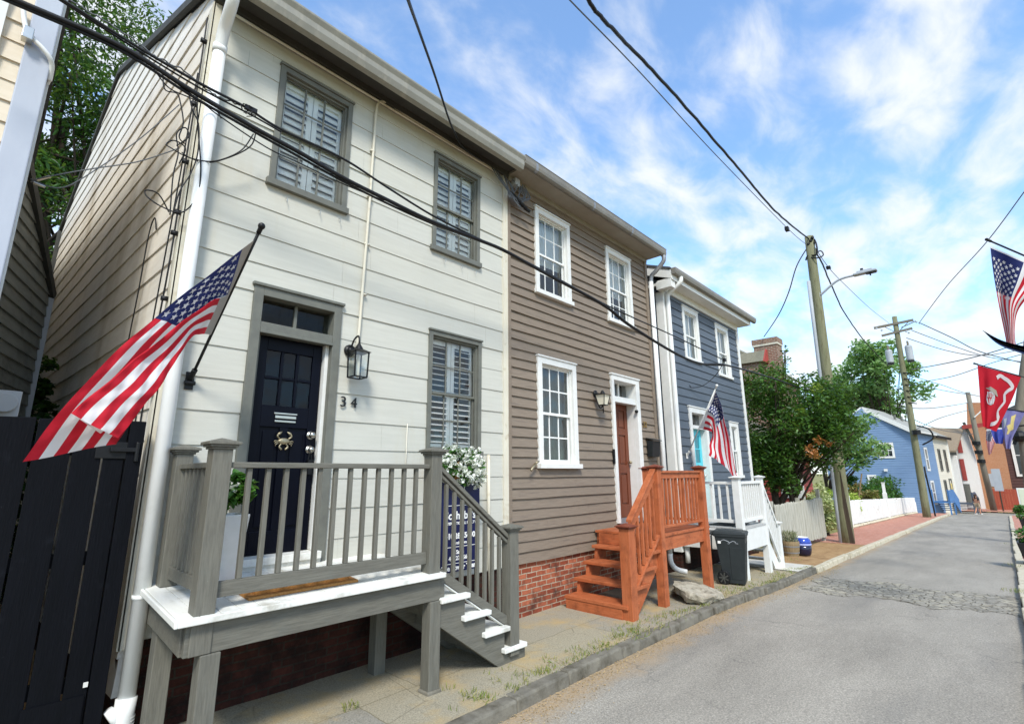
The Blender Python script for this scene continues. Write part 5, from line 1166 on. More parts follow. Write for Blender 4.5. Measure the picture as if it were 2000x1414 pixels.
# ================================================================ things on the pavement
bn = thing('wheelie_bin', 'dark grey wheeled rubbish bin standing before the white porch', 'rubbish bin', (9.45, 3.62, ZG(9.4)))
Bm = Matrix.Translation((9.64, 3.64, ZG(9.4))) @ Matrix.Rotation(math.radians(14), 4, 'Z') @ Matrix.Diagonal((.9,.86,.95,1))
def bb(name, mt, fn, par=bn, bev=.006, sm=False):
    m = MB(); fn(m); xform(m, Bm); return m.build(name, mt, par, smooth=sm, bevel=bev)
def body(m):   # local -y = front towards camera side, x across; tapered tub with recessed wheel corner
    a, b = .20, .26
    m.hexa([(-a,-.22,.03),(a,-.22,.03),(a,.17,.03),(-a,.17,.03),(-b,-.30,.88),(b,-.30,.88),(b,.29,.88),(-b,.29,.88)])
    for s in (-1, 1):   # side and front ribs / panels proud of the tub
        m.hexa([(s*.10-.035,-.228,.10),(s*.10+.035,-.228,.10),(s*.10+.035,-.22,.10),(s*.10-.035,-.22,.10),(s*.12-.04,-.295,.74),(s*.12+.04,-.295,.74),(s*.12+.04,-.28,.74),(s*.12-.04,-.28,.74)])
        m.hexa([(s*.205,-.17,.10),(s*.212,-.17,.10),(s*.212,.02,.10),(s*.205,.02,.10),(s*.246,-.23,.66),(s*.254,-.23,.66),(s*.254,.02,.66),(s*.246,.02,.66)])
    m.box(-b-.012, b+.012, -.312, .30, .845, .882)
bb('body', M_binpl, body, bev=.012)
def lid(m):
    m.hexa([(-.275,-.33,.884),(.275,-.33,.884),(.275,.33,.884),(-.275,.33,.884),(-.26,-.31,.93),(.26,-.31,.93),(.26,.30,.95),(-.26,.30,.95)])
    m.hexa([(-.21,-.25,.931),(.21,-.25,.931),(.21,.22,.945),(-.21,.22,.945),(-.19,-.23,.944),(.19,-.23,.944),(.19,.2,.96),(-.19,.2,.96)])
bb('lid', M_binpl, lid, bev=.012)
def handle(m):
    for s in (-1, 1): m.tube([(s*.22,.29,.86),(s*.22,.37,.89)], .018, 8)
    m.tube([(-.24,.37,.89),(.24,.37,.89)], .02, 10)
    m.hexa([(-.24,.36,.60),(-.14,.36,.60),(-.14,.375,.60),(-.24,.375,.60),(-.25,.35,.86),(-.12,.35,.86),(-.12,.365,.86),(-.25,.365,.86)])
bb('handle', M_blackpl, handle)
for s in (-1, 1):
    def tyre(m): m.tube([(s*.215,.17,.125),(s*.27,.17,.125)], .125, 22)
    w = bb('wheel', M_black, tyre, bev=.01)
    def rim(m):
        m.tube([(s*.271,.17,.125),(s*.276,.17,.125)], .028, 12)
        for k in range(7):
            a = k*math.tau/7; m.beam((s*.274,.17+.03*math.cos(a),.125+.03*math.sin(a)), (s*.274,.17+.095*math.cos(a),.125+.095*math.sin(a)), .006, .022)
    bb('rim', M_soffit_dk, rim, w, bev=0)
def mark(m):
    m.tube(spline([(-.258,.17,.76),(-.258,.12,.79),(-.256,.05,.77),(-.254,.0,.745),(-.256,-.06,.77),(-.256,-.12,.755)], 4), .005, 5); m.tube(spline([(-.257,.03,.77),(-.253,.0,.73),(-.253,.04,.725)], 4), .004, 5); m.tube([(-.254,-.1,.735),(-.254,-.16,.73)], .004, 5)
bb('paint_mark', M_conduit, mark, bev=0)
def stick(m): m.box(-.252, -.247, .17, .23, .72, .80)
bb('sticker', M_letter, stick, bev=0)
# jagged stone slab
rk = thing('stone_slab', 'broken pale stone slab propped on the pavement by the orange porch', 'stone', (8.1, 3.6, 0))
rr = random.Random(21); m = MB()
top = [(7.52,3.30,.10),(7.70,3.22,.11),(7.95,3.27,.09),(8.22,3.31,.055),(8.55,3.55,.02),(8.72,3.80,.03),(8.45,3.95,.10),(8.0,3.98,.17),(7.62,3.82,.20),(7.44,3.62,.19),(7.42,3.45,.16)]
bot = [(x+rr.uniform(.02,.10), y+rr.uniform(.03,.09), z-.13+rr.uniform(-.03,.04)) for x, y, z in top]; n = len(top)
mid = [((a[0]+b[0])/2-rr.uniform(.0,.05), (a[1]+b[1])/2-rr.uniform(.0,.05), (a[2]+b[2])/2+rr.uniform(-.02,.02)) for a, b in zip(top, bot)]
c = (8.05,3.62,.15)
m.add(top+mid+bot+[c], [(i,(i+1)%n,3*n) for i in range(n)] + [(n+i,n+(i+1)%n,(i+1)%n,i) for i in range(n)] + [(2*n+i,2*n+(i+1)%n,n+(i+1)%n,n+i) for i in range(n)] + [list(range(3*n-1,2*n-1,-1))])
o = m.build('slab', M_stone, rk); b = o.modifiers.new('sub', 'SUBSURF'); b.subdivision_type = 'SIMPLE'; b.levels = b.render_levels = 4
tx = bpy.data.textures.new('rough', 'CLOUDS'); tx.noise_scale = .12; tx.noise_depth = 4; dm = o.modifiers.new('rough', 'DISPLACE'); dm.texture = tx; dm.strength = .06; dm.mid_level = .5
m = MB(); m.ball((7.65,3.5,.0), .09, 8, sc=(1.3,1,.6)); m.ball((8.2,3.75,-.03), .08, 8, sc=(1.3,1,.6)); m.build('wedge_stone', M_stone, rk)
# barrel planter and blue glazed pot
bp = thing('barrel_planter', 'half-barrel planter with dry grey-green lavender before the weathered picket fence', 'planter', (14.75, 4.08, ZG(14.75)))
z = ZG(14.75); m = MB(); m.lathe((14.75,4.08,z), [(.17,0),(.20,.16),(.215,.30),(.21,.36),(.19,.36),(.19,.30)], 18); m.build('barrel', M_barrel, bp)
m = MB(); m.lathe((14.75,4.08,z+.22), [(.209,0),(.214,.0),(.219,.03),(.214,.03)], 18); m.lathe((14.75,4.08,z+.07), [(.186,0),(.19,.0),(.197,.03),(.19,.03)], 18); m.build('hoop', M_gutter_dark, bp)
P = []; D = []; rg = np.random.default_rng(3)
for i in range(420):
    a = rg.uniform(0, 6.28); q = .19*math.sqrt(rg.random()); P.append((14.75+q*math.cos(a), 4.08+q*math.sin(a), z+.36+rg.uniform(0, .22))); D.append((math.cos(a)*.3, math.sin(a)*.3, 1.3))
leaves('lavender', P, .1, leafmat('lavender_leaf', ['6C7452', '8C9070', '9A9478'], .2), bp, aspect=.12, up=-.4, seed=5, dirs=D)
gp = thing('glazed_pot', 'squat blue glazed pot with pale rim band beside the barrel planter', 'pot', (15.05, 3.88, ZG(15)))
z = ZG(15.05); m = MB(); m.lathe((15.05,3.88,z), [(.15,0),(.185,.05),(.205,.16),(.20,.26)], 24); m.build('base', M_darkpot, gp, smooth=True)
m = MB(); m.lathe((15.05,3.88,z), [(.205,.255),(.21,.27),(.212,.295),(.205,.30)], 24); m.build('band', paint('pale_blue_glaze','98A2D0'), gp, smooth=True)
m = MB(); m.lathe((15.05,3.88,z), [(.203,.30),(.205,.33),(.19,.39),(.155,.43),(.14,.44),(.13,.42)], 24); m.build('collar', M_bluepot, gp, smooth=True)
m = MB(); m.lathe((15.05,3.88,z), [(.145,.435),(.15,.45),(.135,.455),(.125,.44)], 24); m.build('rim', M_trim, gp, smooth=True)
# ================================================================ FENCES
def picket_run(root, x0, x1, y, h, w, gap, m, name='pickets', ztop=None, step=False, base=0, thick=.02, pointed=True, seed=1):
    mb = MB(); x = x0; rr = random.Random(seed)
    while x < x1 - .01:
        z0 = ZG(x) + base + rr.uniform(0, .03); z1 = (ztop(x) if ztop else ZG(x)+h) + rr.uniform(-.012, .012)
        yy = (y(x) if callable(y) else y) + rr.uniform(-.006, .006); tl = rr.uniform(-.008, .008)
        if pointed: mb.prism([(x, z0), (x+w, z0), (x+w+tl, z1-.06), (x+w/2+tl, z1), (x+tl, z1-.06)], 'y', yy, yy+thick)
        else: mb.hexa([(x,yy,z0),(x+w,yy,z0),(x+w,yy+thick,z0),(x,yy+thick,z0),(x+tl,yy,z1),(x+w+tl,yy,z1),(x+w+tl,yy+thick,z1),(x+tl,yy+thick,z1)])
        x += w + gap
    return mb.build(name, m, root)
wf = thing('picket_fence', 'weathered grey-white picket fence below the dark green street tree', 'fence', (17.3, 4.36, ZG(17.3)))
picket_run(wf, 14.80, 19.95, 4.36, 1.2, .075, .014, M_weather, ztop=lambda x: 1.02 + .012*math.sin(x*4), base=.12, seed=3)
m = MB()
for z in (.25, .75): m.box(14.8, 19.95, 4.385, 4.42, z-.05, z+.04)
m.build('rail', M_weather, wf)
for x in (14.85, 17.4, 19.93): m = MB(); m.box(x-.05, x+.05, 4.42, 4.52, ZG(x)-.1, 1.10 if x < 19 else 1.28); m.build('post', M_weather, wf)
pf = thing('picket_fence', 'long white picket fence on a low rubble footing along the brick pavement', 'fence', (38, 4.98, ZG(38)))
zt = lambda x: .60 - .0305*(x-27.5) if x < 46 else .036 - .036*(x-46)
for i, (a, b) in enumerate(((27.6, 38.3), (38.6, 52.5))):
    picket_run(pf, a, b, 4.98, 1.1, .085, .008, M_picket, ztop=zt, base=.14, seed=5+i)
m = MB()
for o in (.25, .85): m.beam((27.6,5.03,ZG(27.6)+o), (46,5.03,ZG(46)+o), .04, .09); m.beam((46,5.03,ZG(46)+o), (52.5,5.03,ZG(52.5)+o), .04, .09)
m.build('rail', M_picket, pf)
for x, h in ((27.5, 1.95), (38.45, 2.15), (52.6, 1.2)):
    m = MB(); z = ZG(x); m.box(x-.11, x+.11, 4.93, 5.13, z, z+h*.72); m.box(x-.075, x+.075, 4.96, 5.10, z+h*.72, z+h-.04); m.box(x-.1, x+.1, 4.94, 5.12, z+h-.04, z+h); m.build('post', M_picket, pf)
m = MB(); rr = random.Random(4); x = 27.4
while x < 52.6:
    L = rr.uniform(.2, .5); z = ZG(x); m.ball((x+L/2, 5.02, z+.05), .5, 7, sc=(L*1.05, .28, .16+rr.uniform(0,.06))); x += L
m.build('rubble_footing', M_kerblight, pf)
# ================================================================ STREET TREE + neighbours behind it
def shrub(name, label, c, rad, n, size, lm, seed, group=None, cat='shrub', nc=16, rr=.4, aspect=.5):
    t = thing(name, label, cat, (c[0], c[1], ZG(c[0])), group); m = MB()
    branchwork(m, (c[0], c[1], ZG(c[0])-.05), .05, [(c[0]+rad[0]*.5*math.cos(k*1.6), c[1]+rad[1]*.5*math.sin(k*1.6), c[2]+rad[2]*.2) for k in range(5)], seed); m.build('stem', M_bark, t)
    leaves('foliage', crown_pts(clumps(c, rad, nc, rr, seed, .45), n, seed+1, .4), size, lm, t, aspect=aspect, seed=seed+2, up=.3); return t
cr = clumps((17.6,4.5,3.45),(1.6,1.6,1.85),84,.48,51,shell=.45) + clumps((17.2,4.9,2.1),(1.0,1.1,.9),26,.42,50,shell=.3) + clumps((17.9,3.2,3.1),(.9,.6,.9),20,.4,52,.4) + clumps((18.3,3.5,3.7),(.7,.7,1.3),26,.42,55,.3) + [(17.5,4.55,5.1,.3),(17.5,4.35,5.4,.22),(17.5,4.3,5.7,.16),(17.4,5.5,4.9,.42),(17.5,5.2,5.0,.4),(17.5,4.9,5.2,.35),(17.4,5.7,4.5,.45),(17.4,5.5,4.6,.4),(17.4,5.7,4.1,.45),(17.2,5.75,3.4,.45),(17.3,5.7,4.9,.3),(17.7,5.6,1.9,.4),(17.6,4.9,1.6,.35),(17.4,5.3,1.4,.3),(17.2,4.9,1.5,.35),(17.2,4.6,1.7,.32),(17.3,5.1,1.9,.4)] + clumps((17.3,5.3,2.3),(.9,.6,.8),14,.4,53,.4)
st = tree('street_tree', 'dense dark green tree with a withered orange patch behind the weathered picket fence', (17.7, 4.75, ZG(17.7)), 4.2, cr, ((-.1,.3,.12,.75), (.25,.0,.09,.7)), 28000, .105, M_leaf_tree, 54, aspect=.48, hollow=.5, up=.3)
leaves('withered_leaves', crown_pts([(17.0,3.85,2.55,.16),(16.9,3.75,2.35,.2),(16.95,3.6,2.75,.16),(17.0,3.35,2.65,.12)], 260, 57, .3), .09, M_leaf_orange, st, aspect=.5, seed=58)
leaves('pale_leaves', crown_pts([(16.7,3.95,3.6,.2),(16.8,4.05,3.3,.15),(17.1,3.5,4.3,.2)], 260, 59, .3), .09, M_leaf_lime, st, aspect=.5, seed=60)
def simple_window(par, rect, M, mf, mg, cas=.1, bars=(2, 2)):
    x0, x1, z0, z1 = rect; f = MB(); f.box(x0, x1, -.05, -.004, z0, z0+cas); f.box(x0, x1, -.05, -.004, z1-cas, z1); f.box(x0, x0+cas, -.05, -.004, z0+cas, z1-cas); f.box(x1-cas, x1, -.05, -.004, z0+cas, z1-cas)
    zi, zj = z0+cas, z1-cas; f.box(x0+cas, x1-cas, -.04, -.004, (zi+zj)/2-.035, (zi+zj)/2+.035)
    for i in range(1, bars[0]): x = x0+cas+(x1-x0-2*cas)*i/bars[0]; f.box(x-.015, x+.015, -.03, -.0045, zi, zj)
    xform(f, M); w = f.build('window', mf, par); g = MB(); g.box(x0+cas, x1-cas, -.02, -.0035, zi, zj); xform(g, M); g.build('pane', mg, w); return w
M_pane = paint('dark_pane', '23282C', '2E353A', (1,1,1), 2, .12, 0, spec=.6)
# red house glimpsed behind the tree
rh = thing('red_house', 'low red clapboard house glimpsed beneath the street tree', 'house', (23, 7, ZG(23)))
m = MB(); siding(m, 0, 4.25, ZG(23)-.3, 2.35, .15, [], .02, M=frame((21.8, 9.6, 0), -math.pi/2)); m.build('siding', M_red, rh)
m = MB(); siding(m, 0, 1.4, ZG(23)-.3, 2.35, .15, [], .02, M=frame((21.8, 5.35, 0), 0)); m.build('side_siding', M_red, rh)
m = MB(); m.box(21.82, 23.2, 5.38, 9.6, -.8, 2.3); m.build('wall', M_red, rh)
m = MB(); m.prism([(4.7,2.25),(9.9,2.25),(7.3,4.0)], 'x', 21.5, 23.5); m.build('roof', M_slate, rh)
simple_window(rh, (3.5, 4.2, .9, 2.1), frame((21.78, 9.6, 0), -math.pi/2), M_trim, M_pane)
m = MB(); m.box(21.74, 21.8, 5.31, 5.45, -.6, 2.3); m.build('corner_board', M_trim, rh)
# brick house with chimney
ch = thing('brick_house', 'old brick house with mossy roof and tall banded chimney behind the blue house', 'house', (27, 9, ZG(26)))
m = MB(); m.box(24.5, 30, 6.9, 14, -1, 6.45); m.build('wall', M_brick4, ch)
m = MB()
for (a, b) in (((6.5,6.35),(9.2,8.5)), ((11.9,6.35),(9.2,8.5))): m.hexa([(25.2,a[0],a[1]-.1),(30.2,a[0],a[1]-.1),(30.2,b[0],b[1]-.1),(25.2,b[0],b[1]-.1),(25.2,a[0],a[1]),(30.2,a[0],a[1]),(30.2,b[0],b[1]),(25.2,b[0],b[1])])
roof = m.build('roof', M_slate, ch)
m = MB(); zb = 6.0; m.box(24.3, 25.05, 6.28, 7.28, zb, 7.55); 
chm = m.build('chimney', M_brick4, roof)
m = MB(); m.box(24.26, 25.09, 6.24, 7.32, 7.551, 7.64); m.build('band', M_creamtrim, chm)
m = MB(); m.box(24.25, 25.10, 6.23, 7.33, 7.641, 7.88); m.build('cap', M_brick4, chm)
m = MB(); m.hexa([(23.6,6.75,6.72),(24.4,6.75,6.72),(24.4,8.6,6.72),(23.6,8.6,6.72),(24.1,6.72,7.3),(24.6,6.72,7.3),(24.6,8.6,7.3),(24.1,8.6,7.3)]); m.build('dormer_roof', M_slate, roof)
m = MB(); m.box(23.75, 24.45, 6.9, 8.6, 5.9, 6.71); m.build('dormer_wall', M_brick4, roof)
m = MB(); m.add([(23.58,6.70,6.70),(24.42,6.70,6.70),(24.6,6.70,7.34),(24.1,6.70,7.34),(23.58,6.74,6.70),(24.42,6.74,6.70),(24.6,6.74,7.34),(24.1,6.74,7.34)], [(0,1,2,3),(7,6,5,4),(0,4,5,1),(1,5,6,2),(2,6,7,3),(3,7,4,0)]); m.build('dormer_trim', M_red, roof)
# ================================================================ UTILITY POLES
p1 = thing('utility_pole', 'mossy wooden utility pole with grey cable guard rising through the street tree', 'utility pole', (19.8, 3.77, ZG(19.8)))
b, t = Vector((19.8, 3.77, ZG(19.8)-.3)), Vector((19.8, 3.60, 10.25))
m = MB(); m.tube([b.lerp(t, k/10) for k in range(11)], [.20-.055*k/10 for k in range(11)], 18); m.build('pole', M_pole, p1, smooth=True)
m = MB(); q = Vector((-.10, .17, 0)); pts = [b.lerp(t, k/9)+q for k in (0,1.5,3,4.5,6,7.6)]; m.tube(pts, .062, 10); m.build('cable_guard', M_conduit, p1, smooth=True)
m = MB()
m.tube([b.lerp(t,.37)+Vector((0,0,-.02)), b.lerp(t,.37)+Vector((0,0,.02))], .225, 14); m.build('strap', M_black, p1); m = MB()
m.tube(spline([t+Vector((.0,-.15,-.15)), t+Vector((-.15,-.22,-.45)), t+Vector((-.16,-.18,-.8)), t+Vector((-.1,.1,-.75)), t+Vector((-.12,.18,-.9))], 5), .028, 7); m.build('cable_tail', M_black, p1); m = MB()
m.tube(spline([t+Vector((-.14,.0,-.85)), t+Vector((-.18,-.2,-.95)), t+Vector((-.05,-.36,-.85)), t+Vector((-.0,-.3,-.65)), t+Vector((-.1,-.16,-.72))], 5), .022, 7)
m.build('cable_tail', M_black, p1)
for k in range(3): m = MB(); m.ball(t+Vector((-.12, -.12+.07*k, -.12-.1*k)), .06, 8); m.build('cable_fitting', M_black, p1)
m = MB(); m.add([(19.62,3.55,ZG(19.8)),(19.62,3.78,ZG(19.8)),(19.6,3.66,1.9),(19.66,3.55,ZG(19.8)),(19.66,3.78,ZG(19.8)),(19.64,3.66,1.9)], [(0,1,2),(5,4,3),(0,3,4,1),(1,4,5,2),(2,5,3,0)]); m.build('rotted_split', M_bark, p1)
lm = thing('street_lamp', 'grey cobra-head street lamp on a curved arm fixed to the mossy pole', 'street lamp', (19.78, 3.5, 7.7))
a0 = onX(1602, 577, 19.75); a1 = onX(1630, 552, 19.75); a2 = onX(1648, 543, 19.75); a3 = onX(1668, 538, 19.75)
m = MB(); m.tube(spline([a0, a1, a2, a3], 8), .038, 10); m.tube([a0+Vector((0,.10,-.02)), a0+Vector((0,-.02,.0))], .03, 8); m.box(19.70, 19.80, a0.y+.0, a0.y+.12, a0.z-.22, a0.z+.1); m.build('arm', M_conduit, lm, smooth=True)
h0_, h1_ = onX(1667, 538, 19.75), onX(1713, 527, 19.75); hd = (h1_-h0_).normalized()
m = MB(); m.beam(h0_, h1_, .24, .07); m.beam(h0_+hd*.1+Vector((0,0,.05)), h0_+hd*.55+Vector((0,0,.05)), .18, .08); m.build('lamp_head', M_conduit, lm, bevel=.02)
m = MB(); m.beam(h0_+hd*.35-Vector((0,0,.045)), h1_-hd*.03-Vector((0,0,.045)), .21, .03); m.tube([h0_+hd*.25+Vector((0,0,.05)), h0_+hd*.25+Vector((0,0,.17))], .045, 10); m.beam(h1_-hd*.2+Vector((0,0,-.06)), h1_-hd*.2+Vector((0,0,-.14)), .04, .04); m.build('lens', M_blackpl, lm)
p2 = thing('utility_pole', 'tall grey-green pole with crossarms and two transformers at the far end of the white fence', 'utility pole', (44, 3.62, ZG(44)))
b, t = Vector((44, 3.66, ZG(44)-.3)), Vector((44, 3.48, 12.72))
m = MB(); m.tube([b.lerp(t, k/10) for k in range(11)], [.23-.08*k/10 for k in range(11)], 16); m.build('pole', M_pole, p2, smooth=True)
def armz(u0, v0, u1, v1, w, n):
    p, q = onX(u0, v0, 43.85), onX(u1, v1, 43.85); m = MB(); m.beam(p, q, .11, w); 
    for k in range(n): 
        c = p.lerp(q, (k+.5)/n); m.tube([c, c+Vector((0,0,.24))], .05, 8)
    return m, p, q
m, c0, c1 = armz(1707, 641, 1784, 625, .16, 0); m.build('crossarm', M_poleg, p2)
m, c2, c3 = armz(1722, 656, 1782, 641, .14, 0); m.build('crossarm', M_poleg, p2)
m = MB(); pc = t + Vector((0,0,-.9))
for s in (-1, 1): m.beam(pc+Vector((-.12,0,-.35)), pc+Vector((-.12,s*.75,.35)), .03, .04)
m.beam(onX(1760,640,43.8), onX(1789,627,43.8), .05, .06); m.build('brace', M_poleg, p2)
m = MB()
for u, v in ((1790,629),(1796,631),(1712,641),(1722,645),(1770,647),(1775,650)): m.ball(onX(u, v, 43.7), .07, 8)
m.build('insulator', M_conduit, p2)
for (u0, u1, v0, v1) in ((1764, 1783, 675, 704), (1726, 1744, 684, 709)):
    p, q = onX((u0+u1)/2, v0, 43.9), onX((u0+u1)/2, v1, 43.9); r = (onX(u0, v0, 43.9)-onX(u1, v0, 43.9)).length/2*.80
    m = MB(); m.lathe((p.x, p.y, q.z), [(r*.9,0),(r,.06),(r,p.z-q.z-.08),(r*.8,p.z-q.z),(r*.3,p.z-q.z+.06)], 18); tr = m.build('transformer', M_conduit, p2, smooth=False)
    m = MB(); m.lathe((p.x, p.y, q.z-.14), [(r*.75,0),(r*.95,.03),(r*.95,.13)], 14); m.build('base_ring', M_blackpl, tr)
    m = MB(); [m.tube([(p.x+.15*s, p.y, p.z), (p.x+.15*s, p.y, p.z+.3)], .05, 8) for s in (-1, 1)]; m.build('bushing', M_poleg, tr)
m = MB()
for k in range(6): z = 8.6 - k*.42; m = MB(); m.beam((43.8,3.55,z), (43.8,3.1,z-.12), .05, .06); m.build('cable_bracket', M_black, p2)
m = MB(); m.tube([(43.75,3.4,4.6),(43.75,3.4,4.3)], .25, 12); m.tube(spline([(43.7,3.3,4.9),(43.7,2.7,4.6),(43.7,2.6,4.0),(43.7,3.2,3.6)], 6), .05, 6); m.build('cable_loop', M_black, p2)
sp_ = thing('sign_post', 'dark street sign seen edge-on on a thin post beside the far pole', 'sign', (45.2, 3.35, ZG(45)))
m = MB(); m.tube([onX(1827,1008,45.2), onX(1808,925,45.2)], .05, 8); m.build('post', M_black, sp_)
m = MB(); c = onX(1807, 921, 45.2); m.box(c.x-.3, c.x+.3, c.y-.03, c.y+.03, c.z-.42, c.z+.35); m.build('plate', M_blackpl, sp_)
# ================================================================ garden behind the white fence
shrub('lime_shrub', 'bright yellow-green spreading shrub behind the white picket fence beside the mossy pole', (31, 6.0, .15), (2.6,.8,.95), 3200, .14, M_leaf_lime, 71)
shrub('lime_shrub', 'pale dappled bush beside the brick path between the two picket fences', (22.4, 4.85, .45), (1.1,.42,1.0), 2600, .12, leafmat('dappled_leaf', ['7C8C4A','A9B478','D0D6A8'], .3), 72)
shrub('garden_shrub', 'mixed brownish garden shrub left of the tall white fence post', (35.5, 6.0, .25), (2.2,.8,1.2), 2600, .15, leafmat('bronze_leaf', ['4E5A24','7A7A3C','8E6E4A'], .3), 73)
shrub('garden_shrub', 'dark green rounded shrub right of the tall white fence post', (44.5, 6.1, .1), (4.6,1.0,1.35), 5200, .17, M_leaf_shrub, 74, nc=26, rr=.6)
shrub('garden_shrub', 'small pointed evergreen behind the white fence before the far blue gable', (40.5, 7.2, .9), (.5,.5,1.4), 1400, .15, M_leaf_shrub, 75, nc=12, rr=.3)
m = MB(); m.tube([onX(1683,925,33), onX(1677,975,33)], .035, 6); m.beam(onX(1677,958,33), onX(1684,952,33), .03, .05); tag(m.build('garden_stake', M_barrel), 'slanted wooden garden stake among the lime shrubs', 'stake')
# ================================================================ FAR BLUE AND CREAM ROW
fbx = 54.0
cg = onX(1794, 900, fbx); ya = cg.y
fbh = thing('far_blue_house', 'cornflower blue gabled house with white trim beyond the white picket fence', 'house', (fbx, ya, ZG(fbx)))
ze = onX(1780, 841, fbx).z; pk = onX(1683, 797, fbx); ypk = pk.y; zpk = pk.z; yb = 2*ypk - ya
MG = frame((fbx, yb, 0), -math.pi/2); GL = yb - ya
def gclip(z):
    if z <= ze: return 0, GL
    tt = (z-ze)/(zpk-ze); return GL*.5*tt, GL*(1-.5*tt)
m = MB(); siding(m, 0, GL, ZG(fbx)-.4, zpk-.05, .2, [], .025, clip=gclip, M=MG); m.build('gable_siding', M_farblue, fbh)
ang = math.radians(-7); dv = Vector((math.cos(ang), math.sin(ang), 0)); FL = 6.2
MFA = frame((fbx, ya, 0), ang)
m = MB(); siding(m, 0, FL, ZG(fbx)-.6, ze, .2, [], .025, M=MFA); m.build('front_siding', M_farblue, fbh)
nv = Vector((-math.sin(ang), math.cos(ang), 0)); O_ = Vector((fbx, ya, 0))
m = MB(); bx = [O_+nv*.05+dv*.05, O_+dv*FL+nv*.05, O_+dv*FL+nv*GL, O_+nv*GL+dv*.3]; m.hexa([p+Vector((0,0,-2.4)) for p in bx] + [p+Vector((0,0,ze-.05)) for p in bx]); m.build('wall', M_farblue, fbh)
def gableroof(par, O_, L, GL, ze, zp, m_, ov=.35, th=.12, name='roof', x0=-.35):
    mb = MB()
    for s in (0, 1):
        e = O_ + nv*(-ov if s == 0 else GL+ov) + Vector((0,0,ze - ov*(zp-ze)/(GL/2))); r = O_ + nv*(GL/2) + Vector((0,0,zp))
        P_ = [e+dv*x0, e+dv*(L), r+dv*(L), r+dv*x0]; mb.hexa([p+Vector((0,0,.02)) for p in P_] + [p+Vector((0,0,th+.02)) for p in P_])
    return mb.build(name, m_, par)
rf = gableroof(fbh, O_, FL, GL, ze, zpk, M_roofgrey)
m = MB()
for s in (0, 1):
    e = O_ + nv*(-.35 if s == 0 else GL+.35) + Vector((0,0,ze-.35*(zpk-ze)/(GL/2)-.05)) - dv*.38; r = O_ + nv*(GL/2) + Vector((0,0,zpk-.05)) - dv*.38; m.beam(e, r, .06, .34)
m.beam(O_-dv*.02+nv*.1+Vector((0,0,-1.8)), O_-dv*.02+nv*.1+Vector((0,0,ze-.1)), .28, .1); m.beam(O_-nv*.03+dv*.1+Vector((0,0,-1.8)), O_-nv*.03+dv*.1+Vector((0,0,ze-.1)), .1, .28)
m.beam(O_-nv*.36+Vector((0,0,ze-.12)), O_-nv*.36+dv*FL+Vector((0,0,ze-.12)), .1, .14); m.build('trim', M_trim, fbh)
m = MB()
for q in (2.2, 4.4): c = O_+dv*q+nv*1.6+Vector((0,0,ze+1.6*(zpk-ze)/(GL/2)+.1)); m.tube([c, c+Vector((0,0,.45))], .09, 8)
m.build('vent_pipe', M_greytrim, rf)
def gwin(u0, v0, u1, v1):
    p, q = onX(u0, v1, fbx), onX(u1, v0, fbx); simple_window(fbh, (yb-p.y, yb-q.y, p.z, q.z), frame((fbx-.03, yb, 0), -math.pi/2), M_trim, M_pane, cas=.16, bars=(3, 2))
gwin(1718, 864, 1744, 895); gwin(1696, 927, 1711, 945)
for (r_) in ((2.2, 3.2, 1.9, 3.9), (2.4, 3.5, -.9, 1.1)): simple_window(fbh, r_, frame(O_-nv*.03, ang), M_trim, M_pane, cas=.16)
m = MB(); c = onX(1730, 918, fbx-.2); m.box(c.x-.1, c.x+.1, c.y-.12, c.y+.12, c.z-.1, c.z+.1); m.build('wall_vent', M_trim, fbh)
def far_steps(name, label, base, mt, L=2.2, W_=1.3, h=1.0, mrail=None):
    t = thing(name, label, 'steps', base); z = base.z; m = MB(); A_ = base
    P_ = lambda a, b_, c: A_ + dv*a - nv*b_ + Vector((0,0,c))
    q = [P_(0,0,h-.12), P_(L*.55,0,h-.12), P_(L*.55,W_,h-.12), P_(0,W_,h-.12)]; m.hexa(q + [p+Vector((0,0,.12)) for p in q]); m.build('landing', mt, t)
    for a, b_ in ((.08,W_-.08),(L*.55-.08,W_-.08),(.08,.08)): m = MB(); m.beam(P_(a,b_,-.2), P_(a,b_,h+.95), .1, .1); m.build('post', mt, t)
    m = MB(); q = [P_(0,W_-.05,h+.02), P_(L*.55,W_-.05,h+.02), P_(L*.55,W_,h+.02), P_(0,W_,h+.02)]; m.hexa(q + [p+Vector((0,0,.9)) for p in q]); m.build('side_panel', mt, t)
    m = MB(); q = [P_(L*.55,W_-.05,h-.25), P_(L,W_-.05,-.1), P_(L,W_,-.1), P_(L*.55,W_,h-.25)]; m.hexa(q + [p+Vector((0,0,1.15)) for p in q]); m.build('stair_panel', mt, t)
    for k in range(5):
        m = MB(); a = L*.55 + k*L*.09; q = [P_(a,0,h-(k+1)*h/5.5), P_(a+.28,0,h-(k+1)*h/5.5), P_(a+.28,W_-.06,h-(k+1)*h/5.5), P_(a,W_-.06,h-(k+1)*h/5.5)]; m.hexa(q + [p+Vector((0,0,.05)) for p in q]); m.build('tread', mrail or mt, t)
    return t
M_bluestep = paint('blue_step_paint', '44709F', '4E7BAC', (1,1,1), 3, .5, .1)
M_greystep = paint('slate_step_paint', '4A5360', '545D6A', (1,1,1), 3, .5, .1)
z_ = ZG(57); far_steps('front_steps', 'blue painted front steps of the far blue house', Vector((fbx+2.0, ya-.25, ZG(56)))+Vector((0,0,0)), M_bluestep, L=3.4, W_=1.2, h=.95)
chO = O_ + dv*(FL+.02)
cth = thing('cream_house', 'narrow cream clapboard house with dark windows next to the far blue house', 'house', (chO.x, chO.y, ZG(60)))
CL = 5.6; ze2 = ze-.1
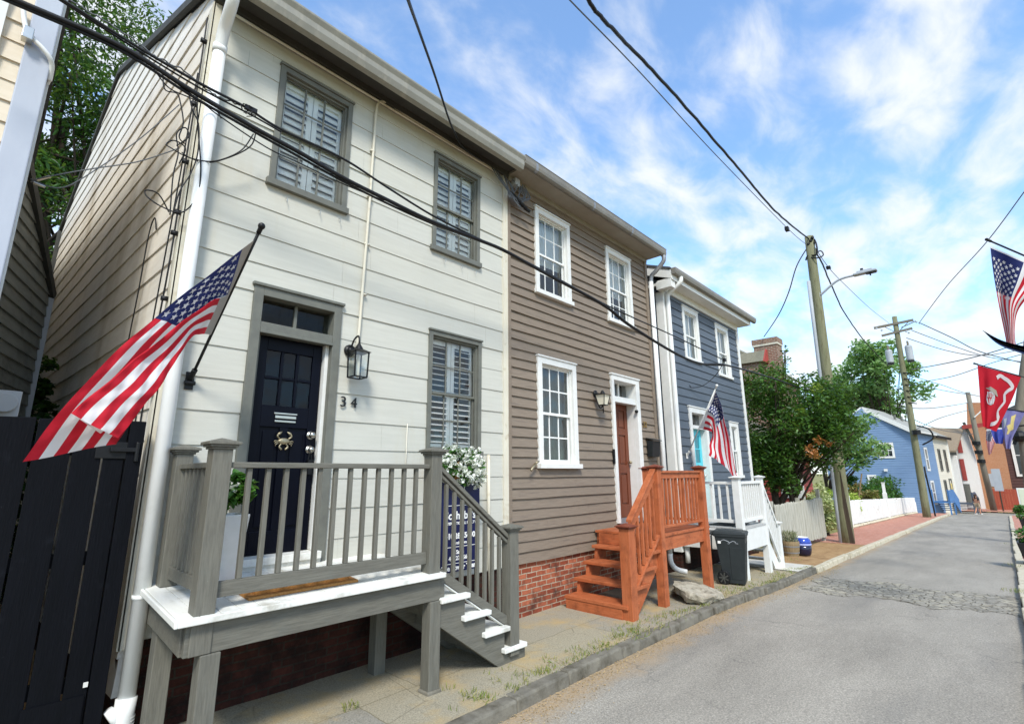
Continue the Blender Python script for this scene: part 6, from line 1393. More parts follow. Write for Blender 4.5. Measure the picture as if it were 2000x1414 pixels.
m = MB(); siding(m, 0, CL, -2.6, ze2, .18, [], .02, M=frame(chO, ang)); m.build('siding', M_cream, cth)
m = MB(); bx = [chO+nv*.05, chO+dv*CL+nv*.05, chO+dv*CL+nv*GL, chO+nv*GL]; m.hexa([p+Vector((0,0,-2.6)) for p in bx] + [p+Vector((0,0,ze2-.05)) for p in bx]); m.build('wall', M_cream, cth)
gableroof(cth, chO, CL+.2, GL, ze2, zpk-.2, M_roofgrey, x0=0.02)
m = MB(); m.beam(chO-nv*.36+Vector((0,0,ze2-.16)), chO-nv*.36+dv*(CL+.2)+Vector((0,0,ze2-.16)), .12, .22); m.build('gutter', M_black, cth)
m = MB(); m.beam(chO-nv*.06+dv*(CL-.1)+Vector((0,0,-2)), chO-nv*.06+dv*(CL-.1)+Vector((0,0,ze2)), .12, .14); m.build('downspout', M_trim, cth)
for r_ in ((1.0, 1.9, 1.9, 3.9), (3.3, 4.2, 1.8, 3.9), (1.2, 2.1, -1.1, 1.1)): simple_window(cth, r_, frame(chO-nv*.03, ang), M_greytrim, M_pane, cas=.12)
m = MB(); m.box(3.4, 3.52, -.05, -.004, -1.3, 1.2); m.box(4.28, 4.4, -.05, -.004, -1.3, 1.2); m.box(3.52, 4.28, -.05, -.004, 1.08, 1.2); xform(m, frame(chO-nv*.03, ang)); m.build('door_frame', M_greytrim, cth)
m = MB(); m.box(3.52, 4.28, -.03, -.004, -1.3, .75); xform(m, frame(chO-nv*.03, ang)); m.build('door', paint('straw_door_paint', 'C9B470'), cth)
far_steps('front_steps', 'slate grey front steps of the narrow cream house', Vector((chO.x, chO.y, ZG(62)))+dv*2.9-nv*.2, M_greystep, L=2.8, W_=1.4, h=.8, mrail=M_greystep)
# ================================================================ END OF THE STREET
zc = ZG(72)
whb = thing('white_brick_house', 'whitewashed brick gable with red shutters and dark eaves at the end of the street', 'house', (72, 2.5, zc))
ePK, eR, eB, eL = onX(1884, 828, 72), onX(1909, 890, 72), onX(1927, 1000, 72), onX(1846, 885, 72)
yl, yr = 5.6, eB.y
m = MB(); m.add([(72,yl,zc-.4),(72,yr,zc-.4),(72,yr,eR.z),(72,ePK.y,ePK.z),(72,yl,eR.z+.4),(79,yl,zc-.4),(79,yr,zc-.4),(79,yr,eR.z),(79,ePK.y,ePK.z),(79,yl,eR.z+.4)], [(0,4,3,2,1),(5,6,7,8,9),(1,2,7,6),(2,3,8,7),(3,4,9,8),(4,0,5,9)]); m.build('wall', M_brickwhite, whb)
m = MB(); m.beam((71.9,ePK.y+.05,ePK.z+.15), (71.9,yr-.45,eR.z-.1), .5, .24); m.build('eave', M_soffit_dk, whb)
m = MB(); m.beam((71.7,ePK.y+.25,ePK.z-.35), (71.7,ePK.y-1.6,ePK.z-.2), .3, .4); m.build('hoist_beam', M_red, whb)
for (u0, v0, u1, v1) in ((1878, 848, 1890, 884), (1887, 896, 1899, 938)):
    a, b_ = onX(u0, v0, 71.95), onX(u1, v1, 71.95); m = MB(); m.box(71.93, 71.99, b_.y+.35, b_.y+.72, b_.z, a.z); m.build('shutter', M_red, whb)
a, b_ = onX(1896, 945, 71.95), onX(1904, 985, 71.95); m = MB(); m.box(71.94, 71.99, b_.y+.1, b_.y+.8, b_.z, a.z); m.build('door', M_greytrim, whb)
bsh = thing('shingle_roof_house', 'house with broad brown shingle roof behind the cream house', 'house', (69, 6, zc))
r0, r1, r2, r3 = onX(1800, 836, 69.5), onX(1879, 838, 69.5), onX(1868, 884, 68), onX(1790, 884, 68)
m = MB(); m.hexa([r3, r2, r1+Vector((2.2,0,0)), r0+Vector((2.2,0,0))] + [p+Vector((0,0,.2)) for p in (r3, r2, r1+Vector((2.2,0,0)), r0+Vector((2.2,0,0)))]); m.build('roof', M_roofbrown, bsh)
m = MB(); m.box(68.6, 71.6, r2.y+.1, r3.y, zc-.3, r2.z-.0); m.build('wall', M_brickwhite, bsh)
m = MB(); m.beam(Vector(r2)+Vector((0,0,-.1)), Vector(r3)+Vector((0,0,-.1)), .2, .3); m.build('gutter', M_soffit_dk, bsh)
obb = thing('orange_brick_building', 'tall orange brick gable wall behind the leaning pole at the street end', 'building', (74, 0, zc))
q = [onX(u, v, 74) for u, v in ((1890, 786), (1928, 786), (1962, 876), (1984, 990), (1918, 1000))]
m = MB(); bk = Vector((6,0,0)); pts = [(74, q[0].y+.1, q[0].z), (74, q[1].y, q[1].z), (74, q[2].y, q[2].z), (74, q[3].y, zc-.4), (74, q[0].y+1.6, zc-.4)]; n = len(pts)
m.add(pts + [(p[0]+6, p[1], p[2]) for p in pts], [list(range(n))[::-1], list(range(n, 2*n))] + [(i, (i+1) % n, n+(i+1) % n, n+i) for i in range(n)]); m.build('wall', M_brick3, obb)
a, b_ = onX(1941, 925, 73.9), onX(1953, 950, 73.9); m = MB(); m.box(73.93, 73.99, b_.y+.1, b_.y+.75, b_.z, a.z); m.build('window', M_conduit, obb)
dbb = thing('dark_brown_house', 'dark brown clapboard house behind the red fence at the right edge', 'house', (78, -4, zc))
a, b_ = onX(1958, 865, 78), onX(2040, 990, 78)
m = MB(); siding(m, 0, 14, zc-.3, a.z+2.2, .30, [], .04, M=frame((78, a.y+1.5, 0), -math.pi/2)); m.build('siding', M_dkbrown, dbb)
m = MB(); m.box(78.05, 86, a.y-12.5, a.y+1.5, zc-.3, a.z+2.2); m.build('wall', M_dkbrown, dbb)
m = MB(); m.prism([(a.y-13, a.z+2.2), (a.y+2, a.z+2.2), (a.y-5.5, a.z+6)], 'x', 77.6, 86.5); m.build('roof', M_roof, dbb)
wr = onX(1985, 890, 77.9); simple_window(dbb, (0, 2.2, wr.z-2.2, wr.z+2.3), frame((77.9, wr.y+.3, 0), -math.pi/2), M_trim, M_pane, cas=.25)
rfz = thing('red_fence', 'red-stained board fence below the brick gable at the street end', 'fence', (71.5, -1.5, zc))
a, b_ = onX(1936, 955, 71.5), onX(2010, 955, 71.5); m = MB(); y = a.y; rr = random.Random(6)
while y > a.y-7: m.box(71.48, 71.52, y-.19, y, zc-.1, a.z+rr.uniform(-.03,.03)); y -= .2
m.build('board_panel', M_redfence, rfz)
m = MB(); m.box(71.53, 71.6, a.y-7, a.y, zc+.3, zc+.42); m.box(71.53, 71.6, a.y-7, a.y, a.z-.4, a.z-.28); m.build('rail', M_redfence, rfz)
p3 = thing('utility_pole', 'leaning brown pole against the orange brick gable at the street end', 'utility pole', (70, 1.2, zc))
m = MB(); m.tube([onX(1943, 1003, 70), onX(1915, 890, 70), onX(1890, 766, 70)], [.27, .24, .19], 12); m.build('pole', M_poleg, p3, smooth=True)
m = MB(); c = onX(1906, 862, 69.7)
for k in range(3): m = MB(); m.tube([c+Vector((0,-.05*k,-.9*k)), c+Vector((0,-.05*k,-.9*k-.35))], .33, 10); m.build('cable_bracket', M_black, p3)
m = MB(); m.beam(onX(1903,815,69.7), onX(1916,803,69.7), .08, .1); m.build('pole_hook', M_trim, p3)
sp2 = thing('sign_post', 'thin rusty post with a pale sign panel before the red fence', 'sign', (69, 0, zc))
m = MB(); m.tube([onX(1961,1003,69), onX(1950,948,69)], .06, 8); m.build('post', M_bark, sp2)
m = MB(); c = onX(1948, 938, 69); m.box(68.9, 68.94, c.y-.32, c.y+.32, c.z-1.0, c.z+1.1); m.build('plate', M_conduit, sp2)
bd = onX(1996, 975, 66); m = MB(); m.box(66, 66.06, bd.y-.9, bd.y+.22, bd.z-.95, bd.z+1.0, 0); m.box(65.98, 65.999, bd.y-.8, bd.y+.12, bd.z-.85, bd.z+.9, 1)
tag(m.build('notice_board', [M_trim, paint('pale_board_face', 'C9CDB4')]), 'pale cream notice board before the red fence at the right edge', 'notice board')
# background trees
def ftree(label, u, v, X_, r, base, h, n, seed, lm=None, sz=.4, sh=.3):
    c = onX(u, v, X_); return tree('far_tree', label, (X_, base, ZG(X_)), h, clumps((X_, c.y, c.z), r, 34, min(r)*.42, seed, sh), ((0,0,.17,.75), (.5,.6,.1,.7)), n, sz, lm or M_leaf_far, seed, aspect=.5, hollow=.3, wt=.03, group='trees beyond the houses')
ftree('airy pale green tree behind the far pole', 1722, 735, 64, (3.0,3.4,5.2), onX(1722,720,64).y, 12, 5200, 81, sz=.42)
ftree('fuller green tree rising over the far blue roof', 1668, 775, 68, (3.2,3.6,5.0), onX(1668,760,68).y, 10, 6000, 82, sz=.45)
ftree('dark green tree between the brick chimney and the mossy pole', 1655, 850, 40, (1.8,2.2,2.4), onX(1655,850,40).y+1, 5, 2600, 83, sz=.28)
# ================================================================ PERSON
def figure(name, label, base, facing, h, top, legs, skin, hair):
    t = thing(name, label, 'person', base); S = h/1.7
    M = Matrix.Translation(base) @ Matrix.Rotation(facing, 4, 'Z')
    J = {'pel':(0,0,.93,.125),'wai':(0,.01,1.08,.115),'che':(0,.0,1.28,.135),'nek':(0,.01,1.45,.06),'hd0':(0,-.01,1.53,.075),'hd1':(0,-.02,1.60,.095),'hd2':(0,-.01,1.68,.07),
         'hl':(-.09,0,.88,.10),'kl':(-.11,-.14,.50,.065),'al':(-.11,-.05,.10,.042),'tl':(-.11,-.19,.035,.035),'hr':(.09,0,.88,.10),'kr':(.10,.0,.49,.065),'ar':(.10,.24,.13,.042),'tr':(.10,.14,.04,.035),
         'sl':(-.17,0,1.40,.062),'el':(-.26,.10,1.16,.045),'wl':(-.20,-.02,.98,.032),'fl':(-.18,-.07,.91,.03),'sr':(.17,0,1.40,.062),'er':(.26,-.06,1.16,.045),'wr':(.18,-.20,1.06,.032),'fr':(.14,-.24,1.02,.03)}
    E_ = [('pel','wai'),('wai','che'),('che','nek'),('nek','hd0'),('hd0','hd1'),('hd1','hd2'),('pel','hl'),('hl','kl'),('kl','al'),('al','tl'),('pel','hr'),('hr','kr'),('kr','ar'),('ar','tr'),('che','sl'),('sl','el'),('el','wl'),('wl','fl'),('che','sr'),('sr','er'),('er','wr'),('wr','fr')]
    def skinned(nm, keys, infl, mt, zscale=1):
        idx = {k: i for i, k in enumerate(keys)}; me = bpy.data.meshes.new(nm); off = wloc(t)
        me.from_pydata([tuple((M @ Vector((J[k][0]*S, J[k][1]*S, J[k][2]*S))) - off) for k in keys], [(idx[a], idx[b]) for a, b in E_ if a in idx and b in idx], [])
        me.materials.append(mt); o = bpy.data.objects.new(nm, me); C.objects.link(o); o.parent = t
        o.modifiers.new('skin', 'SKIN'); sk_ = me.skin_vertices[0].data
        for k, i in idx.items(): r = J[k][3]*S + infl; sk_[i].radius = (r, r)
        sk_[0].use_root = True; ss = o.modifiers.new('sub', 'SUBSURF'); ss.levels = ss.render_levels = 2; return o
    skinned('body', list(J), 0, skin)
    skinned('shirt', ['che','wai','sl','el','sr','er'], .016, top); skinned('trousers', ['pel','hl','kl','hr','kr'], .018, legs)
    m = MB(); m.ball(M @ Vector((0, .015*S, 1.635*S)), .115*S, 12, sc=(1, 1, .95)); m.ball(M @ Vector((0,.08*S,1.52*S)), .09*S, 10, sc=(1,.7,1.4)); m.build('hair', hair, t, smooth=True)
    m = MB(); m.ball(M @ Vector((0,-.11*S,1.585*S)), .018*S, 8)
    for s in (-1, 1): m.ball(M @ Vector((s*.035*S,-.098*S,1.61*S)), .012*S, 8); m.ball(M @ Vector((s*.095*S,-.01*S,1.6*S)), .022*S, 8)
    m.build('face', skin, t, smooth=True)
    for s, k in ((-1,'fl'), (1,'fr')):
        b = Vector(J[k][:3]); m = MB()
        for q in range(4): o = Vector((.012*(q-1.5), 0, 0)); m.tube([M @ ((b+o)*S), M @ ((b+o+Vector((0,-.02,-.045)))*S), M @ ((b+o+Vector((0,-.01,-.075+.006*abs(q-1.3))))*S)], [.009*S,.008*S,.006*S], 6)
        m.tube([M @ (b*S), M @ ((b+Vector((-s*.035,-.02,-.03)))*S)], [.011*S,.007*S], 6); m.build('hand', skin, t, smooth=True)
    m = MB()
    for k in ('tl','tr'): c = M @ (Vector(J[k][:3])*S); m.ball(c + (M.to_3x3() @ Vector((0,.05*S,-.0))), .06*S, 10, sc=(.75,2.0,.7))
    m.build('shoe', M_trim, t, smooth=True); return t
bp_ = Vector((61, 1.50, ZG(61)-.09))
figure('person', 'walker in black and white top with pale trousers crossing at the street end', bp_, math.radians(60), 1.68, paint('black_top', '191A20', 'C8C8C8', (1,1,1), 2.2, .7, .05, lo=.52, hi=.6), paint('khaki_trousers', 'A8937A'), paint('skin', 'B88468'), paint('brown_hair', '3A2A1E'))
# ================================================================ FLAGS FROM THE RIGHT-HAND HOUSES
def hung(root, TL, TR, s_len, dirv, ns, nt, paintfn, mats, stars, amp, gather=0, name='flag', fold=None):
    TL, TR = Vector(TL), Vector(TR)
    def P(s, t):   # t runs along the pole from the tip, s is how far below it
        s = min(max(s,0),1); t = min(max(t,0),1); return fold(s, t, TL.lerp(TR, t))
    return flagcloth(root, P, ns, nt, paintfn, mats, stars, name)
FXR = 9.6
ta, tb = onX(1927, 468, FXR), onX(2075, 530, FXR); tb2 = onX(2160, 568, FXR)
f3 = thing('us_flag', 'bunched stars and stripes flag hanging high at the right edge', 'flag', tb2)
pole_with(f3, tb2, ta, .012, M_black, .022)
m = MB(); m.tube([tb2, tb2+(tb2-ta).normalized()*.25], .022, 8); m.box(tb2.x-.04, tb2.x+.04, tb2.y-.26, tb2.y-.235, tb2.z-.3, tb2.z-.05); m.build('bracket', M_black, f3)
q0, q1 = onX(1934, 481, FXR), onX(2062, 537, FXR)
LE = [(0,q0),(.2,onX(1939,525,FXR-.02)),(.45,onX(1948,580,FXR+.0)),(.75,onX(1960,640,FXR+.02)),(1,onX(1966,672,FXR+.02))]
LM = [(0,q0.lerp(q1,.25)),(.2,onX(1955,530,FXR+.10)),(.45,onX(1956,585,FXR+.12)),(.75,onX(1967,640,FXR+.10)),(1,onX(1972,676,FXR+.1))]
LR = [(0,q0.lerp(q1,.5)),(.2,onX(1985,545,FXR-.05)),(.45,onX(1972,590,FXR-.12)),(.75,onX(1973,640,FXR-.1)),(1,onX(1975,682,FXR-.08))]
LF = [(0,q1),(.2,onX(2035,555,FXR+.1)),(.45,onX(1992,600,FXR+.02)),(.75,onX(1982,640,FXR+.0)),(1,onX(1985,680,FXR+.0))]
def fold3(s, t, top):
    a, b, c, d = (poly_at(q, s) for q in (LE, LM, LR, LF))
    p = a.lerp(b, t/.25) if t < .25 else b.lerp(c, (t-.25)/.25) if t < .5 else c.lerp(d, (t-.5)/.5)
    return p + Vector((1,0,0))*min(1,s*3)*(.02*math.sin(t*19+s*3)+.01*math.sin(s*13+t*7))
def us3(s, t): return 3 if s < .03 else 2 if (s < .4 and t < 7/13) else (0 if int(t*13) % 2 == 0 else 1)
hung(f3, q0, q1, 1, None, 40, 39, us3, [M_flagred, M_flagwhite, M_flagblue, M_flagwhite], US_STARS, 0, fold=fold3)
# dark navy flag below it, slung like a hammock
f4 = thing('navy_flag', 'dark navy flag sagging in a crescent below the bunched stars and stripes', 'flag', onX(2100, 700, 9.3))
UP = [(0,onX(1919,645,9.35)),(.25,onX(1955,664,9.3)),(.6,onX(2000,676,9.3)),(1,onX(2090,690,9.3))]
LO = [(0,onX(1920,646,9.35)),(.25,onX(1950,673,9.15)),(.6,onX(2000,692,9.1)),(1,onX(2090,720,9.1))]
MI = [(0,onX(1919,646,9.4)),(.25,onX(1953,668,9.5)),(.6,onX(2000,684,9.6)),(1,onX(2090,705,9.6))]
def P4(s, t):
    a, b, c = (poly_at(q, s) for q in (UP, MI, LO)); return a.lerp(b, t*2) if t < .5 else b.lerp(c, t*2-1)
flagcloth(f4, P4, 24, 12, lambda s, t: 1 if .44 < t < .52 and s > .2 else 0, [paint('navy_flag_cloth','14203C'), M_conduit], name='cloth')
m = MB(); m.tube([onX(2090,690,9.3), onX(2160,668,9.3)], .012, 8); m.build('pole', M_black, f4)
# red flag with globe emblem and white scroll
FX5 = 13.8
w0, w1, wE = onX(1909, 713, FX5), onX(1994, 736, FX5), onX(2075, 757, FX5)
f5 = thing('red_flag', 'red military flag with grey globe emblem and white scroll', 'flag', wE)
pole_with(f5, wE, onX(1903, 710, FX5), .011, M_black, .02)
E5 = [(0,w0),(.4,onX(1913,765,FX5)),(.7,onX(1916,805,FX5)),(1,onX(1920,833,FX5))]
R5 = [(0,w1),(.4,onX(1979,775,FX5)),(.7,onX(1966,802,FX5)),(1,onX(1946,843,FX5))]
def P5(s, t):
    s = min(max(s,0),1); t = min(max(t,0),1); p = poly_at(E5, s).lerp(poly_at(R5, s), t)
    return p + Vector((1,0,0))*min(1,s*3)*(.05*math.exp(-((t-.16)/.07)**2)+.018*math.sin(t*11+s*4))
cl5 = flagcloth(f5, P5, 30, 24, lambda s, t: 0, [M_flagred], name='cloth')
def decal(par, P, polys, mt, name, off=.006):
    mb = MB()
    for poly in polys:
        vs = []
        for s, t in poly:
            h = 1e-3; c = P(s, t); nn = (P(min(1,s+h), t)-c).cross(P(s, min(1,t+h))-c).normalized()
            if nn.x > 0: nn = -nn
            vs.append(c + nn*off)
        mb.add(vs, [list(range(len(vs)))])
    return mb.build(name, mt, par)
cpx = [(329,258),(385,245),(430,275),(490,300),(540,360),(545,410),(500,450),(440,490),(435,560),(440,610),(400,660),(350,720),(345,790),(345,850),(300,900),(250,915)]
def inv5(zx, zy):    # pixel inside the zoom of the flag -> cloth (s, t)
    u, v = 1900+zx/7.07, 700+zy/7.07; best = None
    for i in range(41):
        for j in range(41):
            q = proj(P5(i/40, j/40)); e = (q[0]-u)**2+(q[1]-v)**2
            if best is None or e < best[0]: best = (e, i/40, j/40)
    return best[1], best[2]
scs = spline([Vector((*inv5(*p), 0)) for p in cpx], 4)
def ribbon(par, P, path, w, mt, name, off):
    mb = MB(); vs = []; n = len(path)
    for i, p in enumerate(path):
        d = path[min(i+1, n-1)] - path[max(i-1, 0)]; q = Vector((-d.y, d.x, 0)); q = q.normalized()*w if q.length > 1e-6 else Vector((w, 0, 0))
        for k in (-1, 1):
            s_, t_ = min(.99, max(0, p.x+k*q.x)), min(.99, max(0, p.y+k*q.y)); h = 1e-3; c = P(s_, t_); nn = (P(s_+h, t_)-c).cross(P(s_, t_+h)-c).normalized(); nn = -nn if nn.x > 0 else nn; vs.append(c + nn*off)
    mb.add(vs, [(2*i, 2*i+1, 2*i+3, 2*i+2) for i in range(n-1)]); return mb.build(name, mt, par)
ribbon(cl5, P5, scs, .032, M_flagwhite, 'scroll', .008)
gc = inv5(250, 560)
decal(cl5, P5, [[(gc[0]+.11*math.cos(a*math.tau/20), gc[1]+.13*math.sin(a*math.tau/20)) for a in range(20)]], M_conduit, 'globe')
decal(cl5, P5, [[(gc[0]-.1+.10*k, gc[1]-.10+.055*q), (gc[0]-.1+.10*k+.085, gc[1]-.10+.055*q+.01), (gc[0]-.1+.1*k+.085, gc[1]-.10+.055*q+.032), (gc[0]-.1+.1*k, gc[1]-.10+.055*q+.022)] for q in range(4) for k in range(2)], M_flagwhite, 'meridian', .010)
decal(cl5, P5, [[(gc[0]-.15,gc[1]-.14),(gc[0]-.18,gc[1]-.02),(gc[0]-.14,gc[1]+.14),(gc[0]-.04,gc[1]+.22),(gc[0]-.05,gc[1]+.15),(gc[0]-.10,gc[1]+.06),(gc[0]-.12,gc[1]-.04)]], M_soffit, 'eagle', .011)
# purple-grey navy flag with yellow device, and a small stars-and-stripes behind
FX6 = 17
f6 = thing('purple_flag', 'faded violet-blue flag with yellow and white device behind the red flag', 'flag', onX(2060, 812, FX6))
v0, v1 = onX(1962, 799, FX6), onX(2003, 803, FX6)
pole_with(f6, onX(2060, 812, FX6), onX(1958, 798, FX6), .013, M_black, .02)
E6 = [(0,v0),(.4,onX(1957,830,FX6)),(.7,onX(1960,850,FX6)),(1,onX(1965,876,FX6))]; R6 = [(0,v1),(.4,onX(1988,835,FX6)),(.7,onX(1978,855,FX6)),(1,onX(1973,877,FX6))]
P6 = lambda s, t: poly_at(E6, min(1,s)).lerp(poly_at(R6, min(1,s)), min(1,t)) + Vector((1,0,0))*min(1,s*3)*.03*math.sin(t*9+s*4)
cl6 = flagcloth(f6, P6, 20, 14, lambda s, t: 0, [paint('violet_flag_cloth','6C6A9A','7F7CA8')], name='cloth')
decal(cl6, P6, [[(.18,.42),(.12,.62),(.3,.66),(.46,.80),(.52,.60),(.62,.52),(.66,.30),(.5,.40),(.40,.30),(.34,.48)]], paint('faded_gold','C9B978'), 'device'); decal(cl6, P6, [[(.25,.05),(.22,.22),(.40,.26),(.50,.12)]], M_conduit, 'emblem')
f7 = thing('us_flag', 'small far stars and stripes flag hanging just below the red flag', 'flag', onX(1960, 838, 21))
E7 = [(0,onX(1927,838,21)),(.4,onX(1926,858,21)),(1,onX(1931,889,21))]; R7 = [(0,onX(1957,835,21)),(.4,onX(1944,862,21)),(1,onX(1936,886,21))]
P7 = lambda s, t: poly_at(E7, min(1,s)).lerp(poly_at(R7, min(1,s)), min(1,t)) + Vector((1,0,0))*min(1,s*3)*.05*math.sin(t*10)
flagcloth(f7, P7, 20, 13, us_paint, [M_flagred, M_flagwhite, M_flagblue, M_flagwhite], US_STARS); m = MB(); m.tube([onX(1924,837,21), onX(2040,829,21)], .014, 8); m.build('pole', M_black, f7)
f8 = thing('blue_flag', 'small blue flag with a white edge hanging between the red and violet flags', 'flag', onX(1975, 838, 19))
E8 = [(0,onX(1935,836,19)),(.5,onX(1938,850,19)),(1,onX(1945,866,19))]; R8 = [(0,onX(1972,832,19)),(.5,onX(1962,850,19)),(1,onX(1958,867,19))]
P8 = lambda s, t: poly_at(E8, min(1,s)).lerp(poly_at(R8, min(1,s)), min(1,t)) + Vector((1,0,0))*min(1,s*3)*.04*math.sin(t*10)
flagcloth(f8, P8, 12, 10, lambda s, t: 1 if s < .16 and t > .3 else 0, [paint('bright_blue_cloth','3A4696','46529E'), M_flagwhite], name='cloth'); m = MB(); m.tube([onX(1934,836,19), onX(2050,826,19)], .014, 8); m.build('pole', M_black, f8)
# brown pole on the right pavement
p4 = thing('utility_pole', 'dark brown pole at the right edge behind the violet flag', 'utility pole', (26, -.75, ZG(26)))
m = MB(); m.tube([(26,-.72,ZG(26)-.2), onX(1990,800,26), onX(2001,715,26), onX(2012,640,26)], [.15,.13,.125,.12], 12); m.build('pole', M_poleg, p4, smooth=True)
m = MB(); m.ball(onX(1990,852,25.8), .22, 10); m.beam(onX(1980,868,25.8), onX(1992,845,25.8), .12, .1); m.build('cable_closure', M_black, p4)
# planters on the right pavement
def rpot(label, c, r, h, lm, seed, nfol, fr):
    t = thing('potted_plant', label, 'potted plant', c); m = MB(); m.add([(c[0]+a*r*f, c[1]+b*r*f, c[2]+z) for z, f in ((0,.75),(h,1),(h,.86),(h*.8,.84)) for a, b in ((-1,-1),(1,-1),(1,1),(-1,1))], [(3,2,1,0)]+[(k+i, k+(i+1)%4, k+4+(i+1)%4, k+4+i) for k in (0,4,8) for i in range(4)]+[(12,13,14,15)]); m.build('pot', M_blackpl, t, bevel=.01)
    if nfol:
        m = MB(); branchwork(m, (c[0],c[1],c[2]+h*.8), .015, [(c[0]+fr*.5*math.cos(k),c[1]+fr*.5*math.sin(k),c[2]+h+fr*(.5+.3*math.sin(k*2))) for k in range(6)], bend=.05); m.build('stem', M_bark, t)
        leaves('foliage', crown_pts(clumps((c[0],c[1],c[2]+h+fr*.55),(fr*.75,fr*.75,fr*.6),12,fr*.4,seed), nfol, seed), .09, lm, t, seed=seed)
    return t
c = onZ(1999, 1032, ZG(33)); rpot('black pot with leafy dark green plant on the right brick pavement', (33.5, -.78, ZG(33.5)), .26, .5, M_leaf_pot, 91, 900, .5)
rpot('low black square pot at the right kerb nearest the camera', (17.6, -.50, ZG(17.6)), .36, .5, M_leaf_pot, 92, 500, .35)
# ================================================================ WIRES
def wire(name, label, pts, r, m=None, n=6, kink=0, seed=0, group=None, straight=False):
    P = pts if straight else spline(pts, 10); rr = random.Random(seed)
    if kink: P = [p + Vector((rr.uniform(-kink,kink), rr.uniform(-kink,kink), rr.uniform(-kink,kink))) for p in P]
    mb = MB(); mb.tube(P, r, n); o = mb.build(name, m or M_cable, smooth=True); return tag(o, label, 'cable', group)
def yy(pts, y0=4.25, y1=4.05):
    n = len(pts); return [onY(u, v, y0 + (y1-y0)*i/(n-1)) for i, (u, v) in enumerate(pts)]
wire('overhead_cable', 'thick lower black cable swooping across both near houses', yy([(-80,-48),(44,7),(238,92),(373,177),(500,252),(583,297),(671,348),(759,392),(844,433),(936,469),(990,492),(1069,536),(1177,594),(1232,636),(1320,690),(1369,710),(1417,713),(1500,736),(1560,757),(1612,778)], 4.35, 3.95), .021)
wire('overhead_cable', 'second black cable twisted just under the thick one', yy([(-80,-36),(44,15),(238,101),(373,187),(500,260),(583,306),(671,355),(759,399),(844,437),(936,471),(990,494),(1069,538),(1177,597),(1232,639),(1320,692),(1369,711),(1417,714)], 4.36, 4.05), .012)
wire('overhead_cable', 'upper black cable crossing the first upstairs window of the white house', yy([(60,-30),(126,3),(278,98),(390,163),(478,209),(549,253),(671,311),(759,368),(848,423),(936,467),(1000,497),(1069,533),(1177,592),(1240,622),(1320,658),(1413,703)], 4.35, 4.1), .012)
wire('overhead_cable', 'thin black strand drooping below the thick cable past the corner downspout', yy([(330,152),(400,205),(430,228),(520,288),(583,318),(671,360),(750,392)], 4.32, 4.25), .006)
for k, pts in enumerate(([(385,185),(386,240),(392,330),(384,385),(355,415),(318,405),(288,385),(285,372),(310,380),(330,415)], [(500,258),(490,285),(455,305),(405,318),(362,305),(335,290),(325,282),(340,275),(362,290),(350,320)], [(495,262),(470,295),(420,315),(375,310),(355,298)])):
    wire('loose_cable', ('loose black cable loop hanging beside the white corner downspout', 'slack black cable curling from the overhead bundle to the wall corner', 'short slack strand below the overhead bundle near the corner')[k], [onY(u, v, 4.62 + .03*i) for i, (u, v) in enumerate(pts)], .006)
for k, pts in enumerate(([(350,205),(275,270),(190,330),(120,367),(60,350)], [(350,290),(270,316),(180,330),(85,347),(60,356)])):
    wire('service_drop', ('upper grey service wire crossing the alley gap', 'lower grey service wire crossing the alley gap')[k], [onY(u, v, 5.0 + .03*i) for i, (u, v) in enumerate(pts)], .005, M_greycable)
    m = MB(); a, b = onY(*((72,352),(66,357))[k], 5.11), onY(*((98,345),(88,366))[k], 5.10); m.tube([a, b], .011, 8); tag(m.build('wire_clamp', M_silver), ('upper', 'lower')[k] + ' white wire clamp on the service wire by the corner board', 'clamp')
wire('overhead_cable', 'second upper black strand running just below the upper cable at the left edge', yy([(70,-30),(140,16),(290,112),(400,178),(485,222),(549,258)], 4.37, 4.3), .008)
wire('overhead_cable', 'slack grey strand lashed along the top of the cable bundle over the alley', yy([(90,-30),(180,28),(250,70),(300,108),(360,140),(420,186),(470,205)], 4.36, 4.3), .006, M_greycable, kink=.008, seed=9)
for i_, pts in enumerate(([(318,140),(322,175),(345,183),(352,200),(358,240),(350,268),(362,282)], [(368,180),(376,215),(388,245),(386,300),(372,340),(352,372),(340,410)], [(345,285),(368,268),(362,250),(345,262),(348,300),(338,345),(332,420)], [(300,135),(330,172),(372,192),(420,215),(432,232)])):
    wire('loose_cable', ('thin cable tail hanging from the bundle beside the side-wall siding', 'thin black cable draped down in front of the white downspout', 'coiled thin cable pinned at the cream corner board', 'thin black strand with a cut end below the bundle at the downspout')[i_], [onY(u, v, 4.60 + .02*i_) for u, v in pts], .0055)
m = MB(); rr = random.Random(2)
for k in range(7): c = onY(484+rr.uniform(-12,12), 214+rr.uniform(-6,8), 4.27); m.tube(spline([c, c+Vector((rr.uniform(-.05,.05),rr.uniform(-.03,.03),rr.uniform(-.04,.05))), c+Vector((rr.uniform(-.06,.06),0,rr.uniform(-.05,.05)))], 4), .004, 5)
m.box(*(lambda c: (c.x-.05, c.x+.05, c.y-.015, c.y+.015, c.z-.02, c.z+.02))(onY(490,214,4.27))); tag(m.build('cable_splice', M_cable), 'tangled cable splice on the overhead bundle left of the first window', 'cable splice')
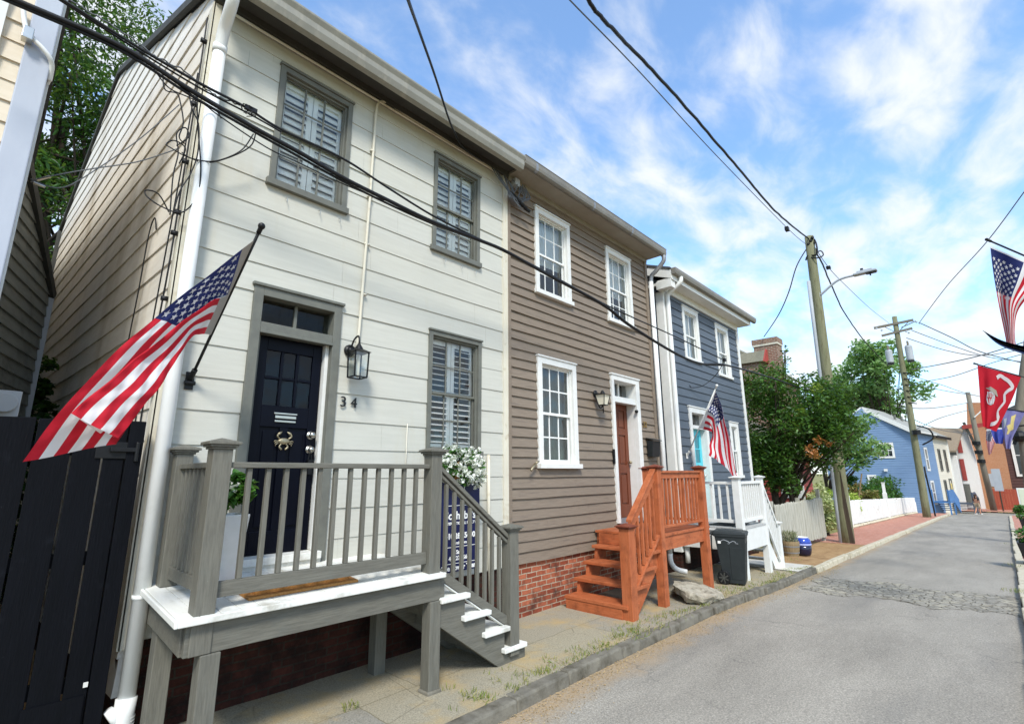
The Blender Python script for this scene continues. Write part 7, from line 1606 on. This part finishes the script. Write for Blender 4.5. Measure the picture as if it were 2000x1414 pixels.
# service connection tangle at the house joint
jt = thing('service_tangle', 'tangle of wires and clamps under the eave where the two houses meet', 'cables', (5.05, 4.75, 6.2)); m = MB()
for k in range(9):
    a = Vector((4.72+rr.uniform(-.1,.25), 4.77, 6.32)); b = Vector((5.15+rr.uniform(-.1,.2), 4.72, 5.98+rr.uniform(-.05,.05)))
    m.tube(spline([a, a+Vector((rr.uniform(.0,.15),-.06,-.18)), b+Vector((-.12,-.05,-.08)), b, b+Vector((rr.uniform(.05,.3),-.02,rr.uniform(.0,.25))), b+Vector((rr.uniform(.0,.2),.02,.3))], 5), .008, 6)
m.build('loop', M_greycable, jt)
m = MB()
for k in range(6): c = Vector((4.98+.07*k, 4.70, 6.02-.025*k)); m.tube([c, c+Vector((.1,-.02,-.03))], .026, 8)
m.build('clamp', M_black, jt); m = MB(); m.box(5.13, 5.24, 4.70, 4.80, 6.22, 6.34); m.build('box', M_conduit, jt, bevel=.01)
wire('service_drop', 'black service wire dropping from above to the eave of the white house', [onY(u, v, y) for u, v, y in ((770,-90,1.7),(797,0,2.3),(820,65,2.9),(850,150,3.5),(875,228,4.1),(889,262,4.45),(905,288,4.66),(945,316,4.76))], .012)
tp = Vector((19.8, 3.60, 10.15))
wire('overhead_cable', 'twisted heavy black cable running overhead to the top of the mossy pole', [onY(u, v, y) for u, v, y in ((1080,-120,2.6),(1148,0,2.75),(1182,42,2.8),(1255,118,2.95),(1350,222,3.1),(1450,338,3.25),(1520,418,3.45))] + [tp], .026, kink=.007, seed=4)
wire('overhead_cable', 'thin grey wire running parallel below the heavy overhead cable', [onY(u, v, y) for u, v, y in ((1040,-80,2.7),(1112,0,2.8),(1250,142,3.0),(1400,305,3.3),(1540,448,3.5))] + [Vector((19.75,3.7,9.95))], .009, M_greycable)
m = MB(); c = onY(1537, 447, 3.5); m.box(c.x-.08, c.x+.08, c.y-.05, c.y+.05, c.z-.07, c.z+.05); tag(m.build('wire_insulator', M_cable), 'small black insulator on the grey wire just left of the mossy pole top', 'insulator')
wire('overhead_cable', 'heavy black cable sagging from the mossy pole top towards the far pole', [tp+Vector((-.1,-.15,-.2)), onX(1592,488,20.2), onX(1607,518,22), onX(1625,560,26), onX(1650,612,31), onX(1690,668,38), onX(1735,715,43.5)], .03, kink=.008, seed=6)
wire('overhead_cable', 'thin grey wire from the mossy pole to the far crossarm', [onX(1586,475,19.7), onX(1618,522,22), onX(1650,556,27), onX(1700,603,36), onX(1736,631,43.6)], .012, M_greycable)
m = MB(); c = onX(1618,523,22); m.box(c.x-.08, c.x+.08, c.y-.07, c.y+.07, c.z-.05, c.z+.05); tag(m.build('wire_insulator', M_cable), 'small black insulator on the grey wire right of the mossy pole', 'insulator')
wire('service_drop', 'grey service wire hanging from the mossy pole to the brick chimney house', [Vector((19.7,3.66,9.85)), onX(1556,520,19.9), onX(1540,572,20.6), onX(1520,616,21.8), onX(1492,658,24.2)], .02, M_greycable)
wire('service_drop', 'short black drop cable looping from the cable clamp to the blue house wall', [onY(u, v, y) for u, v, y in ((1415,704,4.1),(1400,730,4.4),(1375,752,4.65),(1352,757,4.78),(1347,752,4.8))], .009)
m = MB(); c = onY(1415, 703, 4.1); m.box(c.x-.05, c.x+.05, c.y-.03, c.y+.03, c.z-.035, c.z+.035); tag(m.build('cable_clamp', M_cable), 'black cable clamp on the overhead bundle before the blue house', 'clamp')
FW = [([(1795,631,43.7),(1850,558,38),(1926,474,31),(2010,362,25),(2060,296,22)], .025, 'grey wire rising from the far crossarm past the right flag pole'),
      ([(1797,631,43.7),(1860,660,44),(1915,687,44),(2010,712,44)], .04, 'dark wire from the far crossarm sloping down to the right'),
      ([(1780,645,43.7),(1860,675,45),(1930,697,46),(2010,708,47)], .03, 'lower wire from the second crossarm sloping to the right'),
      ([(1770,660,43.7),(1850,685,45),(1920,694,46),(2010,680,47)], .03, 'wire curving up from the transformers to the right'),
      ([(1780,722,43.7),(1850,709,44),(1920,693,44),(2010,665,44)], .04, 'dark wire rising from the brackets towards the right edge'),
      ([(1785,748,43.7),(1860,735,44),(1940,708,44),(2010,688,44)], .03, 'second wire rising from the brackets towards the red flag'),
      ([(1785,750,43.7),(1850,764,48),(1905,772,56)], .03, 'wire from the lower bracket to the leaning pole top'),
      ([(1782,735,43.7),(1840,752,48),(1895,770,60),(1990,790,80)], .03, 'long thin wire passing behind the red flag'),
      ([(1755,795,43.7),(1820,797,50),(1895,786,69)], .035, 'level cable between the two far poles'),
      ([(1790,838,44),(1840,815,52),(1895,800,69)], .035, 'cable climbing from the far pole clamp to the leaning pole'),
      ([(1782,818,44),(1815,832,50),(1850,842,60),(1900,848,69)], .035, 'sagging cable over the cream house roof')]
for pts, r, lb in FW: wire('overhead_wire', lb, [onX(*p) for p in pts], r*.8, M_greycable, group='wires at the far poles')
